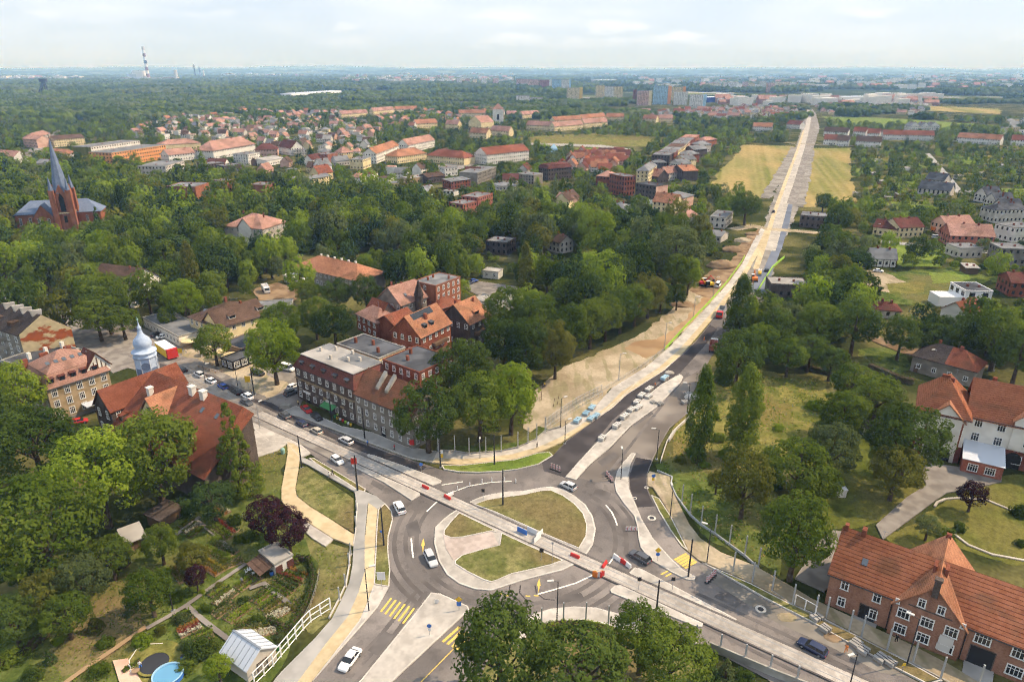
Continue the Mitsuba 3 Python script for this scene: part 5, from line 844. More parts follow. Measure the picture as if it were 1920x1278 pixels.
NEAR = [
 (75, 985, 185, 'round', M_, 'huge mid green tree filling the left edge in front of the lime green maple', 'tree', 1.0),
 (178, 885, 150, 'round', L_, 'bright lime green maple left of the dark tree at the town hall', 'tree', 1.05),
 (284, 848, 150, 'round', M_, 'broad green maple hiding the town hall facade', 'tree', 1.0),
 (62, 828, 150, 'round', D_, 'dark broad tree in front of the beige tenement', 'tree', .8),
 (28, 735, 95, 'round', L_, 'light green tree left of the beige tenement', 'tree', 1.1),
 (-20, 790, 110, 'round', D_, 'dark tree at the very left edge below the light green one', 'tree', 1.1),
 (440, 858, 88, 'cone', M_, 'tall feathery larch at the right end of the town hall', 'larch_tree', 1.25),
 (398, 935, 75, 'round', C_, 'dark yew like tree at the foot of the larch', 'tree', .8),
 (350, 945, 60, 'bush', C_, 'dark shrub left of the yew below the town hall', 'bush', 1.0),
 (500, 965, 72, 'round', P_, 'dark copper beech at the bend of the yellow path, upper crown', 'copper_tree', .9),
 (538, 990, 70, 'round', P_, 'dark copper beech above the flat roofed garage', 'copper_tree', .95),
 (298, 1015, 58, 'round', M_, 'rounded garden tree beside the open pergola', 'tree', 1.1),
 (278, 1105, 82, 'round', M_, 'round blue green tree in the middle of the garden lawn', 'tree', .9),
 (360, 1045, 55, 'round', O_, 'small olive fruit tree left of the vegetable beds', 'fruit_tree', .9),
 (366, 1080, 36, 'round', P_, 'small reddish plum tree behind the vegetable beds', 'plum_tree', 1.2),
 (178, 1168, 30, 'cone', O_, 'small golden conifer on the dry lawn', 'conifer', .75),
 (92, 1232, 24, 'cone', C_, 'small dark conifer on the lower dry lawn', 'conifer', .7),
 (150, 1085, 84, 'round', G_, 'loose grey green birch at the top of the garden', 'birch_tree', 1.1),
 (85, 1110, 84, 'round', O_, 'olive green tree left of the birch', 'tree', 1.0),
 (120, 1150, 84, 'round', M_, 'spreading apple tree above the golden conifer', 'apple_tree', .8),
 (20, 1160, 80, 'round', D_, 'dark tree at the left edge of the garden', 'tree', 1.0),
 (40, 1060, 80, 'round', D_, 'shaded dark tree below the huge mid green tree', 'tree', .8),
 (205, 1040, 80, 'round', M_, 'fresh green tree hanging over the black trampoline pit', 'tree', .8),
 (195, 1205, 36, 'bush', M_, 'green bush on the dry lawn beside the orange strip', 'bush', 1.0),
 (267, 1200, 44, 'bush', L_, 'yellow green bush above the round trampoline', 'bush', .9),
 (185, 1255, 44, 'bush', M_, 'bush left of the pink garden patio', 'bush', 1.0),
 (372, 1215, 62, 'bush', D_, 'big dark bush left of the white shed', 'bush', 1.1),
 (408, 1248, 48, 'round', L_, 'light green shrub in front of the white shed', 'tree', .8),
 (350, 1245, 40, 'bush', M_, 'green bush beside the blue pool', 'bush', 1.0),
 (340, 1160, 36, 'bush', G_, 'grey green bush with white blossom in the flower garden', 'bush', .8),
 (935, 1215, 165, 'round', D_, 'big dark tree at the bottom edge hiding the southern road', 'tree', 1.1),
 (1085, 1262, 185, 'round', D_, 'broad dark tree at the middle of the bottom edge', 'tree', .75),
 (1205, 1190, 110, 'round', M_, 'light green ash beside the tram refuge at the bottom', 'ash_tree', 1.1),
 (1262, 1228, 125, 'round', M_, 'fresh green tree right of the ash at the bottom edge', 'tree', .95),
 (1325, 1225, 40, 'bush', L_, 'yellow green shrub behind the concrete wall', 'bush', 1.2),
 (1330, 1262, 46, 'cone', C_, 'dark thuja behind the concrete wall at the bottom', 'conifer', .8),
 (1362, 1258, 40, 'cone', G_, 'grey green thuja behind the concrete wall at the bottom', 'conifer', .7),
 (1395, 1268, 46, 'bush', D_, 'dark bush behind the concrete wall at the bottom', 'bush', 1.1),
 (800, 772, 112, 'round', D_, 'dark chestnut at the right end of the grey tenement', 'chestnut_tree', 1.0),
 (868, 690, 105, 'round', D_, 'dark tree behind the chestnut below the solar roofed house', 'tree', 1.0),
 (898, 752, 100, 'round', M_, 'mid green tree in the clump north of the roundabout', 'tree', 1.1),
 (958, 738, 92, 'round', L_, 'light green tree at the playground', 'tree', 1.25),
 (815, 705, 70, 'round', D_, 'dark tree close to the grey roofed rear wing', 'tree', 1.0),
 (945, 640, 80, 'round', D_, 'dark tree at the start of the avenue', 'tree', 1.1),
 (985, 650, 78, 'round', D_, 'second dark tree at the start of the avenue', 'tree', 1.3),
 (1042, 650, 66, 'round', O_, 'yellowish drooping tree at the near end of the avenue', 'tree', 1.35),
 (950, 585, 80, 'round', M_, 'tall tree right of the orange roofed brick house', 'tree', 1.1),
 (1010, 600, 84, 'round', M_, 'broad avenue tree behind the yellowish one', 'tree', 1.1),
 (1070, 612, 70, 'round', M_, 'avenue tree third from the playground', 'tree', 1.2),
 (1108, 600, 66, 'round', M_, 'avenue tree fourth from the playground', 'tree', 1.15),
 (1138, 588, 62, 'round', M_, 'avenue tree fifth from the playground', 'tree', 1.15),
 (1165, 575, 60, 'round', M_, 'avenue tree sixth from the playground', 'tree', 1.15),
 (1192, 565, 58, 'round', M_, 'avenue tree seventh from the playground', 'tree', 1.1),
 (1218, 548, 60, 'round', O_, 'brown tinged avenue tree at the far end', 'tree', 1.1),
 (1240, 552, 44, 'round', D_, 'last small avenue tree by the sand', 'tree', 1.0),
 (1268, 508, 54, 'round', M_, 'tree pair by the earthworks, left one', 'tree', 1.15),
 (1292, 512, 44, 'round', L_, 'tree pair by the earthworks, right lighter one', 'tree', 1.3),
 (1270, 553, 34, 'round', D_, 'small dark tree standing alone in the sand', 'tree', 1.1),
 (1268, 470, 96, 'round', G_, 'huge silvery willow by the earthworks', 'willow_tree', .9),
 (1118, 425, 66, 'round', L_, 'pale weeping willow behind the small white cottage', 'willow_tree', 1.0),
 (1315, 782, 56, 'poplar', M_, 'tall slim poplar by the eastern kerb', 'poplar_tree', 1.35),
 (1398, 775, 72, 'poplar', M_, 'wider poplar at the edge of the meadow', 'poplar_tree', .95),
 (1388, 585, 58, 'poplar', D_, 'bushy poplar beside the red lorry', 'poplar_tree', .9),
 (1385, 665, 84, 'round', D_, 'dark tree in front of the bushy poplar', 'tree', 1.1),
 (1362, 705, 50, 'bush', D_, 'dark bush at the kerb behind the slim poplar', 'bush', 1.3),
 (1425, 640, 64, 'round', M_, 'green tree behind the poplar meadow', 'tree', 1.0),
 (1400, 896, 92, 'round', O_, 'olive spruce like tree standing in the rough grass', 'tree', 1.3),
 (1345, 900, 34, 'round', O_, 'thin young tree in the rough grass', 'tree', 1.0),
 (1300, 845, 36, 'bush', M_, 'bush at the foot of the slim poplar', 'bush', .9),
 (1365, 850, 40, 'bush', M_, 'bush between the two poplars', 'bush', .8),
 (1497, 998, 122, 'round', M_, 'stately green tree beside the school gable', 'tree', 1.2),
 (1496, 874, 112, 'round', M_, 'broad leafy tree right of the olive tree', 'tree', .85),
 (1562, 842, 92, 'round', G_, 'silvery tree at the shaded lawn', 'tree', 1.0),
 (1540, 905, 66, 'round', M_, 'green tree at the lower edge of the shaded lawn', 'tree', .9),
 (1582, 768, 84, 'round', M_, 'dark bushy tree at the top of the shaded lawn', 'tree', .8),
 (1648, 740, 84, 'round', M_, 'dark tree below the hip roofed cottage', 'tree', .9),
 (1600, 715, 70, 'round', M_, 'green tree behind the poplar meadow on its right', 'tree', .9),
 (1705, 820, 125, 'round', D_, 'spreading dark tree in front of the clinic', 'tree', .95),
 (1682, 878, 86, 'round', O_, 'open olive tree with a bare trunk on the shaded lawn', 'tree', 1.0),
 (1825, 925, 46, 'round', P_, 'small copper leaved tree inside the stone ring', 'copper_tree', 1.0),
 (1742, 985, 44, 'round', G_, 'grey green shrub at the school garden', 'tree', .8),
 (1775, 998, 34, 'bush', M_, 'bush behind the school cross gable', 'bush', 1.1),
 (1800, 988, 28, 'bush', D_, 'clipped dark bush on the clinic lawn', 'bush', 1.2),
 (1912, 958, 34, 'bush', D_, 'clipped green bush at the right edge of the lawn', 'bush', 1.2),
 (1914, 1018, 22, 'bush', D_, 'small clipped bush at the lower right lawn', 'bush', 1.2),
 (1692, 625, 62, 'round', D_, 'dark tree by the dirt track behind the cottage', 'tree', 1.1),
 (1606, 605, 84, 'round', D_, 'big dark tree left of the dirt track', 'tree', 1.0),
 (1520, 655, 66, 'round', D_, 'dark tree at the top of the poplar meadow', 'tree', .8),
 (1560, 675, 60, 'round', D_, 'dark tree at the right top corner of the meadow', 'tree', .8),
 (1480, 665, 60, 'round', M_, 'green tree at the left top corner of the meadow', 'tree', .9),
 (1535, 605, 80, 'round', M_, 'broad tree beside the flat roofed hut', 'tree', .9),
 (1455, 612, 66, 'round', D_, 'dark tree right of the bushy poplar', 'tree', 1.0),
 (1610, 490, 56, 'round', C_, 'umbrella shaped pine by the dirt yard', 'pine_tree', .7),
 (1720, 465, 36, 'round', D_, 'round tree on the sunny lawn', 'tree', 1.2),
 (1800, 625, 74, 'round', D_, 'dark tree behind the cottage on the right', 'tree', 1.0),
 (1875, 628, 86, 'round', M_, 'big tree above the clinic roof', 'tree', 1.1),
 (1915, 660, 84, 'round', D_, 'dark tree at the right edge above the clinic', 'tree', 1.0),
 (1755, 628, 66, 'round', D_, 'dark tree behind the hip roofed cottage', 'tree', .9),
 (1545, 378, 30, 'round', D_, 'round tree above the dark brick house', 'tree', 1.0),
 (1573, 410, 44, 'round', D_, 'dark tree right of the dark brick house', 'tree', 1.1),
 (1400, 385, 52, 'round', D_, 'dark tree at the corner of the left field', 'tree', .9),
 (195, 560, 84, 'round', M_, 'large chestnut in front of the white gabled house', 'chestnut_tree', 1.1),
 (180, 590, 72, 'round', M_, 'chestnut by the church street', 'chestnut_tree', .9),
 (228, 600, 62, 'round', M_, 'chestnut spreading over the parked cars', 'chestnut_tree', .7),
 (342, 560, 62, 'round', L_, 'light green lime tree left of the cream house', 'lime_tree', 1.1),
 (312, 592, 32, 'round', M_, 'young street tree by the shop', 'tree', 1.1),
 (397, 535, 50, 'round', M_, 'dense lime tree behind the cream house', 'lime_tree', 1.1),
 (400, 640, 62, 'round', M_, 'street tree between the cafe parasols', 'tree', 1.0),
 (510, 650, 92, 'round', L_, 'light green ash on the square', 'ash_tree', 1.1),
 (525, 605, 72, 'round', M_, 'green tree right of the cream house', 'tree', 1.0),
 (590, 590, 62, 'round', M_, 'light tree in the yard behind the corner tenement', 'tree', 1.0),
 (625, 605, 74, 'round', D_, 'dark tree in the yard behind the corner tenement', 'tree', .9),
 (630, 550, 52, 'round', D_, 'dark tree in front of the long orange roof', 'tree', 1.0),
 (685, 545, 50, 'round', D_, 'dark tree at the right end of the long orange roof', 'tree', 1.2),
 (575, 545, 44, 'round', M_, 'tree in front of the porch of the long house', 'tree', .9),
 (1095, 445, 40, 'round', M_, 'tree in front of the small white cottage', 'tree', .9),
]
for t in NEAR: tree(*t[:6], name=t[6], sz=t[7])
# --- where trees may stand
ROADS = unary_union([main_road, area(northpath + nout[::-1]).buffer(4), area(bed).buffer(12), ring]).buffer(2.0)
def blockers():
    out = []
    for pg, clear in FOOT:
        c = np.array(pg.centroid.coords[0]); toward = -c / np.linalg.norm(c)
        out.append(unary_union([pg, affinity.translate(pg, *(toward * clear))]).convex_hull.buffer(2.5))
    return out
# ------------------------------------------------------------------ houses in the middle distance, each one placed
def M(name, label, A, B, W, ze, rise, roof, wall, roofm, storeys, cat='house', group=None, clear=14, chim=None, win=(1.1, 1.5), step=2.8, sides='fl', **kw):
    r_ = random.Random(label)
    if chim is None: chim = ((r_.uniform(.2, .4), .5, 1.0, .8, .7), (r_.uniform(.6, .8), .45, .8, .8, .7))
    if roof == 'mansard': kw.setdefault('brk', (3.0, 4.2))
    clear = max(clear, at2(A)[1] * .085) if clear > 9 else clear
    return house(name, label, A, B, W, ze, cat=cat, group=group, rise=rise, roof=roof, wall=wall, roofm=roofm, storeys=storeys, win=win, step=step, sides=sides, chim=chim, framed=False, clear=clear, **kw)
def M3(name, label, Lp, C, R, ze, *a, **kw): return M(name, label, C, R, abs(depth(Lp, C, R, ze)), ze, *a, **kw)
M('tenement', 'dark tenement with wine red mansard beside the red allotment terraces', (1028, 317), (1072, 313), 14, 10, 3, 'mansard', 'brick_dark', 'tile_wine', 3, 'tenement')
M3('corner_house', 'tall bright red corner house with white trims', (1137, 327), (1171, 332), (1192, 330), 14.5, 0, 'flat', 'brick_red', 'felt_grey', 4, 'tenement', win=(1.2, 2.0))
b = M3('tenement', 'dark brick tenement with white ground floor and blind orange side', (1230, 350), (1192, 344), (1230, 350), 13, 0, 'flat', 'brick_dark', 'felt_grey', 3, 'tenement') if False else M('tenement', 'dark brick tenement with white ground floor and blind orange side', (1192, 344), (1230, 350), 13, 13, 0, 'flat', 'brick_dark', 'felt_dark', 4, 'tenement', sides='f')
part(b['k'], 'white_base', shape(MB().box(-.1, b['L'] + .1, -.1, 12, -.1, 3.6), 'plaster_white'), b['tw']); part(b['k'], 'blind_side', shape(MB().box(b['L'] + .01, b['L'] + .12, .1, 12.9, -.1, 12.9), 'plaster_rose'), b['tw'])
b = M('house', 'cream house with big orange roof at the village crossing', (1224, 377), (1266, 382), 12, 9, 5, 'gable', 'plaster_cream', 'tile_orange', 3, sides='fr')
M('house', 'pinkish flat sided annex right of the big orange roof', (1281, 372), (1301, 366), 12, 7, 1.5, 'shed', 'plaster_rose', 'felt_grey', 0)
M('house', 'white cottage with beige pyramid roof by the willow', (1285, 408), (1312, 405), 11, 5, 5, 'hip', 'plaster_white', 'tile_pink', 1)
M3('house', 'grey cubic house with flat felt roof by the crossroad', (1334, 404), (1361, 409), (1375, 397), 6.5, 0, 'flat', 'plaster_pale', 'felt_grey', 2)
M('house', 'low house with grey gabled roof below the cubic house', (1322, 440), (1352, 444), 12, 3.4, 2, 'gable', 'plaster_pale', 'felt_grey', 1)
M('house', 'house half with pink tiled roof in the trees', (1040, 373), (1066, 378), 10, 6, 4, 'gable', 'plaster_rose', 'tile_pink', 2)
M('house', 'cream house half with brown tiled roof in the trees', (1066, 376), (1086, 368), 10, 7.5, 4.5, 'gable', 'plaster_cream', 'tile_brown', 2, sides='fr')
M('house', 'white bungalow with grey hipped roof near the orange roofed house', (1140, 390), (1176, 393), 13, 4.5, 3.5, 'hip', 'plaster_white', 'felt_grey', 1)
M('house', 'brick house with pink hipped roof behind the red corner house', (1118, 330), (1150, 332), 16, 8, 4, 'hip', 'brick_red', 'tile_pink', 2)
M3('tenement', 'brick and cream tenement with grey pitched roof at the street mouth', (1192, 321), (1216, 321), (1232, 310), 12, 4, 'hip', 'plaster_cream', 'felt_grey', 4, 'tenement')
M('house', 'dark gabled brick house at the second row', (1234, 331), (1254, 329), 12, 6, 5, 'gabley', 'brick_dark', 'tile_pink', 1)
M('house', 'pink roofed pale house at the second row', (1252, 325), (1274, 322), 12, 6.5, 4.5, 'gable', 'plaster_pale', 'tile_pink', 2)
rows = [((1256, 292), (1264, 286), 'brick_dark', 'felt_grey', 'brick tenement with bare side wall, third in the receding row'), ((1264, 288), (1272, 282), 'brick_red', 'felt_grey', 'red brick tenement, fourth in the receding row'), ((1272, 283), (1280, 276), 'plaster_cream', 'felt_grey', 'cream tenement, fifth in the receding row'), ((1280, 277), (1288, 270), 'plaster_cream', 'tile_brown', 'cream tenement with brown roof, sixth in the receding row'), ((1288, 270), (1296, 263), 'plaster_rose', 'felt_grey', 'rose tenement, seventh in the receding row'), ((1296, 264), (1304, 258), 'brick_red', 'felt_grey', 'brick tenement, eighth in the receding row'), ((1304, 259), (1312, 253), 'brick_orange', 'tile_pink', 'last brick tenement of the receding row')]
for A, B, w, r, l in rows: M('tenement', l, A, B, 17, 13, 0, 'flat', w, r, 4, 'tenement', 'tenements of the receding row', win=(1.2, 1.8))
M('tenement', 'low brick tenement with grey roof before the receding row', (1228, 305), (1250, 305), 14, 9, 2, 'hip', 'brick_dark', 'felt_grey', 2, 'tenement')
rows2 = [((1258, 315), (1282, 321), 'brick_dark', 'tile_orange', 'gabley', 'gabled brick house with orange roof in the opposite row'), ((1275, 308), (1296, 306), 'plaster_pale', 'felt_grey', 'gable', 'pale house with grey roof in the opposite row'), ((1284, 300), (1306, 298), 'plaster_cream', 'felt_grey', 'gable', 'cream house with grey roof in the opposite row'), ((1288, 291), (1312, 288), 'brick_red', 'felt_grey', 'hip', 'brick house with grey hipped roof in the opposite row'), ((1300, 281), (1326, 279), 'brick_dark', 'felt_grey', 'gable', 'dark brick house in the opposite row'), ((1310, 272), (1334, 270), 'plaster_pale', 'felt_grey', 'hip', 'pale grey roofed house in the opposite row'), ((1322, 264), (1344, 261), 'brick_orange', 'tile_pink', 'hip', 'brick house with pink roof at the far end of the opposite row')]
for A, B, w, r, k_, l in rows2: M('house', l, A, B, 14, 8.5, 3.5, k_, w, r, 2, group='houses of the opposite row')
# (380,250) crop
M('old_school', 'long white school with big pink hipped roof', (399, 283) , (478, 270), 22, 9, 9, 'hip', 'plaster_white', 'tile_pink', 2, 'school', over=.9)
M('house', 'house with wine red hipped roof right of the pink roofed school', (477, 281), (520, 280), 16, 7, 6, 'hip', 'plaster_rose', 'tile_wine', 2)
M('house', 'gabled house with solar panels above the brick cube', (522, 274), (546, 278), 15, 8, 7, 'gable', 'plaster_white', 'tile_wine', 2, sides='fr')
M('house', 'flat roofed pale house right of the solar gable', (550, 282), (575, 281), 12, 6, 0, 'flat', 'plaster_pale', 'felt_grey', 2)
M3('apartment_block', 'white and grey flat roofed block with many windows', (448, 287), (464, 290), (487, 286), 11, 0, 'flat', 'plaster_white', 'felt_grey', 4, 'apartment block')
M('hut', 'dark gabled wooden hut below the white block', (468, 304), (484, 303), 10, 3.5, 3.5, 'gabley', 'brown', 'tile_brown', 0)
M('house', 'white low house with several chimneys behind the lime tree', (500, 302), (533, 296), 12, 5, 2, 'shed', 'plaster_white', 'felt_white', 1)
M3('brick_house', 'brick cube with bare orange side in the settlement', (600, 288), (614, 290), (633, 287), 9, 0, 'flat', 'brick_orange', 'felt_grey', 0, 'house')
M('house', 'grey roofed house right of the brick cube', (630, 302), (655, 300), 12, 5, 4, 'gable', 'plaster_pale', 'felt_grey', 1)
M('house', 'cream house with pink hipped roof above the grey roofed house', (640, 287), (662, 285), 13, 8, 6, 'hip', 'plaster_cream', 'tile_pink', 2)
M3('house', 'cream cubic house with flat grey roof at the wood edge', (660, 298), (680, 300), (695, 295), 9, 0, 'flat', 'plaster_cream', 'felt_grey', 2)
M('house', 'white gabled house with grey slate roof in the settlement', (587, 310), (602, 312), 12, 6, 6, 'gabley', 'plaster_white', 'felt_grey', 1)
M('house', 'white house with red gabled roof at the wood edge', (598, 326), (624, 322), 12, 6, 6, 'gable', 'plaster_cream', 'tile_red', 1, sides='fr')
M('house', 'long low cream house with grey felt roof at the wood edge', (584, 336), (620, 329), 11, 7, 1.5, 'gable', 'plaster_cream', 'felt_grey', 2)
M('house', 'low grey roofed house left of the long cream house', (549, 337), (577, 333), 11, 5, 1.5, 'gable', 'plaster_pale', 'felt_grey', 1)
M('brick_house', 'flat roofed brick house left in the settlement', (386, 309), (420, 305), 14, 7, 0, 'flat', 'brick_dark', 'felt_grey', 2)
M('brick_house', 'flat roofed brick house second from the left in the settlement', (420, 312), (452, 308), 13, 6, 0, 'flat', 'brick_dark', 'felt_grey', 2)
M3('brick_house', 'brick house with grey roof in the trees above the villa', (397, 338), (420, 341), (440, 338), 8, 0, 'flat', 'brick_orange', 'felt_grey', 2, 'house')
M3('brick_house', 'brick house with bare orange gable at the wood edge', (478, 344), (497, 348), (517, 343), 10, 0, 'flat', 'brick_orange', 'felt_grey', 0, 'house')
M3('brick_house', 'brick block with bright orange end wall above the church wood', (330, 345), (366, 351), (392, 343), 9, 0, 'flat', 'brick_orange', 'felt_grey', 0, 'house')
M3('apartment_block', 'grey modern flats with white bays right of the orange block', (285, 305), (310, 312), (345, 302), 11, 0, 'flat', 'plaster_pale', 'felt_grey', 3, 'apartment block')
M('hall', 'hall with wide salmon coloured roof', (300, 272), (376, 268), 22, 7, 5, 'hip', 'plaster_cream', 'tile_pink', 1, 'hall')
M('house', 'white gabled house with pink roof in front of the salmon hall', (316, 291), (366, 286), 15, 7, 5, 'gable', 'plaster_white', 'tile_pink', 2)
b = M3('apartment_block', 'long orange apartment block with balconies', (200, 281), (209, 287), (310, 272), 13.5, 0, 'flat', 'plaster_cream', 'felt_grey', 4, 'apartment block', win=(1.6, 1.5), step=3.4)
scene[b['k'] + '__wall']['bsdf'] = {'type': 'ref', 'id': 'paint_apricot'}
b = M3('apartment_block', 'pale green and white apartment block behind the orange one', (152, 273), (170, 276), (262, 264), 16, 0, 'flat', 'plaster_white', 'felt_grey', 5, 'apartment block', win=(1.6, 1.5), step=3.4)
part(b['k'], 'end_wall', shape(MB().box(-.12, -.01, .1, b['W'] - .1, 0, 15.8), 'grass_field'), b['tw'])
M('tenement', 'cream terrace at the far end of the church street', (100, 262), (158, 258), 16, 9, 4, 'gable', 'plaster_cream', 'tile_brown', 3, 'tenement')
M('tenement', 'worn tenement left of the far church street', (42, 260), (68, 262), 16, 10, 4, 'gable', 'plaster_rose', 'tile_pink', 3, 'tenement')
M('tenement', 'second worn tenement left of the far church street', (70, 257), (94, 250), 16, 10, 4, 'gable', 'plaster_pale', 'tile_pink', 3, 'tenement')
M('house', 'low house with two bright red roofs behind the spire', (84, 286), (124, 289), 14, 4, 4, 'hip', 'plaster_pale', 'tile_orange', 1)
M('tenement', 'white gabled tenement at the left edge', (-10, 292), (26, 294), 14, 8, 5, 'gable', 'plaster_white', 'tile_pink', 3, 'tenement')
M('house', 'grey roofed house by the church street', (66, 306), (92, 307), 14, 5, 3, 'gable', 'plaster_pale', 'felt_grey', 1)
# (700,250) crop
M('barracks', 'long cream building with orange hipped roof, left wing', (745, 294), (800, 287), 18, 7, 6, 'hip', 'plaster_cream', 'tile_orange', 2, 'building')
M('barracks', 'long cream building with red hipped roof, right wing', (800, 291), (870, 297), 18, 7, 6, 'hip', 'plaster_cream', 'tile_red', 2, 'building')
M('apartment_house', 'white apartment house with two orange roofs', (705, 288), (748, 272), 14, 10, 5, 'gable', 'plaster_white', 'tile_orange', 3)
M('apartment_house', 'white stepped apartment house with pink roof', (765, 272), (815, 262), 14, 9, 6, 'gable', 'plaster_white', 'tile_pink', 3)
M('office_building', 'white office building with red roof and gable by the sports track', (913, 290), (992, 282), 20, 10, 6, 'gable', 'plaster_white', 'tile_red', 3, 'office building', sides='flr')
M3('house', 'grey modern flats with white end wall', (865, 322), (895, 325), (930, 313), 9, 0, 'flat', 'plaster_grey', 'felt_grey', 3, 'apartment block', sides='fr')
M('house', 'grey flat roofed villa with window rows in the centre', (970, 326), (1001, 329), 14, 8, 0, 'flat', 'plaster_grey', 'felt_grey', 3)
M('house', 'small white gabled house behind the grey flats', (834, 316), (858, 314), 10, 7, 0, 'flat', 'plaster_white', 'felt_grey', 2)
M('house', 'brown roofed brick house in the centre gardens', (802, 333), (834, 329), 13, 5, 2.5, 'gable', 'brick_dark', 'tile_brown', 1)
M('house', 'beige flat house left of the brown roofed one', (768, 335), (800, 330), 11, 5, 0, 'flat', 'plaster_beige', 'felt_white', 1)
M('brick_house', 'long brick house with rising flat roof', (846, 341), (882, 336), 11, 6, 1, 'shed', 'brick_red', 'felt_grey', 2)
M('house', 'pale green house hidden behind bushes', (800, 358), (816, 355), 8, 6, 3, 'gable', 'lime_wash', 'felt_grey', 1)
M('garage_row', 'white garage row with dark doors', (830, 358), (851, 360), 7, 3, 0, 'flat', 'plaster_white', 'felt_grey', 1, 'garage', win=(2, 2), step=3)
M('brick_house', 'pinkish brick row house, lower left part', (868, 384), (894, 378), 12, 7, 0, 'flat', 'brick_rose', 'felt_grey', 2)
M('brick_house', 'pinkish brick row house, upper right part', (896, 371), (924, 363), 13, 9, 0, 'flat', 'brick_rose', 'felt_grey', 3)
M('house', 'grey hipped house above the pinkish row', (936, 349), (968, 347), 14, 4, 2, 'hip', 'plaster_pale', 'felt_grey', 1)
M('house', 'brown brick house with white annex in the wood', (911, 452), (950, 456), 12, 6.5, 0, 'flat', 'brick_dark', 'felt_grey', 2, sides='fr', clear=52)
M('house', 'small white cottage with brown gabled roof', (1029, 449), (1050, 455), 9, 6, 3, 'gable', 'plaster_pale', 'tile_brown', 2, sides='fr', clear=56)
M('church_hall', 'cream neo baroque church with square tower far away', (902, 230), (926, 228), 26, 14, 9, 'gable', 'plaster_cream', 'tile_pink', 1, 'church', win=(1.5, 6))
c = at2((934, 236)); k = labels and list(labels)[-1]
k = thing('church_tower', 'square white tower with pointed cap of the far cream church', 'tower'); part(k, 'wall', shape(MB().box(c[0] - 9, c[0] + 9, c[1] - 7, c[1] + 7, 0, 27), 'plaster_white')); part(k, 'roof', shape(MB().hull([(c[0] + a * 9.5, c[1] + b_ * 7.5, 27) for a in (-1, 1) for b_ in (-1, 1)] + [(c[0], c[1], 37)]), 'tile_pink')); part(k, 'window', shape(MB().box(c[0] - 2, c[0] + 2, c[1] - 7.1, c[1] - 6.9, 10, 19), 'glass_dark'))
k = thing('climbing_tower', 'light blue play tower beside the sports track', 'tower'); c = at2((1038, 294)); part(k, 'tower_body', shape(MB().hull([(c[0] + a * 4, c[1] + b_ * 4, z) for a in (-1, 1) for b_ in (-1, 1) for z in (0, 9)] + [(c[0], c[1], 14)]), 'sky_paint')); part(k, 'roof', shape(MB().box(c[0] - 7, c[0] + 7, c[1] - 6, c[1] - 4.1, 0, 4), 'sheet_white'))
# right side
M('brick_house', 'dark brick house with flat grey roof at the unfinished road', (1501, 404), (1551, 408), 14, 7, 0, 'flat', 'brick_dark', 'felt_grey', 2, clear=8)
M('house', 'cream brick house with two brown red roofs, left part', (1638, 425), (1687, 431), 14, 4.5, 3.5, 'gable', 'plaster_cream', 'tile_wine', 1, clear=10)
M('house', 'cream brick house with dormer windows, right part', (1688, 427), (1733, 425), 14, 6.0, 4.0, 'gable', 'plaster_cream', 'tile_wine', 2, clear=10)
M('house', 'brick house with pink brown roof on the village street', (1783, 441), (1866, 444), 15, 6, 5, 'gable', 'brick_rose', 'tile_pink', 2, clear=8)
M('house', 'back house with pink gable roof behind the village street', (1775, 422), (1828, 420), 12, 6, 4, 'gable', 'plaster_rose', 'tile_pink', 2)
M('house', 'flat roofed pale house by the blue spruces', (1800, 466), (1844, 465), 10, 5, 0, 'flat', 'plaster_pale', 'felt_grey', 1)
M('house', 'grey cubic house at the right edge of the village', (1878, 466), (1930, 468), 12, 8, 0, 'flat', 'plaster_grey', 'felt_grey', 2)
b = M('timber_cottage', 'half timbered cottage with steep grey roof by the dirt yard', (1634, 484), (1682, 486), 9, 4, 4, 'gable', 'plaster_white', 'felt_grey', 1, 'cottage', clear=9)
for i in range(5): part(b['k'], 'timber', shape(MB().box(b['L'] * i / 4 - .15, b['L'] * i / 4 + .15, -.12, -.01, 0, 4), 'brown'), b['tw'])
b = M('modern_villa', 'white modern villa with flat dark roof and glass front', (1812, 546), (1862, 547), 12, 7.0, 0, 'flat', 'white', 'felt_dark', 2, 'villa', win=(2.2, 1.8), step=4.5, clear=22)
part(b['k'], 'terrace_wing', shape(MB().box(-9, -.02, 1, 9, 0, 4.2), 'white'), b['tw'])
M('house', 'white house with red roof and solar panels below the modern villa', (1812, 590), (1846, 580), 9, 5, 3.5, 'gable', 'plaster_white', 'tile_red', 1, clear=12)
M('hut', 'low hut with reddish brown hipped roof among the trees', (1643, 580), (1690, 584), 9, 3.2, 2.2, 'hip', 'plaster_pale', 'tile_wine', 1, 'hut', clear=22)
M('brick_house', 'low brick house with flat light roof under the viaduct', (1446, 533), (1517, 536), 11, 5.5, 0, 'flat', 'brick_dark', 'felt_white', 1, clear=22)
M('shed', 'dark garden shed with pale roof beside the spruces', (1812, 502), (1836, 503), 6, 3, .6, 'shed', 'brown', 'felt_white', 0, 'shed', clear=3)
M('brick_house', 'brick house at the right edge below the village', (1898, 530), (1940, 532), 12, 6, 3, 'gable', 'brick_red', 'tile_wine', 2)
gr = [((1722, 352), (1782, 358), 'grey slated terrace roof with red chimney left of the allotment lane'), ((1735, 335), (1770, 339), 'grey slated house at the allotment lane')]
for A, B, l in gr: M('terrace_house', l, A, B, 13, 4.5, 5, 'gable', 'plaster_pale', 'felt_dark', 2)
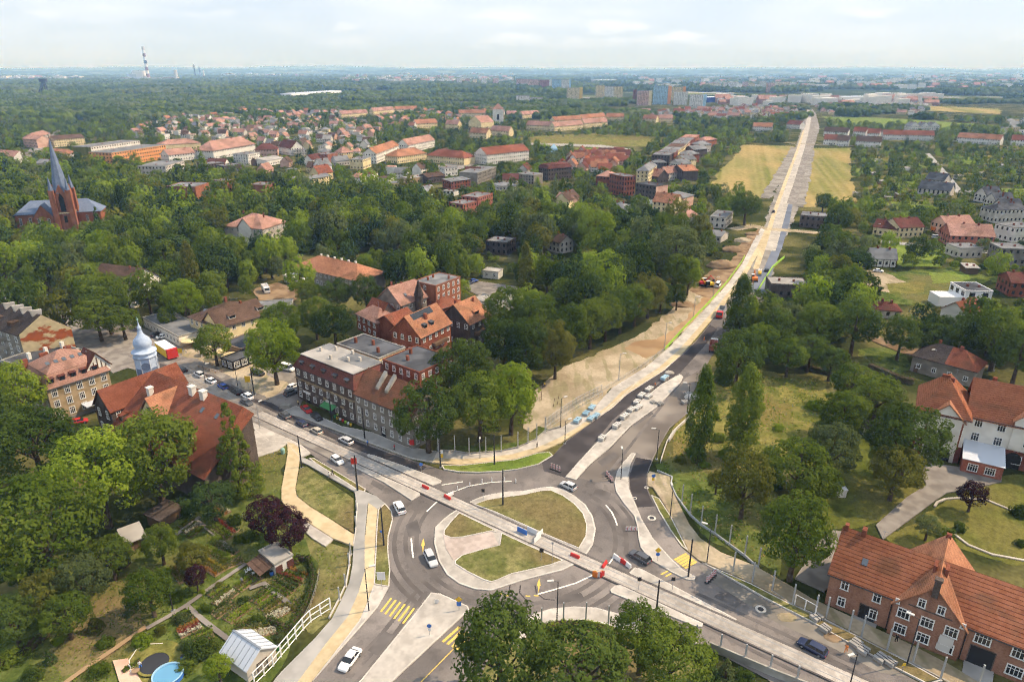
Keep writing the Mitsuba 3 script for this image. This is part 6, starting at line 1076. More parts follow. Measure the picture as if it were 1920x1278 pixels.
for i, (A, B) in enumerate((((1828, 362), (1850, 366)), ((1846, 373), (1868, 378)), ((1860, 385), (1880, 390)))): M('terrace_house', ['white terrace house with dark gabled roof, upper of three', 'white terrace house with dark gabled roof, middle of three', 'white terrace house with dark gabled roof, lower of three'][i], A, B, 14, 5.5, 5, 'gabley', 'plaster_pale', 'felt_dark', 2, 'terrace house')
M('apartment_block', 'white apartment block with balconies at the right edge', (1868, 394), (1935, 392), 12, 8, 3, 'hip', 'plaster_pale', 'felt_dark', 2, 'apartment block')
M('apartment_block', 'white block at the right edge below the balcony block', (1905, 428), (1950, 424), 12, 8, 0, 'flat', 'plaster_white', 'felt_grey', 2, 'apartment block')
red = [((1545, 246), (1590, 248), 'brown red roofed terrace first right of the road'), ((1545, 261), (1568, 262), 'red roofed house nearest the unfinished road'), ((1569, 263), (1592, 264), 'brown roofed house beside the red roofed one'), ((1600, 246), (1624, 247), 'small red terrace behind the street trees'), ((1626, 249), (1650, 250), 'red gabled terrace with white end wall'), ((1605, 264), (1652, 266), 'dark roofed white row behind the fields'), ((1656, 252), (1700, 253), 'red terrace left of the white fronted one'), ((1702, 253), (1752, 254), 'red terrace with long white front'), ((1795, 257), (1876, 262), 'long salmon roofed terrace on the right'), ((1897, 262), (1945, 264), 'red terrace at the right edge'), ((1412, 237), (1448, 238), 'orange roofed block left of the road end'), ((1475, 232), (1500, 234), 'brick barn left of the road end')]
for A, B, l in red: M('terrace', l, A, B, 13, 7, 5.5, 'gable', 'plaster_white', 'tile_orange' if 'salmon' in l or 'orange' in l else 'tile_brown' if 'brown' in l or 'dark' in l else 'tile_red', 2, 'terrace house', clear=20)
for i, (A, B) in enumerate((((1707, 236), (1725, 236)), ((1728, 236), (1742, 236)), ((1744, 236), (1762, 236)))): M('apartment_house', ['white gabled apartment house in the green field, left', 'grey apartment house in the green field, centre', 'white gabled apartment house in the green field, right'][i], A, B, 16, 9, 5, 'gabley', 'plaster_white', 'felt_grey', 3, 'apartment house', clear=20)
# long orange roofed rows of the garden town
town = [((987, 234), (1040, 236), 0), ((1040, 237), (1094, 233), 0), ((1096, 231), (1140, 228), 0), ((1040, 226), (1090, 223), 1), ((1092, 222), (1136, 218), 1), ((1138, 219), (1170, 219), 1), ((880, 248), (912, 250), 1), ((920, 244), (954, 246), 0), ((640, 214), (690, 211), 0), ((700, 208), (740, 205), 0), ((742, 205), (783, 204), 1), ((780, 232), (820, 230), 1), ((835, 232), (858, 233), 0), ((860, 212), (910, 212), 1), ((950, 214), (968, 214), 0), ((980, 215), (1012, 213), 0), ((1205, 222), (1230, 223), 1), ((1236, 222), (1262, 222), 0)]
for i, (A, B, c) in enumerate(town): M('terrace', 'long orange roofed terrace row in the garden town', A, B, 12, 7.5, 6, 'gable', 'plaster_cream', 'tile_orange' if c else 'tile_pink', 2, 'terrace house', 'orange terrace rows of the garden town', clear=20, chim=()); auto(list(labels)[-1] if '__' not in list(labels)[-1] else list(labels)[-1].split('__')[0], ('orange' if c else 'salmon') + ' roofed terrace row', A[0], A[1])
# tower blocks
def tower_block(label, x0, x1, ytop, ybot, wall, cap=None, group='tower blocks on the far ridge', W=14):
    A, B = at2((x0, ybot)), at2((x1, ybot)); d = seen(A[0], A[1])[2]; h = (ybot - ytop) * d / FOC / .97
    k = thing('tower_block', label, 'tower block', group); b = block(k, A, B, W, h, 0, 'flat', wall, 'felt_grey', max(4, int(h / 3)), (1.8, 1.5), 4.2, 'fl', framed=False, clear=30)
    if cap: part(k, 'coloured_stripe', shape(MB().box(b['L'] * .8, b['L'] + .1, -.15, W, h * .02, h + .9), cap), b['tw'])
    return b
TB = [(968, 990, 150, 166, 'plaster_rose', None, 'pinkish slab block at the left of the far tower group'), (990, 1010, 151, 168, 'plaster_rose', None, 'rose slab block second in the far tower group'), (1011, 1034, 152, 172, 'brick_rose', 'plaster_white', 'rose striped tower block of the far group'), (1035, 1052, 152, 174, 'sky_paint', None, 'pale blue tower block of the far group'), (1053, 1070, 152, 175, 'plaster_white', 'sky_paint', 'white and blue tower block of the far group'), (1063, 1092, 167, 187, 'plaster_cream', 'marking_yellow', 'yellow cream block in front of the blue ones'), (1117, 1133, 163, 189, 'plaster_cream', None, 'cream tower block left of the twin'), (1134, 1150, 165, 190, 'plaster_white', None, 'white twin tower block'), (1150, 1167, 165, 190, 'plaster_cream', None, 'cream twin tower block'), (1187, 1193, 171, 194, 'brick_red', None, 'narrow red tower block'), (1195, 1221, 173, 198, 'plaster_rose', 'plaster_cream', 'broad apricot tower block beside the narrow red one'), (1225, 1257, 165, 196, 'sky_paint', 'paint_apricot', 'light blue tower block with orange flank'), (1258, 1284, 166, 192, 'plaster_cream', 'paint_apricot', 'cream and orange tower block'), (1264, 1288, 175, 197, 'plaster_white', None, 'white tower block at the front right'), (1294, 1323, 180, 202, 'plaster_white', 'sky_paint', 'white and light blue tower block nearest the blue hall'), (968, 993, 181, 192, 'plaster_white', None, 'low pale block under the rose slabs'), (993, 1017, 184, 193, 'plaster_pale', None, 'low grey block under the rose slabs')]
for x0, x1, yt, yb, w, c, l in TB: tower_block(l, x0, x1, yt, yb, w, c)
for i, (x0, x1, yt, yb) in enumerate(sorted(((857, 866, 148, 160), (872, 880, 149, 159), (886, 894, 150, 160), (903, 912, 148, 161), (924, 935, 148, 160), (780, 787, 141, 150), (683, 688, 140, 150), (650, 656, 141, 150), (668, 672, 140, 149), (1322, 1350, 157, 168), (1358, 1380, 156, 168), (1393, 1402, 155, 168), (1404, 1414, 157, 169), (1425, 1435, 154, 172), (1438, 1450, 157, 174), (1454, 1480, 155, 168), (820, 826, 142, 152), (832, 840, 141, 150), (1470, 1482, 161, 170)))): tower_block(f'small {["white", "rose", "cream"][i % 3]} tower block on the hazy skyline, {ORD[i]} from the left', x0, x1, yt, yb, ['plaster_white', 'plaster_rose', 'plaster_cream'][i % 3], None, 'hazy tower blocks on the skyline', 20)
M('warehouse', 'long blue warehouse behind the tower blocks', (1323, 183), (1400, 182), 80, 14, 0, 'flat', 'blue_hall', 'sheet_white', 0, 'warehouse', chim=())
M('warehouse', 'long white hall among the far woods on the right', (1530, 183), (1640, 181), 60, 8, 0, 'flat', 'white', 'sheet_white', 0, 'warehouse', chim=())
M('warehouse', 'white shed roof far left of the towers', (546, 176), (640, 170), 50, 8, 0, 'flat', 'white', 'sheet_white', 0, 'warehouse', chim=())
M('stadium', 'distant white stadium roof on the ridge', (1122, 150), (1172, 149), 140, 16, 0, 'flat', 'plaster_pale', 'sheet_white', 0, 'stadium', chim=())
# power station
def chimney(label, x, yt, yb, r0, r1, bands):
    c = at2((x, yb)); d = seen(c[0], c[1])[2]; h = (yb - yt) * d / FOC / .96; k = thing('chimney', label, 'chimney'); n = len(bands)
    for i, m in enumerate(bands):
        z0, z1 = h * i / n, h * (i + 1) / n; part(k, 'ring', shape(MB().lathe([(r0 + (r1 - r0) * z0 / h, z0), (r0 + (r1 - r0) * z1 / h, z1)] + ([(.1, z1)] if i == n - 1 else []), 16, c), m))
    return k
chimney('tall red and white banded power station chimney', 279, 95, 151, 17, 11, ['concrete', 'brick_red', 'white', 'brick_red', 'white', 'steel_dark', 'white', 'brick_red', 'white', 'concrete'])
chimney('taller of two slim dark chimneys right of the banded one', 367, 124, 147, 9, 6, ['steel_dark', 'steel_dark']); chimney('shorter slim dark chimney right of the banded one', 376, 128, 146, 9, 6, ['steel_grey', 'steel_dark']); chimney('stubby pale cooling stack near the dark chimneys', 383, 134, 147, 12, 9, ['white'])
chimney('pale stack between banded chimney and dark chimneys', 331, 133, 148, 22, 17, ['concrete'])
k = thing('power_station', 'white boiler houses at the foot of the banded chimney', 'power station'); c = at2((262, 151))
for i, (dx, w, h, m) in enumerate(((-110, 50, 28, 'white'), (-50, 40, 55, 'sheet_white'), (0, 50, 85, 'white'), (55, 30, 40, 'plaster_pale'), (150, 90, 24, 'white'), (300, 60, 30, 'plaster_pale'))): part(k, 'boiler_house', shape(MB().box(c[0] + dx - w, c[0] + dx + w, c[1] - 30 + i, c[1] + 40, 0, h), m))
k = thing('headframe', 'dark mine headframe far left above the woods', 'headframe'); c = at2((85, 180))
for a in (-1, 1): part(k, 'strut', shape(MB().tube((c[0] - 22, c[1] + 8 * a, 0), (c[0] + 4, c[1] + 4 * a, 52), 2.2).tube((c[0] + 10, c[1] + 6 * a, 0), (c[0] + 8, c[1] + 4 * a, 52), 2.2), 'steel_dark'))
part(k, 'wheel_house', shape(MB().box(c[0] - 6, c[0] + 16, c[1] - 8, c[1] + 8, 48, 60), 'steel_dark'))
# ------------------------------------------------------------------ settlement houses and woods that fill the middle distance
rg5 = np.random.default_rng(21)
BLOCK = unary_union(blockers())
OPEN = unary_union([area(p) for p in (
    [(1322, 352), (1396, 272), (1488, 274), (1463, 322), (1432, 372), (1355, 366)], [(1521, 278), (1594, 277), (1607, 388), (1503, 388)],
    [(1545, 219), (1740, 226), (1880, 236), (1868, 246), (1560, 234)], [(1730, 198), (1870, 204), (1880, 214), (1735, 208)],
    [(965, 262), (1100, 256), (1245, 262), (1200, 292), (1080, 292), (990, 274)], [(1265, 780), (1340, 720), (1420, 694), (1540, 706), (1560, 740), (1545, 800), (1440, 900), (1380, 930), (1260, 850)],
    [(1660, 455), (1775, 460), (1790, 480), (1690, 500)], [(1600, 505), (1660, 510), (1700, 530), (1690, 550), (1600, 530)], [(1640, 520), (1790, 505), (1850, 522), (1720, 570), (1625, 555)],
    [(985, 800), (1052, 690), (1250, 590), (1335, 505), (1400, 430), (1440, 430), (1398, 490), (1250, 660), (1050, 806)],
    [(-40, 545), (120, 575), (330, 640), (480, 690), (560, 690), (560, 745), (478, 752), (330, 712), (0, 570)],
    [(868, 540), (900, 526), (985, 540), (960, 562), (900, 558)], [(470, 545), (520, 530), (570, 545), (540, 585), (500, 585)],
    [(1330, 418), (1500, 424), (1600, 440), (1600, 454), (1330, 440)], [(1610, 650), (1690, 645), (1715, 690), (1660, 715), (1600, 700)],
    [(1588, 436), (1640, 448), (1900, 472), (1900, 486), (1590, 452)], [(1730, 284), (1746, 284), (1812, 362), (1792, 366)], [(815, 316), (870, 300), (912, 298), (912, 306), (840, 324)],
    [(20, 316), (92, 258), (120, 244), (112, 262), (40, 316)], [(0, 540), (120, 570), (250, 600), (240, 612), (0, 572)])])
NOGO = unary_union([BLOCK, OPEN, ROADS])
from shapely import prepared, contains_xy
def inside(pg, x, y): return contains_xy(pg, x, y)
WOOD = unary_union([area(p) for p in (
    [(-60, 330), (110, 310), (330, 330), (480, 350), (700, 372), (900, 396), (1000, 400), (1120, 400), (1210, 420), (1330, 440), (1330, 470), (1280, 500), (1240, 540), (1100, 640), (985, 700), (900, 560), (720, 480), (560, 470), (540, 520), (430, 545), (340, 585), (250, 590), (150, 570), (60, 545), (-60, 520)],
    [(1300, 560), (1450, 480), (1560, 470), (1592, 540), (1640, 622), (1800, 632), (1990, 640), (1990, 700), (1880, 690), (1700, 640), (1600, 640), (1580, 700), (1430, 680), (1380, 640)])])
FIELDW = area([(1595, 265), (2000, 262), (2000, 400), (1640, 400), (1600, 390)])   # allotments on the right
SETTLE = [area(p) for p in ([(230, 262), (300, 225), (420, 210), (640, 210), (700, 240), (700, 290), (520, 290), (380, 262)], [(1060, 318), (1075, 288), (1162, 292), (1160, 322), (1110, 330)], [(1490, 214), (1560, 190), (1740, 195), (1740, 216), (1560, 216)], [(1180, 215), (1400, 200), (1500, 205), (1480, 222), (1300, 225), (1200, 230)], [(700, 215), (900, 205), (960, 225), (880, 240), (720, 245)], [(1860, 235), (1990, 215), (1990, 255), (1880, 252)], [(380, 288), (700, 292), (1000, 296), (1010, 350), (900, 388), (700, 370), (520, 350), (380, 342)])]
houses, placed = [], []
def jit_grid(pg, step):
    x0, y0, x1, y1 = pg.bounds
    xs, ys = np.meshgrid(np.arange(x0, x1, step), np.arange(y0, y1, step)); p = np.column_stack([xs.ravel(), ys.ravel()]); p += rg5.uniform(-.38, .38, p.shape) * step
    return p[inside(pg, p[:, 0], p[:, 1])]
SPEC = [(30, 'settlement of pale and orange roofed houses left of the centre', [('tile_orange', 1), ('tile_pink', 5), ('felt_grey', 4), ('felt_white', 3), ('tile_brown', 2)]), (13, 'red roofed allotment terraces beside the sports track', [('tile_red', 3), ('tile_orange', 2), ('tile_wine', 1)]), (34, 'far estate at the end of the unfinished road', [('felt_white', 3), ('felt_grey', 3), ('tile_pink', 1)]), (30, 'houses left of the far end of the unfinished road', [('tile_red', 2), ('felt_grey', 2), ('tile_pink', 2)]), (34, 'houses of the garden town around the cream church', [('tile_orange', 2), ('tile_pink', 3), ('felt_grey', 1)]), (30, 'white houses at the right edge beyond the terraces', [('felt_white', 3), ('felt_grey', 2)]), (31, 'gardens in the centre', [('tile_pink', 3), ('felt_grey', 3), ('tile_brown', 3), ('tile_wine', 1)])]
walls_ = ['plaster_white', 'plaster_cream', 'plaster_pale', 'plaster_white', 'plaster_rose']
hp = {}
def house_proto(v, wall, roofm):
    """(wall shape, roof shape, window shape) of a small settlement house"""
    L, W, ze, rise, rk = [(11, 9, 5.5, 4.5, 'gable'), (10, 10, 5.6, 3.6, 'hip'), (13, 9, 5.0, 4.6, 'gable'), (10, 9, 6.2, 0, 'flat'), (18, 9, 5.8, 4.4, 'gable')][v]
    a = hp.setdefault(('w', v, wall), shape(wall_mesh(L, W, -.2, ze, rise, rk), wall)); b_ = hp.setdefault(('r', v, roofm), shape(roof_mesh(L, W, ze, rise, rk), roofm))
    if ('g', v) not in hp:
        mb = MB()
        for z in (1.0, 3.7):
            for i in range(int(L // 2.6)): x = (i + .6) * 2.6; mb.box(x - .6, x + .6, -.05, .04, z, z + 1.4)
        mb.box(L - .04, L + .05, W * .3, W * .3 + 1.2, 1, 2.4); mb.box(L - .04, L + .05, W * .65, W * .65 + 1.2, 1, 2.4); hp[('g', v)] = shape(mb, 'glass_dark')
    return a, b_, hp[('g', v)]
HN = 0; HSTUFF = {}
cand = []
for pg, (step, lab, roofs) in zip(SETTLE, SPEC):
    names = [n for n, w in roofs for _ in range(w)]
    for x, y in jit_grid(pg, step):
        if not inside(NOGO, x, y): cand.append((math.hypot(x, y), x, y, lab, names[rg5.integers(len(names))], walls_[rg5.integers(5)], rg5.uniform(-14, 14) + 90 * rg5.integers(2) - 12))
cand.sort(key=lambda t: t[0])
DESC = {'tile_orange': 'with orange tiled roof', 'tile_pink': 'with pinkish tiled roof', 'tile_red': 'with red tiled roof', 'tile_wine': 'with wine red roof', 'tile_brown': 'with brown roof', 'felt_grey': 'with grey roof', 'felt_white': 'with pale flat looking roof'}
SPOTS = []
for d, x, y, lab, rf, wl, a in cand:
    v = int(rg5.integers(5)) if rf.startswith('tile') else [3, 3, 0, 1, 3][rg5.integers(5)]
    if 'allotment' in lab: v = [0, 2, 4][rg5.integers(3)]
    s1, s2, s3 = house_proto(v, wl, rf); tw = place(x, y, 0, a, [1.0, 1.0, rg5.uniform(.85, 1.1)])
    SPOTS.append(unary_union([Point(x, y).buffer(9), Point(x - x / d * 16, y - y / d * 16).buffer(8)]).convex_hull)
    if HN < 215:
        HN += 1; k = thing('settlement_house', f'small house {DESC[rf]} in the {lab}'.replace('settlement of pale and orange roofed houses left of the centre', 'settlement left of the centre').replace('houses of the garden town around', 'garden town around').replace('houses left of', 'quarter left of').replace('white houses at', 'quarter at'), 'house', f'{DESC[rf][5:]} houses, {lab}')
        part(k, 'wall', s1, tw); part(k, 'roof', s2, tw); part(k, 'windows', s3, tw, kind='stuff'); auto(k, 'small house ' + DESC[rf], *seen(x, y, 4)[:2])
    else:
        for t, sh in (('w', s1), ('r', s2), ('g', s3)): HSTUFF.setdefault((v, wl if t == 'w' else rf if t == 'r' else '', t), (sh, []))[1].append(tw)
n_ = 0
for (v, m, t), (sh, tws) in HSTUFF.items():
    g = f'far_house_{ {"w": "walls", "r": "roof", "g": "panes"}[t]}_{v}_{m or "glass"}'; scene[g] = {'type': 'shapegroup', 'piece': sh}
    for tw in tws: n_ += 1; inst(f'distant_houses__{n_:04d}', g, tw)
labels['distant_houses'] = {'label': 'countless small houses of the far settlements', 'category': 'houses', 'kind': 'stuff'}
NOGO2 = unary_union([NOGO] + SPOTS)
# --- trees
def frustum(d0, d1): return Polygon([(-d0 * .80 - 15, d0), (d0 * .80 + 15, d0), (d1 * .80 + 15, d1), (-d1 * .80 - 15, d1)])
old = np.array([(t[0], t[1], t[2]) for t in TREES])
spots = []
def scatter(d0, d1, step, r0, r1, pw, pt, pa):
    P = jit_grid(frustum(d0, d1), step); P = P[~inside(NOGO2, P[:, 0], P[:, 1])]
    inw, ina = inside(WOOD, P[:, 0], P[:, 1]), inside(FIELDW, P[:, 0], P[:, 1]); q = np.column_stack([P / 130, P[:, :1] * 0])
    g = meshkit.fbm(q, 3, 5); keep = rg5.uniform(0, 1, len(P)) < np.where(inw, pw, np.where(ina, pa, np.clip(pt + (g - .5) * 1.6, .12, 1)))
    for (x, y), w, a in zip(P[keep], inw[keep], ina[keep]):
        R = rg5.uniform(r0 * .8, r1 * 1.08) * (.48 if a else 1 if w or y < 300 else .66)
        if y < 520 and len(old) and (np.hypot(old[:, 0] - x, old[:, 1] - y) < (old[:, 2] + R) * .72).any(): continue
        spots.append((x, y, R, w, a))
scatter(165, 420, 7.6, 3.9, 6.4, .97, .3, .5)
scatter(420, 800, 8.2, 3.8, 6.2, .97, .52, .62)
scatter(800, 1350, 10.5, 4.4, 6.6, 1.0, .66, .7)
spots = [s for s in spots if not (s[1] < 262 and abs(s[0]) < 90) or s[3]]
def near_ok(s):
    px, py, z = seen(s[0], s[1], 4)
    if py > (725 if s[3] else 640): return False
    return True
spots = [s for s in spots if near_ok(s)]
mats = ['leaf_mid', 'leaf_dark', 'leaf_dark', 'leaf_mid', 'leaf_grey', 'leaf_lime', 'leaf_olive', 'leaf_mid', 'leaf_conifer', 'leaf_lime', 'leaf_mid']
rank = sorted(range(len(spots)), key=lambda i: -spots[i][2] / seen(spots[i][0], spots[i][1])[2])
NT = 300 - len(TREES); who = set(rank[:max(NT, 0)]); n_ = 0
MW = {'leaf_mid': 'mid green', 'leaf_dark': 'dark green', 'leaf_grey': 'grey green', 'leaf_lime': 'light green', 'leaf_olive': 'olive green', 'leaf_conifer': 'blackish green'}
for i, (x, y, R, w, a) in enumerate(spots):
    m = mats[rg5.integers(len(mats))]; kind = 'round' if rg5.uniform() > .06 else ('poplar' if rg5.uniform() > .5 else 'cone')
    if kind == 'cone': m = 'leaf_conifer'; R *= .8
    if kind == 'poplar': R *= .6
    d = math.hypot(x, y); sz = float(rg5.uniform(.85, 1.5))
    if i in who:
        px = seen(x, y, 6)[0]; zone = 'church wood on the left' if w and px < 540 else 'central wood behind the brick houses' if w and px < 1280 else 'trees right of the viaduct' if px > 1280 else 'gardens in the centre'
        if px > 1280: zone = 'wood right of the viaduct'
        k = thing('tree', f'{MW[m]} {"conifer" if kind == "cone" else "slim poplar" if kind == "poplar" else "leafy tree"} of the {zone}', 'tree', f'{MW[m]} trees of the {zone}')
        tree_at(k, x, y, R, kind, m, 'mid' if d > 190 else 'near', sz=sz); auto(k, f'{MW[m]} {"conifer" if kind == "cone" else "slim poplar" if kind == "poplar" else "leafy tree"}', px, seen(x, y, 6)[1])
    else:
        v = int(rg5.integers(3)); n_ += 1
        inst(f'woodland__{n_:05d}', proto(kind, m, 'mid' if d < 420 else 'far', v), T().translate([float(x), float(y), .3 * R]).rotate([0, 0, 1], float(rg5.uniform(0, 360))).scale([R, R, R * sz]))
labels['woodland'] = {'label': 'dense leafy woodland and garden trees that fill the district', 'category': 'woodland', 'kind': 'stuff'}
# low fruit trees and shrubs in the yards before the houses
YARD = unary_union([pg.buffer(2.5) for pg, c in FOOT] + [Point(h[1], h[2]).buffer(8) for h in cand] + [OPEN, ROADS])
for d0, d1, st, dn in ((170, 520, 5.0, .30), (520, 1100, 7.5, .34)):
    P = jit_grid(frustum(d0, d1), st); P = P[inside(BLOCK, P[:, 0], P[:, 1]) & ~inside(YARD, P[:, 0], P[:, 1])]
    for x, y in P[rg5.uniform(0, 1, len(P)) < dn]:
        if seen(x, y, 2)[1] > 640: continue
        R = float(rg5.uniform(1.0, 2.3)); n_ += 1
        inst(f'woodland__{n_:05d}', proto('bush' if rg5.uniform() < .5 else 'round', mats[rg5.integers(len(mats))], 'far' if y > 420 else 'mid', int(rg5.integers(3))), T().translate([float(x), float(y), .2]).rotate([0, 0, 1], float(rg5.uniform(0, 360))).scale([R * 1.1, R, R * float(rg5.uniform(.8, 1.3))]))
# far woods as patches of many small crowns
def patch(seed, side, n, r0, r1):
    rg = np.random.default_rng(seed); mb = MB(); ico = trimesh.creation.icosphere(subdivisions=1)
    for i in range(n):
        x, y = rg.uniform(-side / 2, side / 2, 2); r = rg.uniform(r0, r1); v = ico.vertices * (1 + .5 * (meshkit.noise(ico.vertices * 2.1 + i, seed)[:, None] - .5)) * [r, r, r * rg.uniform(.9, 1.3)]
        keep = (ico.vertices[ico.faces][:, :, 2].mean(1) > -.3); mb.add(v + [x, y, r * .8], ico.faces[keep])
    return mb
for v in range(3):
    for m in ('leaf_mid', 'leaf_dark', 'leaf_grey'): scene[f'wood_patch_{v}_{m[5:]}'] = {'type': 'shapegroup', 'patch': shape(patch(v, 44, 26, 4, 7.5), m, True)}; scene[f'wide_patch_{v}_{m[5:]}'] = {'type': 'shapegroup', 'patch': shape(patch(v + 9, 130, 60, 8, 14), m, True)}
n_ = 0
def patches(d0, d1, step, name, dens, sc):
    global n_
    P = jit_grid(frustum(d0, d1), step); P = P[~inside(NOGO2, P[:, 0], P[:, 1])]
    g = meshkit.fbm(np.column_stack([P[:, 0] / 420, P[:, 1] / 300, P[:, :1] * 0]), 4, 8) + .0 * P[:, 0]
    left = np.clip((-P[:, 0] / P[:, 1] - .05) * .5, -.1, .18)
    for (x, y) in P[g + left > dens]:
        n_ += 1; v = int(rg5.integers(3)); m = ('mid', 'dark', 'dark', 'grey')[rg5.integers(4)]
        inst(f'distant_woods__{n_:05d}', f'{name}_{v}_{m}', T().translate([float(x), float(y), 0]).rotate([0, 0, 1], float(rg5.uniform(0, 360))).scale([sc, sc, float(rg5.uniform(.8, 1.25) * (.85 if sc < 1.2 else 1))]))
patches(1350, 2700, 44, 'wood_patch', .43, 1.05)
patches(2700, 6500, 135, 'wide_patch', .46, 1.15)
patches(6500, 14000, 400, 'wide_patch', .5, 3.2)
labels['distant_woods'] = {'label': 'far wooded belts fading towards the skyline', 'category': 'woods', 'kind': 'stuff'}
# far towns: pale specks of houses and halls beyond two kilometres
scene['speck_form'] = {'type': 'shapegroup', 'wall': shape(MB().box(-.5, .5, -.5, .5, 0, 1), 'plaster_white')}; scene['speck_form_roof'] = {'type': 'shapegroup', 'wall': shape(MB().hull([(x, y, z) for x in (-.5, .5) for y, z in ((-.5, 0), (.5, 0), (-.5, .55), (.5, .55), (0, 1))]), 'tile_pink')}
n_ = 0
for (x0, x1, y0, y1, n) in ((0, 160, 146, 152, 60), (640, 960, 146, 158, 170), (1180, 1460, 146, 168, 90), (1480, 1920, 140, 168, 170), (600, 1250, 136, 142, 80), (420, 620, 139, 146, 40), (1350, 1760, 186, 198, 60)):
    for i in range(n):
        p = at2((rg5.uniform(x0, x1), y0 + (y1 - y0) * rg5.uniform() ** .8)); d = math.hypot(*p); s = rg5.uniform(12, 26) * (1 + d / 9000)
        n_ += 1; inst(f'distant_town__{n_:04d}', 'speck_form' if rg5.uniform() < .7 else 'speck_form_roof', T().translate([float(p[0]), float(p[1]), 0]).rotate([0, 0, 1], float(rg5.uniform(-20, 20))).scale([float(s * rg5.uniform(.8, 2)), float(s), float(rg5.uniform(8, 22) * (1 + d / 12000))]))
labels['distant_town'] = {'label': 'pale specks of buildings in the hazy far towns', 'category': 'town', 'kind': 'stuff'}
# ------------------------------------------------------------------ vehicles
def loft(secs, m=None):
    """a body through cross sections (x, [(y, z) ...] of one side from bottom to top), mirrored in y"""
    mb = MB(); rows = [np.array([(x, y, z) for y, z in q] + [(x, -y, z) for y, z in q[::-1]]) for x, q in secs]; n = len(rows[0])
    v = np.vstack(rows); i = np.arange(n); j = (i + 1) % n; f = []
    for r in range(len(rows) - 1): f += [np.stack([i + r * n, j + r * n, j + r * n + n], 1), np.stack([i + r * n, j + r * n + n, i + r * n + n], 1)]
    for r, fl in ((0, True), (len(rows) - 1, False)):
        t = np.array([[r * n, r * n + k, r * n + k + 1] for k in range(1, n - 1)]); f.append(t[:, ::-1] if fl else t)
    return mb.add(v, np.vstack(f))
CARS = {}
def car_forms(style):
    if style in CARS: return CARS[style]
    L, W, H, hood, x0, x1, x2, x3 = dict(sedan=(4.7, .9, 1.42, .86, -1.75, -1.05, .45, 1.15), hatch=(4.0, .87, 1.47, .9, -1.95, -1.55, .35, 1.0), estate=(4.6, .9, 1.48, .9, -2.2, -1.85, .4, 1.1), suv=(4.5, .93, 1.68, 1.02, -2.15, -1.8, .35, 1.0), van=(5.2, .98, 2.1, 1.15, -2.5, -2.4, 1.2, 1.8))[style]
    h = L / 2; ws = W; b = hood
    def sec(x, w, top): return (x, [(w * .93, .22), (w, .45), (w, top * .82), (w * .9, top)])
    body = loft([sec(-h, ws * .86, b * .82), sec(-h + .15, ws * .96, b * .98), sec(x0, ws, b), sec(0, ws, b + .02), sec(x3, ws, b), sec(h - .5, ws * .97, b * .9), sec(h - .1, ws * .9, b * .78), sec(h, ws * .8, b * .66)])
    g = [(x0 + .02, ws * .88, b - .04, b), (x1, ws * .74, b - .04, H - .06), (x2, ws * .76, b - .04, H - .06), (x3 - .02, ws * .9, b - .04, b)]
    cab = loft([(x, [(ws * .9, z0), (w, z1)]) for x, w, z0, z1 in g])
    roof = loft([(x1 - .02, [(ws * .74, H - .08), (ws * .66, H - .01)]), ((x1 + x2) / 2, [(ws * .77, H - .07), (ws * .68, H + .02)]), (x2 + .02, [(ws * .76, H - .08), (ws * .66, H - .01)])])
    for xx in ((x1 + x2) / 2 + .05,):
        for s in (-1, 1): roof.hull([(xx + a, s * (ws * .93), b - .02) for a in (-.05, .05)] + [(xx + a, s * ws * .78, H - .05) for a in (-.05, .05)] + [(xx + a, s * ws * .86, b - .02) for a in (-.05, .05)])
    for s in (-1, 1): roof.hull([(x0 + a, s * ws * .9, b - .01) for a in (0, .14)] + [(x1 + a, s * ws * .75, H - .06) for a in (0, .14)] + [(x0 + .1, s * ws * .84, b)])
    wh = MB().tube((0, -.1, 0), (0, .1, 0), .32, n=12); rim = MB().tube((0, -.112, 0), (0, .112, 0), .19, n=8)
    li = MB().box(-.06, .05, -.2, .2, -.07, .07)
    CARS[style] = dict(L=L, W=W, b=b, ax=h * .6, body=shape(body, 'paint_white', 40), cab=shape(cab, 'glass_dark'), roof=shape(roof, 'paint_white', 40), wheel=shape(wh, 'rubber'), rim=shape(rim, 'steel_grey'), lamp=shape(li, 'lamp_white'), tail=shape(li, 'lamp_red'))
    return CARS[style]
def car(p, ahead, style, color, label, detail=True, z=.2, cat='car', group=None, name='parked_car'):
    c = car_forms(style); q, a = at2(p), at2(ahead); ang = math.degrees(math.atan2(a[1] - q[1], a[0] - q[0])); k = thing(name, label, cat, group); tw = place(q[0], q[1], z, ang)
    part(k, 'body', c['body'], tw, 'paint_' + color); part(k, 'cabin_glass', c['cab'], tw); part(k, 'roof', c['roof'], tw, 'paint_' + color)
    if not detail: return k
    def loc(x, y, zz): r = math.radians(ang); return place(q[0] + x * math.cos(r) - y * math.sin(r), q[1] + x * math.sin(r) + y * math.cos(r), z + zz, ang)
    for sx in (-1, 1):
        for sy in (-1, 1):
            w = part(k, 'wheel', c['wheel'], loc(sx * c['ax'], sy * (c['W'] - .06), .32)); part(w, 'rim', c['rim'], loc(sx * c['ax'], sy * (c['W'] - .06), .32))
    for sy in (-1, 1):
        part(k, 'headlight', c['lamp'], loc(c['L'] / 2 - .16, sy * c['W'] * .68, c['b'] * .66)); part(k, 'tail_light', c['tail'], loc(-c['L'] / 2 + .04, sy * c['W'] * .66, c['b'] * .72))
    return k
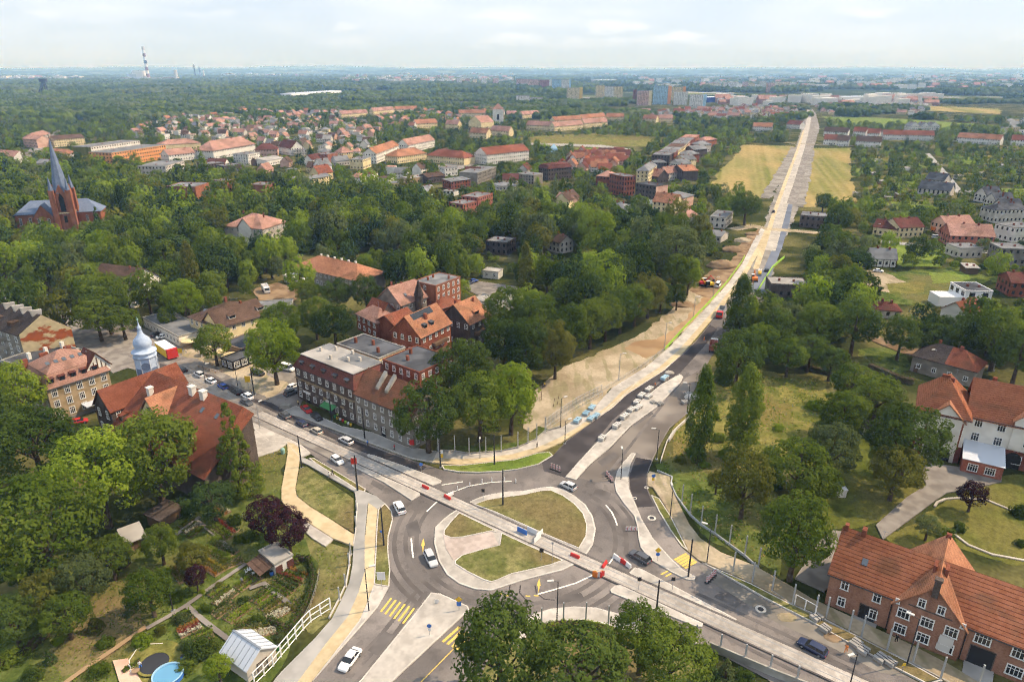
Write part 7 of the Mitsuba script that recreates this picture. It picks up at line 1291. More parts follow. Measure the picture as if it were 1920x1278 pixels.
for a in [((657, 1241), (645, 1257), 'sedan', 'white', 'white saloon car driving towards the camera on the southern arm'), ((808, 1052), (815, 1066), 'estate', 'silver', 'silver car with white bonnet left of the roundabout'), ((749, 956), (742, 943), 'suv', 'white', 'white car entering from the western arm'), ((633, 867), (645, 876), 'hatch', 'white', 'small white city car beside the tram refuge'), ((649, 830), (634, 822), 'estate', 'silver', 'silver estate car in front of the grey tenement'), ((594, 812), (582, 805), 'hatch', 'beige', 'beige hatchback in the street queue'), ((566, 798), (555, 791), 'hatch', 'navy', 'navy blue hatchback in the street queue'), ((534, 783), (522, 775), 'suv', 'darkgrey', 'dark car leading the group in front of the dark brick tenement'), ((594, 785), (604, 793), 'sedan', 'black', 'black saloon parked on the pavement behind the red car'), ((575, 771), (583, 778), 'sedan', 'red', 'red car parked at the shop of the corner tenement'), ((463, 758), (474, 764), 'sedan', 'darkgrey', 'dark saloon passing beside the town hall roof end'), ((464, 747), (453, 741), 'suv', 'white', 'white off roader in the street by the square'), ((444, 738), (434, 732), 'suv', 'black', 'black off roader behind the white one'), ((418, 728), (408, 722), 'hatch', 'blue', 'bright blue hatchback in the street by the square'), ((396, 717), (385, 711), 'sedan', 'white', 'white saloon in the street by the square'), ((374, 706), (363, 700), 'suv', 'silver', 'silver off roader beside the town hall ridge'), ((342, 697), (332, 692), 'hatch', 'black', 'black hatchback at the head of the street queue'), ((547, 740), (557, 736), 'suv', 'darkgrey', 'dark off roader in the lane beside the tenement'), ((551, 728), (560, 724), 'hatch', 'white', 'white hatchback in the lane beside the tenement'), ((484, 703), (497, 706), 'suv', 'black', 'black jeep parked on the square under the ash'), ((540, 694), (550, 697), 'van', 'white', 'white camper van beside the tenement corner'), ((307, 634), (317, 632), 'sedan', 'white', 'white car parked by the shop on the church street'), ((296, 630), (306, 627), 'sedan', 'black', 'black car parked next to the white one by the shop'), ((1065, 915), (1054, 910), 'hatch', 'silver', 'silver hatchback on the north side of the roundabout'), ((1199, 1049), (1180, 1038), 'estate', 'darkgrey', 'dark blue grey estate car at the curved island'), ((1522, 1219), (1500, 1207), 'estate', 'navy', 'dark blue estate car on the eastern street'), ((150, 794), (160, 792), 'hatch', 'red', 'red car in front of the beige tenement'), ((889, 529), (897, 527), 'hatch', 'blue', 'blue car in the concrete yard'), ((881, 533), (889, 531), 'hatch', 'navy', 'navy car in the concrete yard'), ((1646, 510), (1656, 511), 'sedan', 'white', 'white car at the half timbered cottage'), ((1903, 872), (1912, 874), 'hatch', 'grey', 'grey car parked at the clinic wing'), ((1346, 537), (1351, 531), 'van', 'white', 'white site van beside the earthworks'), ((1450, 399), (1452, 394), 'suv', 'black', 'dark car on the unfinished road'), ((1437, 509), (1440, 503), 'hatch', 'black', 'black car on the viaduct'), ((1756, 448), (1764, 449), 'van', 'silver', 'silver van on the village street')]: car(*a)
for i, (x, y) in enumerate(((886, 297), (893, 300), (880, 302), (900, 296), (873, 306), (906, 300))): car((x, y), (x + 6, y - 1), 'hatch', ['silver', 'black', 'white', 'grey', 'red', 'navy'][i], ['silver', 'black', 'white', 'grey', 'red', 'navy'][i] + ' car in the far car park by the barracks', False)
def lorry(p, ahead, cab, box, label, L=8.0, h=2.8, name='lorry'):
    q, a = at2(p), at2(ahead); ang = math.degrees(math.atan2(a[1] - q[1], a[0] - q[0])); k = thing(name, label, 'truck'); tw = place(q[0], q[1], .1, ang)
    part(k, 'cab', shape(MB().hull([(x, y, z) for y in (-1.15, 1.15) for x, z in ((L / 2 - 2, .6), (L / 2, .6), (L / 2, 1.6), (L / 2 - .3, 2.7), (L / 2 - 2, 2.8))]), cab), tw); part(k, 'windscreen', shape(MB().hull([(x, y, z) for y in (-1, 1) for x, z in ((L / 2 + .02, 1.6), (L / 2 - .27, 2.6), (L / 2 - .4, 2.6), (L / 2 - .1, 1.6))]), 'glass_dark'), tw)
    bd = MB(); bd.box(-L / 2, L / 2 - 2.2, -1.2, -1.08, 1.0, h).box(-L / 2, L / 2 - 2.2, 1.08, 1.2, 1.0, h).box(-L / 2, -L / 2 + .12, -1.08, 1.08, 1.0, h - .1).box(L / 2 - 2.32, L / 2 - 2.2, -1.08, 1.08, 1.0, h).box(-L / 2, L / 2 - 2.2, -1.07, 1.07, .9, 1.2)
    part(k, 'load_body', shape(bd, box), tw); part(k, 'chassis', shape(MB().box(-L / 2, L / 2 - .2, -.5, .5, .5, .88), 'steel_dark'), tw)
    for x in (-L / 2 + 1.1, -L / 2 + 2.4, L / 2 - 1.2):
        for y in (-1.0, 1.0): part(k, 'wheel', shape(MB().tube((x, y - .16, .5), (x, y + .16, .5), .5, n=12), 'rubber'), tw)
    return k
lorry((1337, 655), (1342, 632), 'off_white', 'brick_rose', 'pinkish tipper lorry parked on the worn asphalt')
lorry((1351, 592), (1343, 607), 'red', 'steel_grey', 'red and grey lorry beside the bushy poplar', 9)
lorry((499, 548), (506, 556), 'white', 'white', 'white box truck in the dirt yard', 6.5, 3.2); lorry((1756, 436), (1764, 438), 'white', 'orange', 'orange truck in the yard between the village houses', 6.5, 3)
k = thing('site_machine', 'white asphalt paver working on the viaduct', 'paver'); c = at2((1396, 535)); tw = place(c[0], c[1], .1, 65)
part(k, 'hopper', shape(MB().hull([(x, y, z) for x, y, z in ((1.5, -1.6, .5), (1.5, 1.6, .5), (3.4, -1.7, 1.2), (3.4, 1.7, 1.2), (1.5, -1.6, 1.4), (1.5, 1.6, 1.4))]), 'steel_dark'), tw); part(k, 'body', shape(MB().box(-2.4, 1.5, -1.3, 1.3, .5, 1.9), 'steel_dark'), tw); part(k, 'canopy', shape(MB().box(-2.2, .8, -1.5, 1.5, 3.1, 3.25).tube((-2, -1.3, 1.8), (-2, -1.3, 3.1), .06).tube((-2, 1.3, 1.8), (-2, 1.3, 3.1), .06).tube((.6, 1.3, 1.8), (.6, 1.3, 3.1), .06), 'white'), tw); part(k, 'screed', shape(MB().box(-3.6, -2.5, -2.4, 2.4, .1, .7), 'steel_grey'), tw)
for y in (-1.2, 1.2): part(k, 'track', shape(MB().hull([(x, y + d, z) for d in (-.2, .2) for x, z in ((-1.8, 0), (1.6, 0), (2.0, .4), (-2.2, .4), (1.6, .75), (-1.8, .75))]), 'rubber'), tw)
def excavator(p, deg, label, m='orange'):
    k = thing('excavator', label, 'excavator'); c = at2(p); tw = place(c[0], c[1], .08, deg)
    for y in (-1.1, 1.1): part(k, 'track', shape(MB().hull([(x, y + d, z) for d in (-.25, .25) for x, z in ((-1.6, 0), (1.6, 0), (2.0, .4), (-2.0, .4), (1.6, .8), (-1.6, .8))]), 'rubber'), tw)
    part(k, 'body', shape(MB().box(-2.2, 1.0, -1.2, 1.2, .9, 2.0), m), tw); part(k, 'cab', shape(MB().box(-.1, 1.5, .1, 1.25, 1.0, 2.9), 'glass_dark'), tw); part(k, 'cab_roof', shape(MB().box(-.2, 1.6, .05, 1.3, 2.9, 3.05), 'white'), tw)
    bm = part(k, 'boom', shape(MB().tube((1.0, -.3, 1.6), (3.4, -.3, 4.2), .22, .2, 6).tube((3.4, -.3, 4.2), (5.2, -.3, 2.2), .2, .15, 6), m), tw); part(bm, 'bucket', shape(MB().hull([(x, y, z) for y in (-.8, .2) for x, z in ((4.9, 2.2), (5.4, 2.2), (5.5, 1.2), (4.7, 1.3))]), 'steel_dark'), tw)
excavator((1414, 527), 80, 'orange and white excavator behind the paver'); excavator((1327, 538), 200, 'yellow and red mini digger on the earthworks', 'yellow'); excavator((1318, 535), 20, 'red mini digger next to the yellow one', 'red')
k = thing('roller', 'yellow road roller on the viaduct ahead of the paver', 'roller'); c = at2((1424, 516)); tw = place(c[0], c[1], .08, 70)
for x in (-1.4, 1.4): part(k, 'drum', shape(MB().tube((x, -.9, .6), (x, .9, .6), .6, n=16), 'steel_grey'), tw)
part(k, 'body', shape(MB().box(-1.9, 1.9, -.7, .7, .9, 1.6), 'yellow'), tw); part(k, 'roof', shape(MB().box(-.8, .8, -.8, .8, 2.6, 2.72).tube((-.7, -.7, 1.6), (-.7, -.7, 2.6), .05).tube((.7, .7, 1.6), (.7, .7, 2.6), .05), 'white'), tw)
k = thing('site_hut', 'small blue portable toilet at the earthworks', 'portable toilet'); c = at2((1307, 521)); part(k, 'cabin', shape(MB().box(c[0] - .6, c[0] + .6, c[1] - .6, c[1] + .6, 0, 2.1), 'sky_paint')); part(k, 'roof', shape(MB().hull([(c[0] + x, c[1] + y, z) for x in (-.65, .65) for y in (-.65, .65) for z in (2.1, 2.2)] + [(c[0], c[1], 2.4)]), 'white')); part(k, 'door', shape(MB().box(c[0] - .35, c[0] + .35, c[1] - .64, c[1] - .61, .1, 1.95), 'blue'))
k = thing('market_trailer', 'long white, yellow and red trailer beside the blue tower', 'trailer'); A, B = at2((310, 668), 1), at2((330, 682), 1); u = (B - A) / np.linalg.norm(B - A); tw = place(A[0], A[1], 0, math.degrees(math.atan2(u[1], u[0])))
part(k, 'box', shape(MB().box(-8, 2.5, 0, 3.2, .7, 3.6), 'yellow'), tw); part(k, 'roof', shape(MB().box(-8.1, 1.6, -.1, 3.3, 3.6, 3.8), 'white'), tw); part(k, 'end_wall', shape(MB().box(1.62, 2.6, -.06, 3.26, .7, 3.85), 'red'), tw)
for x in (-6, 1): part(k, 'wheel', shape(MB().tube((x, -.05, .4), (x, .3, .4), .4, n=10), 'rubber'), tw)
# ------------------------------------------------------------------ poles, lamps, signs
def pole(p, h, label, m='steel_dark', r=.13, lamp=0, name='street_lamp', group=None, deg=180, z=.1):
    c = at2(p); k = thing(name, label, 'lamp post' if lamp else 'pole', group); part(k, 'pole', shape(MB().tube((c[0], c[1], 0), (c[0], c[1], h), r * 1.15, r * .75, 8), m)); part(k, 'base_plate', shape(MB().box(c[0] - .3, c[0] + .3, c[1] - .3, c[1] + .3, .02, .24), 'steel_grey'))
    if lamp:
        a = math.radians(deg); e = c + np.array([math.cos(a), math.sin(a)]) * lamp; part(k, 'arm', shape(MB().tube((c[0], c[1], h - .1), (e[0], e[1], h + .25), r * .5, r * .4, 6), m)); part(k, 'lamp_head', shape(MB().obox(e, (math.cos(a), math.sin(a)), .55, .2, h + .2, h + .36), 'off_white'))
    return k
for p, h, l in (((943, 949), 9.4, 'thick black tram pole standing on the roundabout lawn'), ((566, 877), 8.8, 'black tram pole at the corner of the western paths'), ((671, 921), 9.4, 'black tram pole with a red sign on the western verge'), ((720, 1024), 9.2, 'black tram pole on the dry strip beside the yellow path'), ((1290, 1083), 8.8, 'thick black tram pole on the tip of the curved island'), ((684, 823), 9.0, 'black tram pole in front of the grey tenement'), ((622, 789), 8.6, 'black tram pole in front of the flower shop'), ((477, 741), 9.2, 'black tram pole with yellow flag at the lane mouth'), ((1229, 1162), 8.6, 'black tram pole on the lower eastern refuge'), ((927, 872), 8.4, 'slim black pole on the grass sickle'), ((826, 876), 7.6, 'black pole at the left end of the grass sickle')): pole(p, h, l, r=.17, name='tram_pole')
for p, h, dg, l in (((692, 1147), 9.4, 20, 'black street lamp on the western kerb apron'), ((1044, 1168), 9.0, 190, 'curved black street lamp on the southern pavement'), ((1256, 973), 7.6, 90, 'black street lamp at the olive grass strip'), ((1325, 1056), 8.6, 150, 'black street lamp by the eastern crossing'), ((1164, 900), 7.6, 90, 'black street lamp at the tip of the curved island'), ((1231, 861), 8.2, 170, 'tall black street lamp with a yellow sack at its foot'), ((1288, 775), 9.0, 170, 'black street lamp beside the slim poplar'), ((1700, 1246), 9.4, 140, 'black street lamp in front of the school gable'), ((1592, 1290), 7, 200, 'street lamp at the bottom edge beside the tram track'), ((488, 805), 7.6, 60, 'grey street lamp at the end of the town hall'), ((1160, 712), 8.6, 0, 'grey lamp pole on the sandy strip'), ((1246, 650), 8.6, 0, 'grey lamp pole by the levelled sand'), ((1300, 596), 8.4, 0, 'grey lamp pole by the middle of the earthworks'), ((1337, 556), 8.4, 0, 'grey lamp pole by the site van'), ((1051, 803), 8.8, 30, 'black lamp pole at the bend of the northern railing'), ((1059, 832), 6.6, 30, 'short lamp pole with traffic light at the northern crossing'), ((386, 720), 6.2, 40, 'small lamp with white globe beside the silver off roader'), ((446, 725), 6.2, 40, 'small lamp with white globe on the square'), ((900, 861), 5, 90, 'thin grey pole on the yellow strip north of the roundabout'), ((1745, 700), 8, 200, 'grey lamp post behind the hip roofed cottage'), ((1862, 695), 8, 200, 'grey lamp post right of the hip roofed cottage'), ((325, 1145), 5, 150, 'dark lamp post in the allotment garden'), ((1407, 425), 9, 0, 'lamp post at the far crossroad'), ((1640, 447), 8, 0, 'lamp post on the village street'), ((40, 585), 8, 0, 'lamp post on the church street')): pole(p, h, l, 'steel_grey' if 'grey' in l else 'steel_dark', .1, 1.3, deg=dg)
def sign(p, label, panels, h=2.6, m='steel_grey'):
    c = at2(p); k = thing('road_sign', label, 'sign'); part(k, 'post', shape(MB().tube((c[0], c[1], 0), (c[0], c[1], h), .05, n=6), m))
    z = h
    for kind, mm, s in panels:
        mb = MB()
        if kind == 'disc': mb.tube((0, -.08, 0), (0, -.05, 0), s / 2, n=16)
        elif kind == 'diamond': mb.hull([(x * s * .7, y, zz * s * .7) for x, zz in ((1, 0), (-1, 0), (0, 1), (0, -1)) for y in (-.08, -.05)])
        elif kind == 'tri': mb.hull([(x * s / 2, y, zz * s / 2) for x, zz in ((-1, .8), (1, .8), (0, -.9)) for y in (-.08, -.05)])
        else: mb.box(-s / 2, s / 2, -.08, -.05, -s * .6, s * .6)
        part(k, 'panel', shape(mb, mm), T().translate([c[0], c[1], z - s * .5])); z -= s * 1.1
    return k
for p, l, pn, h in (((806, 1193), 'small blue and white sign on the southern island', [('disc', 'blue', .8), ('box', 'white', .5)], 2.8), ((861, 1146), 'yellow and blue sign at the right corner of the southern island', [('diamond', 'yellow', .9), ('box', 'blue', .8)], 3.2), ((1232, 1054), 'yellow diamond sign on the lower part of the curved island', [('diamond', 'yellow', .9), ('disc', 'blue', .8)], 3.4), ((1224, 908), 'blue sign at the head of the eastern footpath', [('disc', 'blue', .9), ('box', 'yellow', .6)], 2.8), ((717, 1107), 'white sign box on a dark post by the western kerb', [('box', 'white', 1.5)], 4.2), ((790, 886), 'blue disc sign at the end of the northern refuge', [('disc', 'blue', .9)], 2.8), ((828, 868), 'yellow and white sign left of the grass sickle', [('box', 'white', .9), ('box', 'yellow', .9)], 3.6), ((773, 846), 'red sign on the pavement under the chestnut', [('box', 'red', 1.2)], 3.2), ((341, 676), 'yellow signboard on the square by the trailer', [('box', 'yellow', 1.4)], 4.2), ((468, 737), 'yellow flag sign at the lane mouth', [('box', 'yellow', 1.6)], 5.4), ((669, 921), 'red board high on the western tram pole', [('box', 'red', 1.3)], 8.6), ((819, 1133), 'white bollard sign at the tip of the southern island', [('box', 'white', .7)], 1.2), ((716, 1010), 'small sign post beside the yellow path', [('disc', 'blue', .6)], 2.2), ((1015, 1053), 'dark traffic signal on the southern lawn of the roundabout', [('box', 'black', .8)], 3.2), ((906, 938), 'dark signal head at the north lawn edge', [('box', 'black', .7)], 3.0), ((1197, 1108), 'dark tram signal on the lower eastern refuge', [('box', 'black', .7)], 3.2), ((1260, 1108), 'dark tram signal on the long white wedge', [('box', 'black', .7)], 3.2), ((1035, 1060), 'thin pole on the southern lawn beside the track', [('box', 'steel_grey', .4)], 5.5), ((1690, 1262), 'yellow sign on the eastern verge before the school', [('box', 'yellow', .5)], 2.2)): sign(p, l, pn, h)
# red and white beacon boards, one by one
bb = MB().hull([(x, y, z) for x in (-.13, .13) for y in (-.03, .03) for z in (.25, 1.25)]); bs = shape(bb, 'white')
def stripe(z): return MB().hull([(x, y, z + (.14 if x > 0 else 0) + t) for x in (-.132, .132) for y in (-.034, .034) for t in (0, .13)])
br = shape(MB().add(*stripe(.3).mesh()).add(*stripe(.62).mesh()).add(*stripe(.94).mesh()), 'red'); bf = shape(MB().box(-.3, .3, -.2, .2, 0, .14).tube((0, 0, .14), (0, 0, .3), .04, n=6), 'rubber')
def beacon(p, label, group):
    c = at2(p); k = thing('beacon_board', label, 'barrier board', group); tw = place(c[0], c[1], .12, 0, 1.3); part(k, 'board', bs, tw); part(k, 'stripes', br, tw); part(k, 'foot', bf, tw)
for pts, w in (([(1034, 880), (1039, 882), (1044, 884), (1049, 886)], 'closing the black asphalt lane'), ([(1138, 894), (1141, 898), (1144, 902), (1147, 905)], 'left of the curved island tip'), ([(1325, 1094), (1329, 1091), (1333, 1087), (1337, 1083), (1340, 1080)], 'on the dug up eastern street')):
    for i, p in enumerate(pts): beacon(p, f'{ORD[i]} striped beacon board from the left {w}', f'beacon boards {w}')
k = thing('chevron_board', 'red and white chevron board beside the curved island', 'barrier board'); c = at2((1184, 996))
for i in range(3):
    part(k, 'panel', shape(MB().box(c[0] + i * .8 - 1.2, c[0] + i * .8 - .45, c[1], c[1] + .05, .3, 1.2), 'white')); part(k, 'chevron', shape(MB().hull([(c[0] + i * .8 - 1.1 + x, c[1] + y, z) for y in (-.02, .0) for x, z in ((0, .75), (.3, 1.15), (.5, 1.15), (.2, .75))]).hull([(c[0] + i * .8 - 1.1 + x, c[1] + y, z) for y in (-.02, .0) for x, z in ((0, .75), (.3, .35), (.5, .35), (.2, .75))]), 'red')); part(k, 'post', shape(MB().tube((c[0] + i * .8 - .8, c[1] + .1, 0), (c[0] + i * .8 - .8, c[1] + .1, 1.2), .04, n=6), 'steel_grey'))
def jersey(p, ahead, m, label, group=None):
    c, a = at2(p), at2(ahead); ang = math.degrees(math.atan2(a[1] - c[1], a[0] - c[0])); k = thing('plastic_barrier', label, 'barrier', group); tw = place(c[0], c[1], .1, ang)
    part(k, 'body', shape(MB().hull([(x, y, z) for x in (-.95, .95) for y, z in ((-.35, 0), (.35, 0), (-.3, .25), (.3, .25), (-.13, .9), (.13, .9))]), m), tw); part(k, 'foot_slots', shape(MB().box(-.6, -.25, -.37, .37, .02, .12).box(.25, .6, -.37, .37, .02, .12), 'rubber'), tw)
for p, a, m, l in (((798, 917), (806, 921), 'red', 'red barrier on the tram track west of the roundabout'), ((839, 936), (846, 940), 'red', 'red barrier where the track meets the roundabout on the west'), ((843, 931), (850, 928), 'white', 'white barrier at the start of the white arc line'), ((1078, 1046), (1085, 1049), 'red', 'red barrier where the track leaves the roundabout on the east'), ((1133, 1062), (1128, 1069), 'red', 'red barrier beside the stacked yellow signs'), ((1157, 1049), (1164, 1054), 'white', 'white barrier, first of the row at the white wedge'), ((1167, 1055), (1173, 1059), 'red', 'red barrier, second of the row at the white wedge'), ((1176, 1061), (1182, 1066), 'white', 'white barrier, third of the row at the white wedge')): jersey(p, a, m, l)
k = thing('folded_signs', 'heap of orange and yellow warning signs on the eastern track edge', 'signs'); c = at2((1123, 1083))
for i in range(5): part(k, 'panel', shape(MB().obox(c + np.array([i * .35 - .8, .2 * (i % 2)]), (1, .3 * i - .6), .5, .04, .2, 1.5), ['orange', 'yellow', 'white', 'orange', 'red'][i]))
part(k, 'stand', shape(MB().tube((c[0] - 1, c[1], .15), (c[0] + 1, c[1] + .3, .15), .06), 'steel_dark'))
for i, (x, y) in enumerate(((858, 920), (881, 913), (904, 907), (922, 904), (946, 903), (967, 906))):
    c = at2((x, y)); k = thing('lane_post', f'{ORD[i]} white flexible post from the left on the white arc line', 'bollard', 'white posts along the arc line north of the roundabout'); part(k, 'post', shape(MB().tube((c[0], c[1], .1), (c[0], c[1], 1.3), .13, .1), 'white')); part(k, 'foot', shape(MB().box(c[0] - .3, c[0] + .3, c[1] - .2, c[1] + .2, .06, .2), 'rubber'))
k = thing('track_gate', 'white boards with a blue panel standing on the tram track', 'barrier'); c = at2((990, 1004)); ud = at2((1040, 1027)) - c; ud /= np.linalg.norm(ud); un = np.array([-ud[1], ud[0]])
for i, (o, m) in enumerate(((-1.2, 'blue'), (.4, 'white'), (2.2, 'white'), (2.6, 'white'))): q = c + ud * o + un * (.9 if i in (1, 2) else -.4); part(k, 'board', shape(MB().obox(q, ud if i < 2 else un, 1.2, .06, .3, 1.5), m)); part(k, 'prop', shape(MB().tube((q[0], q[1], .15), (q[0] + un[0] * .5, q[1] + un[1] * .5, 1.3), .05), 'steel_grey'))
# pallets of paving stones
def pallet(p, label, L=1.9, h=1.15, m='off_white', deg=None):
    r_ = random.Random(str(p)); L *= r_.uniform(.75, 1.1); h *= r_.uniform(.75, 1.05); c = at2(p); a = at2((1275, 705)) - at2((1090, 860)); ang = (math.degrees(math.atan2(a[1], a[0])) if deg is None else deg) + r_.uniform(-9, 9); k = thing('pallet', label, 'pallet', 'wrapped pallets of paving stones' if label.startswith('white') else None); tw = place(c[0], c[1], .16, ang)
    part(k, 'stones', shape(MB().box(-L / 2, L / 2, -.75, .75, .16, h), 'pavers_grey'), tw); part(k, 'wrap', shape(MB().box(-L / 2 - .03, L / 2 + .03, -.78, .78, h + .005, h + .06).box(-L / 2 - .025, -L / 2 + .2, -.77, .77, .5, h), m), tw); part(k, 'wood_base', shape(MB().box(-L / 2, L / 2, -.7, .7, 0, .15), 'wood'), tw)
    for x in (-L / 6, L / 6): part(k, 'strap', shape(MB().box(x - .05, x + .05, -.785, .785, .17, h + .115), 'steel_dark'), tw)
for p in ((1217, 733), (1203, 745), (1216, 747), (1194, 757), (1196, 768), (1184, 772), (1171, 785), (1156, 803), (1129, 826)): pallet(p, f'white wrapped pallet of paving stones on the median, {ORD[[(1129, 826), (1156, 803), (1171, 785), (1184, 772), (1194, 757), (1196, 768), (1203, 745), (1216, 747), (1217, 733)].index(p)]} from the left', 2.6)
for p, l in (((1246, 713), 'bluish wrapped pallet standing alone at the far end of the median'), ((1118, 784), 'bluish pallet on the black lane edge, right one'), ((1108, 789), 'low bluish pallet on the black lane edge, left one'), ((1110, 768), 'bluish pallet on the yellow cycle path, upper one'), ((1099, 779), 'bluish pallet on the yellow cycle path, lower one'), ((1083, 793), 'pale pallet on the climbing footpath')): pallet(p, l, 2.6, 1.2, 'sky_paint')
for p, l in (((1225, 757), 'half empty pallets with stone blocks right of the median'), ((1238, 760), 'loose stone pile right of the median'), ((1290, 742), 'covered pallet behind the slim poplar'), ((1284, 757), 'pallet at the foot of the lamp by the slim poplar'), ((1546, 1183), 'pallet with kerb stones at the dug up edge'), ((1604, 1210), 'grey stone pallet on the verge, left one'), ((1618, 1223), 'grey stone pallet on the verge, middle one'), ((1650, 1238), 'grey stone pallet on the verge, third one'), ((1668, 1246), 'grey stone pallet on the verge, right one'), ((1530, 1162), 'wooden pallet leaning beside the railing')): pallet(p, l, 1.8, .8, 'pavers_grey', 30)
# ------------------------------------------------------------------ posts, railings, walls
post_s = shape(MB().box(-.11, .11, -.11, .11, 0, 1).box(-.13, .13, -.02, .02, 0, .995), 'galvanised')
def posts(pts, h, label, group):
    for i, p in enumerate(sorted(pts)):
        c = at2(p); k = thing('barrier_post', f'{label}, {ORD[i]} from the left', 'post', group); part(k, 'post', post_s, place(c[0], c[1], 0, 0, [1, 1, h])); part(k, 'foot', shape(MB().box(c[0] - .25, c[0] + .25, c[1] - .25, c[1] + .25, 0, .22), 'concrete'))
posts([(822, 848), (853, 849), (880, 854), (911, 853), (940, 849), (971, 842), (990, 833), (1006, 826), (1022, 813)], 5.0, 'bare grey noise barrier post along the northern path', 'bare noise barrier posts along the northern path')
posts([(1278, 943), (1294, 961), (1314, 984), (1340, 1001), (1367, 1021), (1396, 1042), (1421, 1065)], 4.8, 'bare grey noise barrier post in the rough grass', 'bare noise barrier posts in the rough grass')
posts([(1374, 1073), (1410, 1093), (1447, 1109), (1485, 1135), (1527, 1156), (1548, 1160), (1591, 1185), (1614, 1195), (1662, 1221), (1711, 1243), (1762, 1275), (1832, 1290)], 4.8, 'bare grey noise barrier post along the eastern verge', 'bare noise barrier posts along the eastern verge')
posts([(1349, 1224), (1395, 1243), (1442, 1263), (1492, 1284), (1303, 1205)], 4.0, 'dark grey post in front of the low concrete wall', 'posts in front of the low concrete wall')
posts([(1015, 1177), (1056, 1167), (1098, 1166), (1140, 1173)], 4.4, 'grey post on the southern pavement edge', 'posts on the southern pavement edge')
posts([(658, 1040), (655, 1060), (648, 1100), (637, 1125), (669, 960), (668, 990)], 3.0, 'thin grey fence post at the western grey path', 'fence posts at the western grey path')
def wall_line(name, pts, h, w, m, label, cat='wall', z0=0):
    one(name, shape(MB().prism(LineString([at2(p) for p in pts]).buffer(w / 2, cap_style=2, join_style=2), z0, h), m), label, cat)
wall_line('plinth_wall', [(822, 846), (853, 847), (879, 852), (940, 847), (971, 840), (1003, 826), (1021, 810), (1050, 801)], .55, .25, 'concrete_wall', 'low concrete plinth between the northern posts')
wall_line('plinth_wall', [(1232, 884), (1260, 896), (1258, 910), (1268, 932), (1293, 966), (1314, 985), (1340, 1002), (1367, 1022), (1396, 1043), (1421, 1066)], .55, .25, 'galvanised', 'grey green plinth along the rough grass')
wall_line('plinth_wall', [(1447, 1109), (1485, 1135), (1527, 1157), (1591, 1187), (1662, 1223), (1711, 1245), (1800, 1292)], .4, .22, 'concrete_wall', 'low plinth along the eastern verge')
wall_line('plinth_wall', [(960, 1210), (1001, 1180), (1054, 1167), (1096, 1166), (1127, 1171), (1160, 1180), (1250, 1212)], .5, .25, 'concrete', 'pale plinth edging the southern pavement')
wall_line('boundary_wall', [(1330, 1217), (1376, 1237), (1444, 1266), (1530, 1300)], 1.6, .3, 'concrete_wall', 'pale concrete wall between bottom bushes and the road')
wall_line('plinth_wall', [(670, 945), (667, 1000), (663, 1022)], .45, .22, 'concrete', 'pale plinth between dry triangle and grey path')
wall_line('plinth_wall', [(657, 1027), (655, 1062), (649, 1096), (634, 1128), (617, 1160)], .45, .22, 'concrete', 'pale plinth between weedy bank and grey path')
wall_line('parapet', [(1402, 580), (1426, 538), (1448, 503), (1470, 484)], 1.2, .3, 'lime', 'lime coloured parapet on the right side of the viaduct')
wall_line('mesh_fence', [(1246, 657), (1284, 615), (1329, 569), (1364, 529), (1390, 493), (1396, 482)], 1.1, .12, 'lime', 'lime green site fence along the climbing path', 'fence')
wall_line('pipe_run', [(1254, 828), (1268, 806), (1292, 784), (1318, 762)], .8, .35, 'concrete', 'pale concrete gutter wall along the eastern kerb')
wall_line('pipe_run', [(1238, 868), (1250, 830), (1262, 810), (1288, 786)], .6, .2, 'concrete', 'second pale gutter wall along the eastern kerb')
def railing(pts, h, n, label, rails=3, m='galvanised', r=.05, name='railing', infill=0):
    l = LineString([at2(p) for p in pts]); k = thing(name, label, 'railing'); q = [l.interpolate(i / n, normalized=True) for i in range(n + 1)]
    for p in q: part(k, 'post', shape(MB().tube((p.x, p.y, 0), (p.x, p.y, h), r * 1.4, n=6), m))
    for z in np.linspace(h, h * .12 if rails > 1 else h, rails):
        mb = MB()
        for a, b in zip(q[:-1], q[1:]): mb.tube((a.x, a.y, z), (b.x, b.y, z), r, n=5)
        part(k, 'rail', shape(mb, m))
    if infill:
        mb = MB()
        for i in range(infill):
            p = l.interpolate((i + .5) / infill, normalized=True); mb.tube((p.x, p.y, h * .1), (p.x, p.y, h * .97), .02, n=4, cap=False)
        part(k, 'bars', shape(mb, m), kind='stuff')
railing([(478, 1284), (510, 1252), (548, 1206), (580, 1168), (620, 1142)], 2.6, 9, 'tall white framed fence along the western grey path', 3, 'white', .09, 'frame_fence')
railing([(1022, 801), (1050, 780), (1085, 757), (1128, 735)], 2.4, 14, 'tall grey mesh railing along the sandy playground edge', 3, 'galvanised', .05, 'railing', 120)
railing([(1024, 806), (1052, 787), (1087, 764), (1130, 740)], 1.1, 14, 'low grey handrail in front of the tall mesh railing', 2, 'galvanised', .05)
railing([(1128, 735), (1160, 716), (1205, 688), (1247, 657)], 1.2, 16, 'grey handrail along the upper climbing path', 2, 'galvanised', .04, 'railing', 60)
railing([(1489, 1136), (1527, 1157)], 2.6, 2, 'white framed barrier panel on the eastern footpath', 2, 'white', .07)
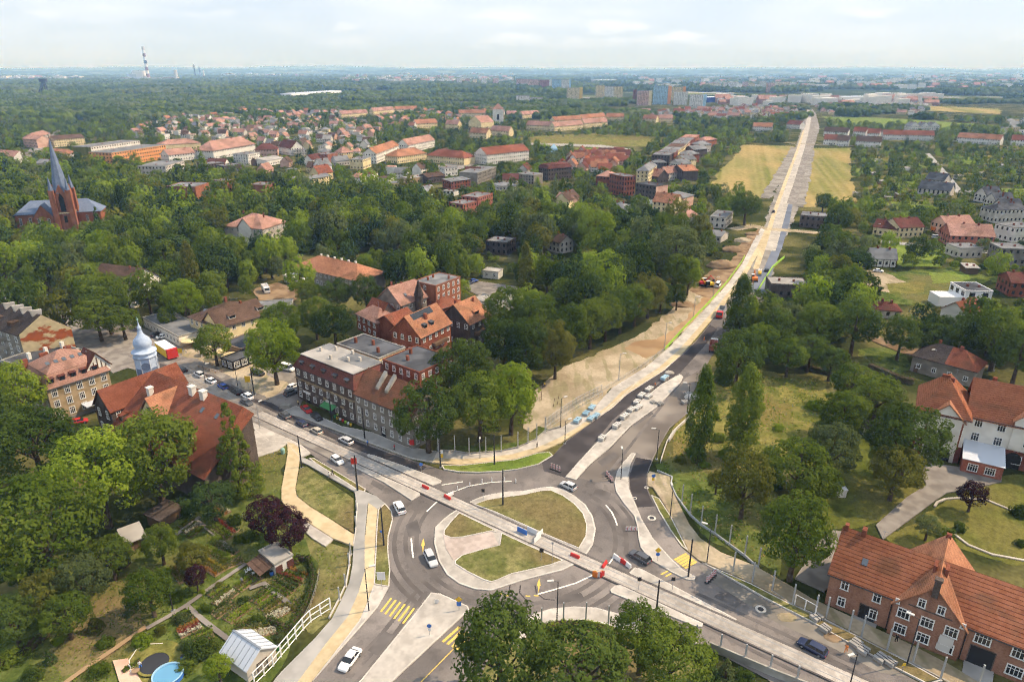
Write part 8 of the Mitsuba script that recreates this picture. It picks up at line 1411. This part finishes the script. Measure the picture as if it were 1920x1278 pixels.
# ------------------------------------------------------------------ square, garden, playground
for i, (p, r, l) in enumerate((((355, 637), 2.9, 'round cream parasol left of the street tree'), ((432, 665), 3.0, 'largest cream parasol right of the street tree'), ((386, 652), 2.0, 'cream parasol behind the street tree'), ((412, 658), 2.0, 'cream parasol between street tree and pavilion'), ((392, 672), 1.8, 'small beige parasol at the cafe fence'))):
    c = at2(p, 2.6); k = thing('parasol', l, 'parasol'); part(k, 'canopy', shape(MB().lathe([(r, 2.45), (r * .98, 2.6), (.05, 3.4)], 12, c), 'plaster_cream')); part(k, 'pole', shape(MB().tube((c[0], c[1], 0), (c[0], c[1], 3.5), .05, n=6), 'steel_grey')); part(k, 'table', shape(MB().lathe([(.05, 0), (.05, .72), (.6, .72), (.6, .76), (.02, .76)], 10, c + [.9, -.4]), 'wood'))
railing([(372, 690), (410, 702), (440, 686)], 1.0, 6, 'low wooden fence around the cafe tables', 3, 'wood', .06)
def person(p, top, legs, label, deg=0, hair='brown', z=.32, s=1.0, arm=0):
    c = at2(p); k = thing('person', label, 'person'); st = .18
    J = [((0, 0, 1.5), .055, (0, 0, 1.42), .06), ((0, 0, 1.62), .105, (0.01, 0, 1.66), .1)]
    body = J + [((0, -.2, 1.4), .05, (.02, -.26, 1.12), .042), ((.02, -.26, 1.12), .04, (.1, -.25, .88), .034), ((0, .2, 1.4), .05, (-.04, .26, 1.12), .042), ((-.04, .26, 1.12), .04, (.02 + arm, .25, .9), .034), ((0, 0, 1.36), .12, (0, 0, .98), .12), ((0, -.09, .95), .085, (st, -.1, .5), .06), ((st, -.1, .5), .058, (st - .06, -.1, .08), .042), ((st - .06, -.1, .06), .045, (st + .12, -.1, .05), .04), ((0, .09, .95), .085, (-st * .6, .1, .5), .06), ((-st * .6, .1, .5), .058, (-st * 1.6, .1, .1), .042), ((-st * 1.6, .1, .08), .045, (-st * 1.6 + .16, .1, .05), .04)]
    tw = place(c[0], c[1], z, deg, s); part(k, 'body', shape(blob(body, .09, 3), 'skin', True), tw)
    part(k, 'top', shape(blob([((0, -.13, 1.4), .085, (0, .13, 1.4), .085), ((0, 0, 1.38), .145, (0, 0, 1.0), .145), ((0, -.2, 1.4), .065, (.02, -.26, 1.14), .055), ((0, .2, 1.4), .065, (-.04, .26, 1.14), .055)], .1, 3), top, True), tw)
    part(k, 'trousers', shape(blob([((0, 0, .98), .14, (0, 0, .92), .14), ((0, -.09, .93), .1, (st, -.1, .5), .075), ((st, -.1, .5), .072, (st - .06, -.1, .14), .06), ((0, .09, .93), .1, (-st * .6, .1, .5), .075), ((-st * .6, .1, .5), .072, (-st * 1.6, .1, .16), .06)], .1, 3), legs, True), tw)
    part(k, 'hair', shape(blob([((-.02, 0, 1.69), .108, (-.05, 0, 1.62), .1)], .06, 2), hair, True), tw)
for a in [((618, 898), 'white', 'steel_grey', 'person in a white top walking on the grey path', 40), ((624, 893), 'steel_dark', 'black', 'person in dark clothes walking beside the one in white', 40), ((1007, 842), 'black', 'steel_dark', 'person in black on the northern path', 200), ((1679, 1206), 'black', 'black', 'person in black passing the school gable', 210), ((379, 672), 'white', 'white', 'person in white at the cafe fence', 90), ((386, 681), 'plaster_rose', 'steel_dark', 'person in pale red at the cafe fence', 60), ((350, 664), 'white', 'steel_grey', 'person in white under the round parasol', 20), ((634, 786), 'lime', 'black', 'person in light green at the flower shop', 120), ((472, 741), 'black', 'steel_dark', 'person in dark clothes waiting at the lane mouth', 0), ((1018, 729), 'steel_dark', 'steel_dark', 'person in grey on the playground', 90), ((1021, 728), 'yellow', 'steel_dark', 'person in yellow on the playground', 250), ((90, 560), 'white', 'black', 'person in white crossing the church street', 45), ((1411, 534), 'orange', 'orange', 'road worker in orange at the paver', 10), ((1404, 541), 'orange', 'orange', 'road worker in orange behind the paver', 100), ((690, 838), 'blue', 'steel_dark', 'person in blue walking past the grey tenement', 150), ((740, 846), 'red', 'black', 'person in red near the chestnut', 330), ((560, 762), 'plaster_cream', 'steel_dark', 'person in cream at the tenement corner', 300), ((420, 690), 'blue', 'black', 'person in blue crossing the square', 15), ((1320, 640), 'orange', 'orange', 'road worker in orange near the tipper lorry', 180), ((1228, 728), 'orange', 'steel_dark', 'road worker in orange beside the median pallets', 220), ((1585, 1225), 'orange', 'orange', 'road worker in orange at the stone pallets', 40), ((265, 1256), 'white', 'blue', 'person in white and blue on the pink patio', 90), ((455, 1098), 'steel_grey', 'brown', 'person in grey working between garden beds', 70)]: person(*a)
k = thing('flower_stall', 'flower buckets and green stand outside the flower shop', 'stall')
for i in range(7): c = at2((628 + i * 5, 783 + i * 2.6)); part(k, 'bucket', shape(MB().lathe([(.28, .12), (.36, .7), (.02, .6)], 8, c), ['green', 'yellow', 'white', 'red', 'lime', 'white', 'yellow'][i]))
one('planter_stone', shape(MB().hull([(x, y, z) for x, y, z in np.vstack([np.array([*at2((536, 764)), 0]) + d for d in ((-1.6, -1, 0), (1.6, -1, 0), (1.6, 1, 0), (-1.6, 1, 0), (-1.3, -.8, 1), (1.3, -.8, 1), (1.3, .8, 1), (-1.3, .8, 1))])]), 'concrete_wall'), 'grey stone block at the tip of the pavement by the lane', 'stone')
one('grit_bin', shape(MB().lathe([(.5, 0), (.55, 1.2), (.35, 1.5), (.02, 1.6)], 10, at2((531, 850))), 'copper_green'), 'green litter bin at the top of the yellow path', 'bin')
k = thing('garden_shed', 'white metal clad shed with gabled roof at the bottom of the garden', 'shed'); Z = 2.7; b = block(k, at(462, 1255, Z), at(516, 1212, Z), 6.2, Z, 1.9, 'gabley', 'plaster_pale', 'sheet_white', 0, over=.3)
door(b, b['L'] / 2, 1.6, 2.1, 'plaster_grey')
for s_ in (-1, 1):
    for y in np.arange(.4, 6.2, 1.15): part(b['roof'], 'roof_rib', shape(MB().hull([(b['L'] / 2 + s_ * x, y + d, z + e) for x, z in ((.1, Z + 2.05), (b['L'] / 2 + .25, Z + .08)) for d in (-.03, .03) for e in (0, .08)]), 'sheet_metal'), b['tw'])
part(b['roof'], 'ridge_cap', shape(MB().box(b['L'] / 2 - .16, b['L'] / 2 + .16, -.3, 6.5, Z + 2.06, Z + 2.18), 'sheet_metal'), b['tw'])
def table(p, label, m='white'):
    c = at2(p); k = thing('garden_table', label, 'table'); part(k, 'top', shape(MB().lathe([(.6, .7), (.6, .75), (.02, .75)], 12, c), m)); part(k, 'leg', shape(MB().tube((c[0], c[1], 0), (c[0], c[1], .7), .06, n=6), m))
def chair(p, label, deg, m='white'):
    c = at2(p); k = thing('garden_chair', label, 'chair'); tw = place(c[0], c[1], .05, deg); part(k, 'seat', shape(MB().box(-.25, .25, -.25, .25, .4, .46), m), tw); part(k, 'backrest', shape(MB().box(-.25, -.19, -.25, .25, .46, .95), m), tw)
    for x in (-.22, .22):
        for y in (-.22, .22): part(k, 'leg', shape(MB().box(x - .025, x + .025, y - .025, y + .025, 0, .4), m), tw)
table((470, 1071), 'round white garden table beside the lean to of the garage'); chair((463, 1075), 'white garden chair left of the round table', 20); chair((476, 1078), 'white garden chair in front of the round table', 100); chair((247, 1253), 'white garden chair on the pink patio', 60); table((256, 1262), 'wooden garden table on the pink patio', 'wood')
chair((250, 1034), 'wooden garden chair before the weathered shed', 300, 'wood')
for p_, m_, l_ in (((510, 1078), 'blue', 'blue rain barrel at the garage'), ((523, 1217), 'green', 'green rain barrel at the white metal shed'), ((344, 1237), 'blue', 'blue barrel beside the pool'), ((292, 1012), 'black', 'black water barrel by the weathered shed')): c = at2(p_); k = thing('rain_barrel', l_, 'barrel'); part(k, 'barrel', shape(MB().lathe([(.3, 0), (.38, .45), (.3, .95)], 12, c), m_)); part(k, 'lid', shape(MB().lathe([(.31, .95), (.31, 1.0), (.02, 1.0)], 12, c), 'steel_dark'))
k = thing('garage', 'flat roofed white garage with two dark red doors in the garden', 'garage'); Z = 2.7; b = block(k, at(515, 1059, Z), at(548, 1041, Z), 5.6, Z, 0, 'flat', 'plaster_white', 'felt_white', 0)
for f in (.2, .84): part(k, 'door', shape(MB().box(b['L'] * f - .7, b['L'] * f + .7, -.08, .02, 0, 2.1), 'tile_wine'), b['tw'])
part(k, 'lean_to', shape(MB().hull([(x, y, z + t) for x, z in ((-.1, 2.5), (-3.0, 1.9)) for y in (.2, 5.2) for t in (0, .1)]), 'tile_brown'), b['tw']); part(k, 'lean_to_post', shape(MB().tube((-2.8, .4, 0), (-2.8, .4, 1.9), .07).tube((-2.8, 5, 0), (-2.8, 5, 1.9), .07), 'brown'), b['tw'])
k = thing('garden_shed', 'small weathered shed with white tarpaulin roof left of the garden tree', 'shed'); b = block(k, at(236, 1018, 2.2), at(270, 1005, 2.2), 4.2, 2.2, .7, 'shed', 'brown', 'felt_white', 0)
k = thing('pergola', 'dark wooden pergola under the maple', 'pergola'); b = block(k, at(300, 975, 2.3), at(338, 950, 2.3), 4, 2.3, .4, 'shed', 'brown', 'tile_dark', 0)
def disc(name, p, r, h, label, cat, parts):
    c = at2(p); k = thing(name, label, cat)
    for nm, r0, r1, z0, z1, m in parts: part(k, nm, shape(MB().lathe([(r0, z0), (r1, z0), (r1, z1), (r0, z1), (r0, z0)], 32, c) if r0 > .02 else MB().lathe([(r1, z0), (r1, z1), (.01, z1)], 32, c), m))
disc('trampoline', (291, 1248), 2.5, .6, 'round trampoline with black mat beside the blue pool', 'trampoline', [('mat', .01, 2.15, .55, .6, 'steel_dark'), ('pad', 2.16, 2.55, .52, .66, 'grass_field'), ('skirt', 2.4, 2.5, .05, .5, 'black')])
disc('trampoline', (224, 1062), 2.1, .6, 'dark trampoline with net posts in the upper garden', 'trampoline', [('mat', .01, 1.85, .6, .65, 'black'), ('rim', 1.86, 2.1, .58, .7, 'brown'), ('net', 2.06, 2.1, .72, 1.9, 'black')])
disc('pool', (316, 1270), 2.5, .9, 'round light blue paddling pool at the bottom edge', 'pool', [('water', .01, 2.06, .62, .7, 'pool_water'), ('liner', 2.07, 2.12, .0, .9, 'pool_rim'), ('rim', 2.13, 2.3, .84, .94, 'pool_rim'), ('side', 2.2, 2.26, .0, .83, 'blue')])
setting('patio', 'pinkish paved patio beside the trampoline', shape(MB().poly(area([(212, 1240), (240, 1236), (285, 1310), (240, 1330)]), lift(.05)), 'plaster_rose')); setting('patio', 'round lawn patch under the trampoline', shape(MB().poly(Point(at2((285, 1244))).buffer(4.6), lift(.045)), 'grass_field'))
wall_line('edging', [(246, 1262), (243, 1240), (256, 1220), (280, 1209), (306, 1208)], .35, .18, 'concrete', 'curved pale edging around the trampoline lawn')
setting('garden_path', 'orange blooming strip across the lower garden', shape(MB().poly(ribbon([(112, 1290), (150, 1262), (215, 1218), (275, 1176)], .9), lift(.05)), 'sand_brown'))
for pts, l in (([(275, 1180), (320, 1155), (352, 1135), (400, 1100), (462, 1058)], 'grey garden path between the plots'), ([(352, 1138), (380, 1163), (428, 1200)], 'narrow earth path to the white shed'), ([(330, 1005), (355, 985), (375, 970)], 'plank path between the upper beds'), ([(365, 975), (400, 1000), (430, 1030)], 'plank path along the upper beds'), ([(468, 1105), (495, 1095), (545, 1135)], 'plank path between the lower beds')): setting('garden_path', l, shape(MB().poly(ribbon(pts, .9), lift(.055)), 'pavers_dark'))
rgb6 = np.random.default_rng(5)
tuft = {}
def bed(p0, p1, w, mats, label):
    a, b = at2(p0), at2(p1); L = np.linalg.norm(b - a); u = (b - a) / L; n = np.array([-u[1], u[0]]); k = thing('vegetable_bed', label, 'garden bed')
    part(k, 'soil', shape(MB().prism(LineString([a, b]).buffer(w / 2, cap_style=2), -.02, .16), 'soil'))
    for j, m in enumerate(mats):
        mb = MB(); N = int(L * 34); t = rgb6.uniform(0, L, N); s = (j + .5) / len(mats) * w - w / 2 + rgb6.normal(0, w / len(mats) * .2, N); h = rgb6.uniform(.1, .75, N) ** 1.2
        c = np.column_stack([a + u * t[:, None] + n * s[:, None], .16 + h]); leaves(mb, c, np.tile([0, -.2, 1.0], (N, 1)), .17, rgb6, .6); part(k, 'plant_row', shape(mb, m), kind='stuff')
PAL = ['leaf_mid', 'leaf_lime', 'leaf_grey', 'leaf_olive', 'leaf_dark', 'flower_yellow', 'flower_red', 'flower_white', 'flower_orange']
beds = [((338, 990), (362, 975)), ((345, 1000), (372, 982)), ((352, 1008), (380, 990)), ((395, 985), (428, 1012)), ((408, 975), (440, 1000)), ((395, 1020), (440, 1040)), ((385, 1035), (425, 1055)), ((378, 1052), (415, 1075)), ((400, 1070), (455, 1048)), ((395, 1120), (425, 1098)), ((405, 1135), (440, 1108)), ((400, 1155), (440, 1130)), ((425, 1165), (465, 1135)), ((445, 1105), (475, 1085)), ((475, 1130), (505, 1105)), ((490, 1145), (525, 1120)), ((500, 1160), (540, 1140)), ((510, 1095), (545, 1115)), ((520, 1080), (560, 1100)), ((530, 1070), (572, 1085)), ((545, 1128), (565, 1142)), ((330, 1165), (360, 1150)), ((335, 1190), (375, 1170)), ((360, 1200), (400, 1185)), ((440, 1180), (490, 1165)), ((460, 1190), (520, 1178)), ((330, 1060), (350, 1090)), ((470, 1070), (500, 1078)), ((395, 950), (425, 965))]
for i, (a, b_) in enumerate(beds):
    ms = [PAL[j] for j in rgb6.integers(0, len(PAL) if i % 3 == 1 else 5, 3)]
    wd = {'leaf_mid': 'green', 'leaf_lime': 'pale green', 'leaf_grey': 'bluish', 'leaf_olive': 'olive', 'leaf_dark': 'dark green', 'flower_yellow': 'yellow flowering', 'flower_red': 'red flowering', 'flower_white': 'white flowering', 'flower_orange': 'orange flowering'}
    where = ['upper garden', 'plots between garage and path', 'plots above the white shed'][0 if b_[1] < 1060 else 1 if b_[0] > 440 else 2]
    bed(a, b_, 2.6 if i > 2 else 1.2, ms, f'bed with {wd[ms[0]]} and {wd[ms[1]]} rows in the {where}'); auto(list(labels)[[i for i, q in enumerate(labels) if q.startswith('vegetable_bed') and '__' not in q][-1]], f'bed with {wd[ms[0]]}, {wd[ms[1]]} and {wd[ms[2]]} rows', (a[0] + b_[0]) / 2, (a[1] + b_[1]) / 2)
def hedge(pts, w, h, m, label):
    l = LineString([at2(p) for p in pts]); mb = MB(); N = int(l.length * 90); q = np.array([l.interpolate(t).coords[0] for t in rgb6.uniform(0, l.length, N)]); d = sphere_dirs(N, rgb6); d[:, 2] = abs(d[:, 2])
    bump = .8 + .4 * meshkit.noise(np.column_stack([q * .9, q[:, :1] * 0]), 3)
    c = np.column_stack([q, np.zeros(N)]) + d * [w / 2, w / 2, h] * bump[:, None] * rgb6.uniform(.75, 1, (N, 1)); leaves(mb, c, d, .17, rgb6, .4)
    k = thing('hedge', label, 'hedge'); part(k, 'foliage', shape(mb, m)); part(k, 'stems', shape(MB().prism(l.buffer(w * .22, cap_style=2), 0, h * .55), 'bark'))
hedge([(556, 1050), (580, 1052), (588, 1080), (584, 1110), (570, 1145), (545, 1178), (520, 1195)], 1.5, 2.0, 'leaf_dark', 'dark hedge along the right side of the allotments')
hedge([(545, 1062), (560, 1056)], 1.6, 1.6, 'leaf_mid', 'short hedge beside the white garage'); hedge([(505, 1165), (535, 1180)], 1.6, 1.9, 'leaf_dark', 'tall dark hedge behind the white shed'); hedge([(232, 1262), (262, 1240)], 1.2, 1.0, 'leaf_mid', 'low hedge beside the pink patio')
hedge([(1005, 1182), (1050, 1172), (1100, 1172), (1150, 1184)], 2.2, 1.3, 'leaf_lime', 'tall weeds behind the southern plinth'); hedge([(0, 1250), (60, 1215), (90, 1190)], 2.5, 2.2, 'leaf_dark', 'overgrown hedge at the left edge of the garden')
hedge([(1500, 690), (1570, 705), (1600, 740)], 3.5, 2.6, 'leaf_dark', 'thick hedge at the top of the poplar meadow'); hedge([(1630, 690), (1690, 715), (1712, 720)], 4, 3, 'leaf_grey', 'clipped hedge left of the hip roofed cottage'); hedge([(1490, 850), (1520, 830), (1560, 815)], 3.5, 2.4, 'leaf_lime', 'light green thicket at the lower meadow edge')
for i, (x, y, w) in enumerate(((450, 1010, 26), (405, 1010, 22), (350, 1020, 24), (420, 1050, 20), (455, 1125, 24), (385, 1140, 26), (520, 1055, 20), (565, 1070, 24), (410, 1095, 18), (480, 1160, 26), (330, 1120, 30), (310, 1070, 24), (345, 1210, 30), (300, 1180, 26), (440, 975, 34), (470, 1005, 30), (380, 1110, 16), (240, 1150, 20), (570, 1120, 18), (60, 1262, 40), (20, 1230, 50), (110, 1200, 26), (525, 1195, 26))): tree(x, y, w, 'bush', ['leaf_mid', 'leaf_lime', 'leaf_grey', 'leaf_olive', 'leaf_dark'][i % 5], f'{["green", "light green", "grey green", "olive", "dark green"][i % 5]} garden shrub among the allotment plots', 'bush', group=f'{["green", "light green", "grey green", "olive", "dark green"][i % 5]} garden shrubs among the plots'); auto(BUSHKEY[-1], f'{["green", "light green", "grey green", "olive", "dark green"][i % 5]} garden shrub', x, y)
for i, (x, y, w, m) in enumerate(((1275, 860, 26, 'leaf_olive'), (1320, 870, 22, 'leaf_lime'), (1440, 850, 30, 'leaf_mid'), (1455, 905, 40, 'leaf_dark'), (1460, 800, 24, 'leaf_lime'), (1530, 760, 34, 'leaf_lime'), (1550, 790, 40, 'leaf_mid'), (1340, 780, 22, 'leaf_mid'), (1350, 820, 30, 'leaf_mid'), (1420, 930, 24, 'leaf_olive'), (1610, 800, 40, 'leaf_mid'), (1520, 940, 40, 'leaf_dark'), (1660, 770, 50, 'leaf_mid'), (1620, 770, 60, 'leaf_mid'))): tree(x, y, w, 'bush', m, 'wild bush scattered over the poplar meadow', 'bush', group='wild bushes of the poplar meadow'); auto(BUSHKEY[-1], f'wild {m[5:].replace("mid", "green").replace("lime", "light green")} bush', x, y)
k = thing('garden_fence', 'rusty wire fence with thin posts below the weedy bank', 'fence'); l = LineString([at2(p) for p in ((588, 1075), (583, 1100), (577, 1120), (570, 1140), (556, 1168), (540, 1190))])
for i in range(9): p = l.interpolate(i / 8, normalized=True); part(k, 'post', shape(MB().tube((p.x + 1.2, p.y, 0), (p.x + 1.2, p.y, 1.5), .05, n=5), 'brown'))
part(k, 'wire', shape(MB().prism(affinity.translate(l, 1.2, 0).buffer(.02), 1.2, 1.25).prism(affinity.translate(l, 1.2, 0).buffer(.02), .6, .64), 'steel_grey'))
ring2 = [(1752, 950), (1757, 942), (1772, 936), (1800, 934), (1850, 938), (1898, 958)]; wall_line('stone_edging', ring2, .3, .5, 'gravel_white', 'pale stone edging on the upper clinic lawn', 'edging'); wall_line('stone_edging', [(1790, 1003), (1815, 1022), (1860, 1040), (1925, 1052)], .3, .5, 'gravel_white', 'pale stone edging on the lower clinic lawn', 'edging')
k = thing('stone_pillar', 'white monument block on the shaded lawn', 'monument'); c = at2((1577, 930)); part(k, 'shaft', shape(MB().box(c[0] - .8, c[0] + .8, c[1] - .6, c[1] + .6, 0, 1.9), 'plaster_white')); part(k, 'cap', shape(MB().box(c[0] - .95, c[0] + .95, c[1] - .75, c[1] + .75, 1.9, 2.1), 'white'))
k = thing('garden_shelter', 'white garden shelter with dark roof behind the shaded lawn', 'shelter'); block(k, at(1619, 800, 2.2), at(1644, 808, 2.2), 3, 2.2, .5, 'shed', 'plaster_white', 'tile_dark', 0)
k = thing('swing_set', 'wooden swing frame on the sandy playground', 'playground'); c = at2((1005, 748))
for a in (-1.5, 1.5): part(k, 'leg', shape(MB().tube((c[0] + a, c[1] - 1, 0), (c[0] + a, c[1], 2.4), .08).tube((c[0] + a, c[1] + 1, 0), (c[0] + a, c[1], 2.4), .08), 'brown'))
part(k, 'beam', shape(MB().tube((c[0] - 1.7, c[1], 2.4), (c[0] + 1.7, c[1], 2.4), .08), 'brown')); part(k, 'swing', shape(MB().tube((c[0] - .4, c[1], .6), (c[0] - .4, c[1], 2.4), .02).tube((c[0] + .1, c[1], .6), (c[0] + .1, c[1], 2.4), .02).box(c[0] - .45, c[0] + .15, c[1] - .12, c[1] + .12, .55, .6), 'rubber'))
for i, (x, y) in enumerate(((1040, 752), (1045, 758), (1038, 762), (1050, 762), (1047, 748))): c = at2((x, y)); k = thing('play_post', f'short dark balance post on the playground, {ORD[[4, 3, 0, 2, 1][i]]} from the left' if False else f'short dark balance post {ORD[[1, 2, 0, 4, 3][i]]} from the left on the playground', 'post', 'balance posts of the playground'); part(k, 'post', shape(MB().tube((c[0], c[1], 0), (c[0], c[1], 1.0), .09), 'brown')); part(k, 'cap', shape(MB().tube((c[0], c[1], 1.0), (c[0], c[1], 1.06), .12), 'wood'))
for i, (x, y) in enumerate(((1665, 355), (1672, 362), (1690, 365), (1724, 288), (1650, 300), (1640, 325), (1700, 315), (1880, 310), (1760, 310), (1845, 325), (1820, 360), (1668, 370), (1645, 303), (1900, 300), (1870, 340), (1800, 330), (1610, 362), (1655, 340))):
    A, B = at2((x - 6, y), 2.6), at2((x + 6, y), 2.6); k = thing('allotment_hut', 'pale flat roofed hut among the allotments on the right', 'hut', 'allotment huts on the right'); auto(k, ['white', 'pale grey', 'wooden'][i % 3] + ' flat roofed allotment hut', x, y); block(k, A, B, 4.5, 2.6, .5, 'shed', ['plaster_white', 'plaster_pale', 'wood'][i % 3], 'felt_white', 0, clear=0, reg=False)
def heap(p, r, h, m, label, sd):
    c = at2(p); t = trimesh.creation.icosphere(subdivisions=3); v = t.vertices * [r, r * .7, h]; v = v * (1 + .45 * (meshkit.fbm(t.vertices * 2.2 + sd, 4, sd)[:, None] - .5)); v[:, 2] = np.maximum(v[:, 2], -.1)
    one('soil_heap', shape((v + [c[0], c[1], 0], t.faces), m, True), label, 'heap')
for i, a in enumerate((((1352, 500), 7, 3.2, 'soil', 'largest brown soil heap at the ramp'), ((1372, 470), 6, 2.4, 'soil', 'soil heap by the willow side of the ramp'), ((1330, 525), 4, 1.8, 'soil', 'small soil heap behind the mini diggers'), ((1392, 452), 5, 1.8, 'sand', 'pale sand heap below the far crossroad'), ((1280, 572), 5, 1.4, 'soil', 'flat dark soil heap on the levelled sand'), ((1410, 440), 4, 1.6, 'soil', 'dark heap at the far crossroad'), ((1255, 700), 1.6, .9, 'gravel_white', 'small gravel heap at the end of the median'), ((1296, 745), 2.2, 1.1, 'concrete', 'rubble heap behind the slim poplar'), ((1475, 1158), 1.8, .5, 'sand', 'low sand heap at the digging'), ((1560, 1196), 1.6, .5, 'soil', 'low soil heap at the digging'))): heap(*a, i)
# weeds and tufts standing in the grass
def tufts(name, label, pgs, dens, mats_, size):
    for j, m in enumerate(mats_):
        mb = MB()
        for pts, z in pgs:
            pg = area(pts).buffer(-.5); x0, y0, x1, y1 = pg.bounds; N = int((x1 - x0) * (y1 - y0) * dens / len(mats_)); q = rgb6.uniform((x0, y0), (x1, y1), (N, 2)); q = q[inside(pg, q[:, 0], q[:, 1])]
            g = meshkit.fbm(np.column_stack([q / 5, q[:, :1] * 0 + j]), 3, 6 + j); q = q[g > .46]
            if len(q): leaves(mb, np.column_stack([q, z + rgb6.uniform(.02, .2, len(q))]), np.tile([0, -.5, .8], (len(q), 1)), size, rgb6, .5)
        scene[f'{name}__{j:03d}'] = shape(mb, m)
    labels[name] = {'label': label, 'category': 'weeds', 'kind': 'stuff'}
tufts('island_weeds', 'dry tufts and weeds in the roundabout lawns', [([(888, 948), (944, 934), (1033, 921), (1077, 946), (1101, 986), (1086, 1031), (992, 991)], .2), ([(861, 963), (832, 997), (866, 1010), (929, 996)], .2), ([(853, 1060), (921, 1094), (991, 1072), (1057, 1053), (940, 1001), (936, 1024), (866, 1043)], .2)], 5, ['leaf_olive', 'straw', 'leaf_mid', 'straw'], .16)
tufts('verge_weeds', 'weeds and tufts on the verges of the junction', [([(562, 880), (575, 876), (663, 936), (663, 1000), (582, 950), (555, 917)], .12), ([(709, 957), (735, 965), (729, 1030), (730, 1100), (703, 1097)], .12), ([(570, 985), (660, 1028), (654, 1095), (600, 1180), (600, 1080)], .03), ([(828, 876), (940, 868), (1030, 850), (940, 884), (861, 885)], .13), ([(440, 830), (530, 840), (528, 935), (440, 935)], .03), ([(1316, 1058), (1476, 1132), (1709, 1248), (1650, 1238), (1434, 1122)], .1)], 5, ['leaf_olive', 'straw', 'leaf_lime'], .17)
tufts('meadow_weeds', 'tall weeds and tufts of the poplar meadow and the rough slope', [([(1265, 790), (1340, 725), (1420, 700), (1535, 710), (1540, 800), (1440, 900), (1480, 980), (1455, 1070), (1310, 1000), (1240, 880)], .04), ([(1000, 1176), (1130, 1170), (1340, 1255), (880, 1250)], .03)], 1.6, ['leaf_olive', 'straw', 'leaf_mid', 'leaf_lime'], .3)
tufts('garden_weeds', 'grass tufts and herbs of the allotment lawns', [([(20, 1150), (190, 1050), (330, 970), (560, 970), (585, 1100), (470, 1270), (60, 1290)], .05)], 5, ['leaf_mid', 'leaf_lime', 'leaf_olive'], .16)
auto_labels()
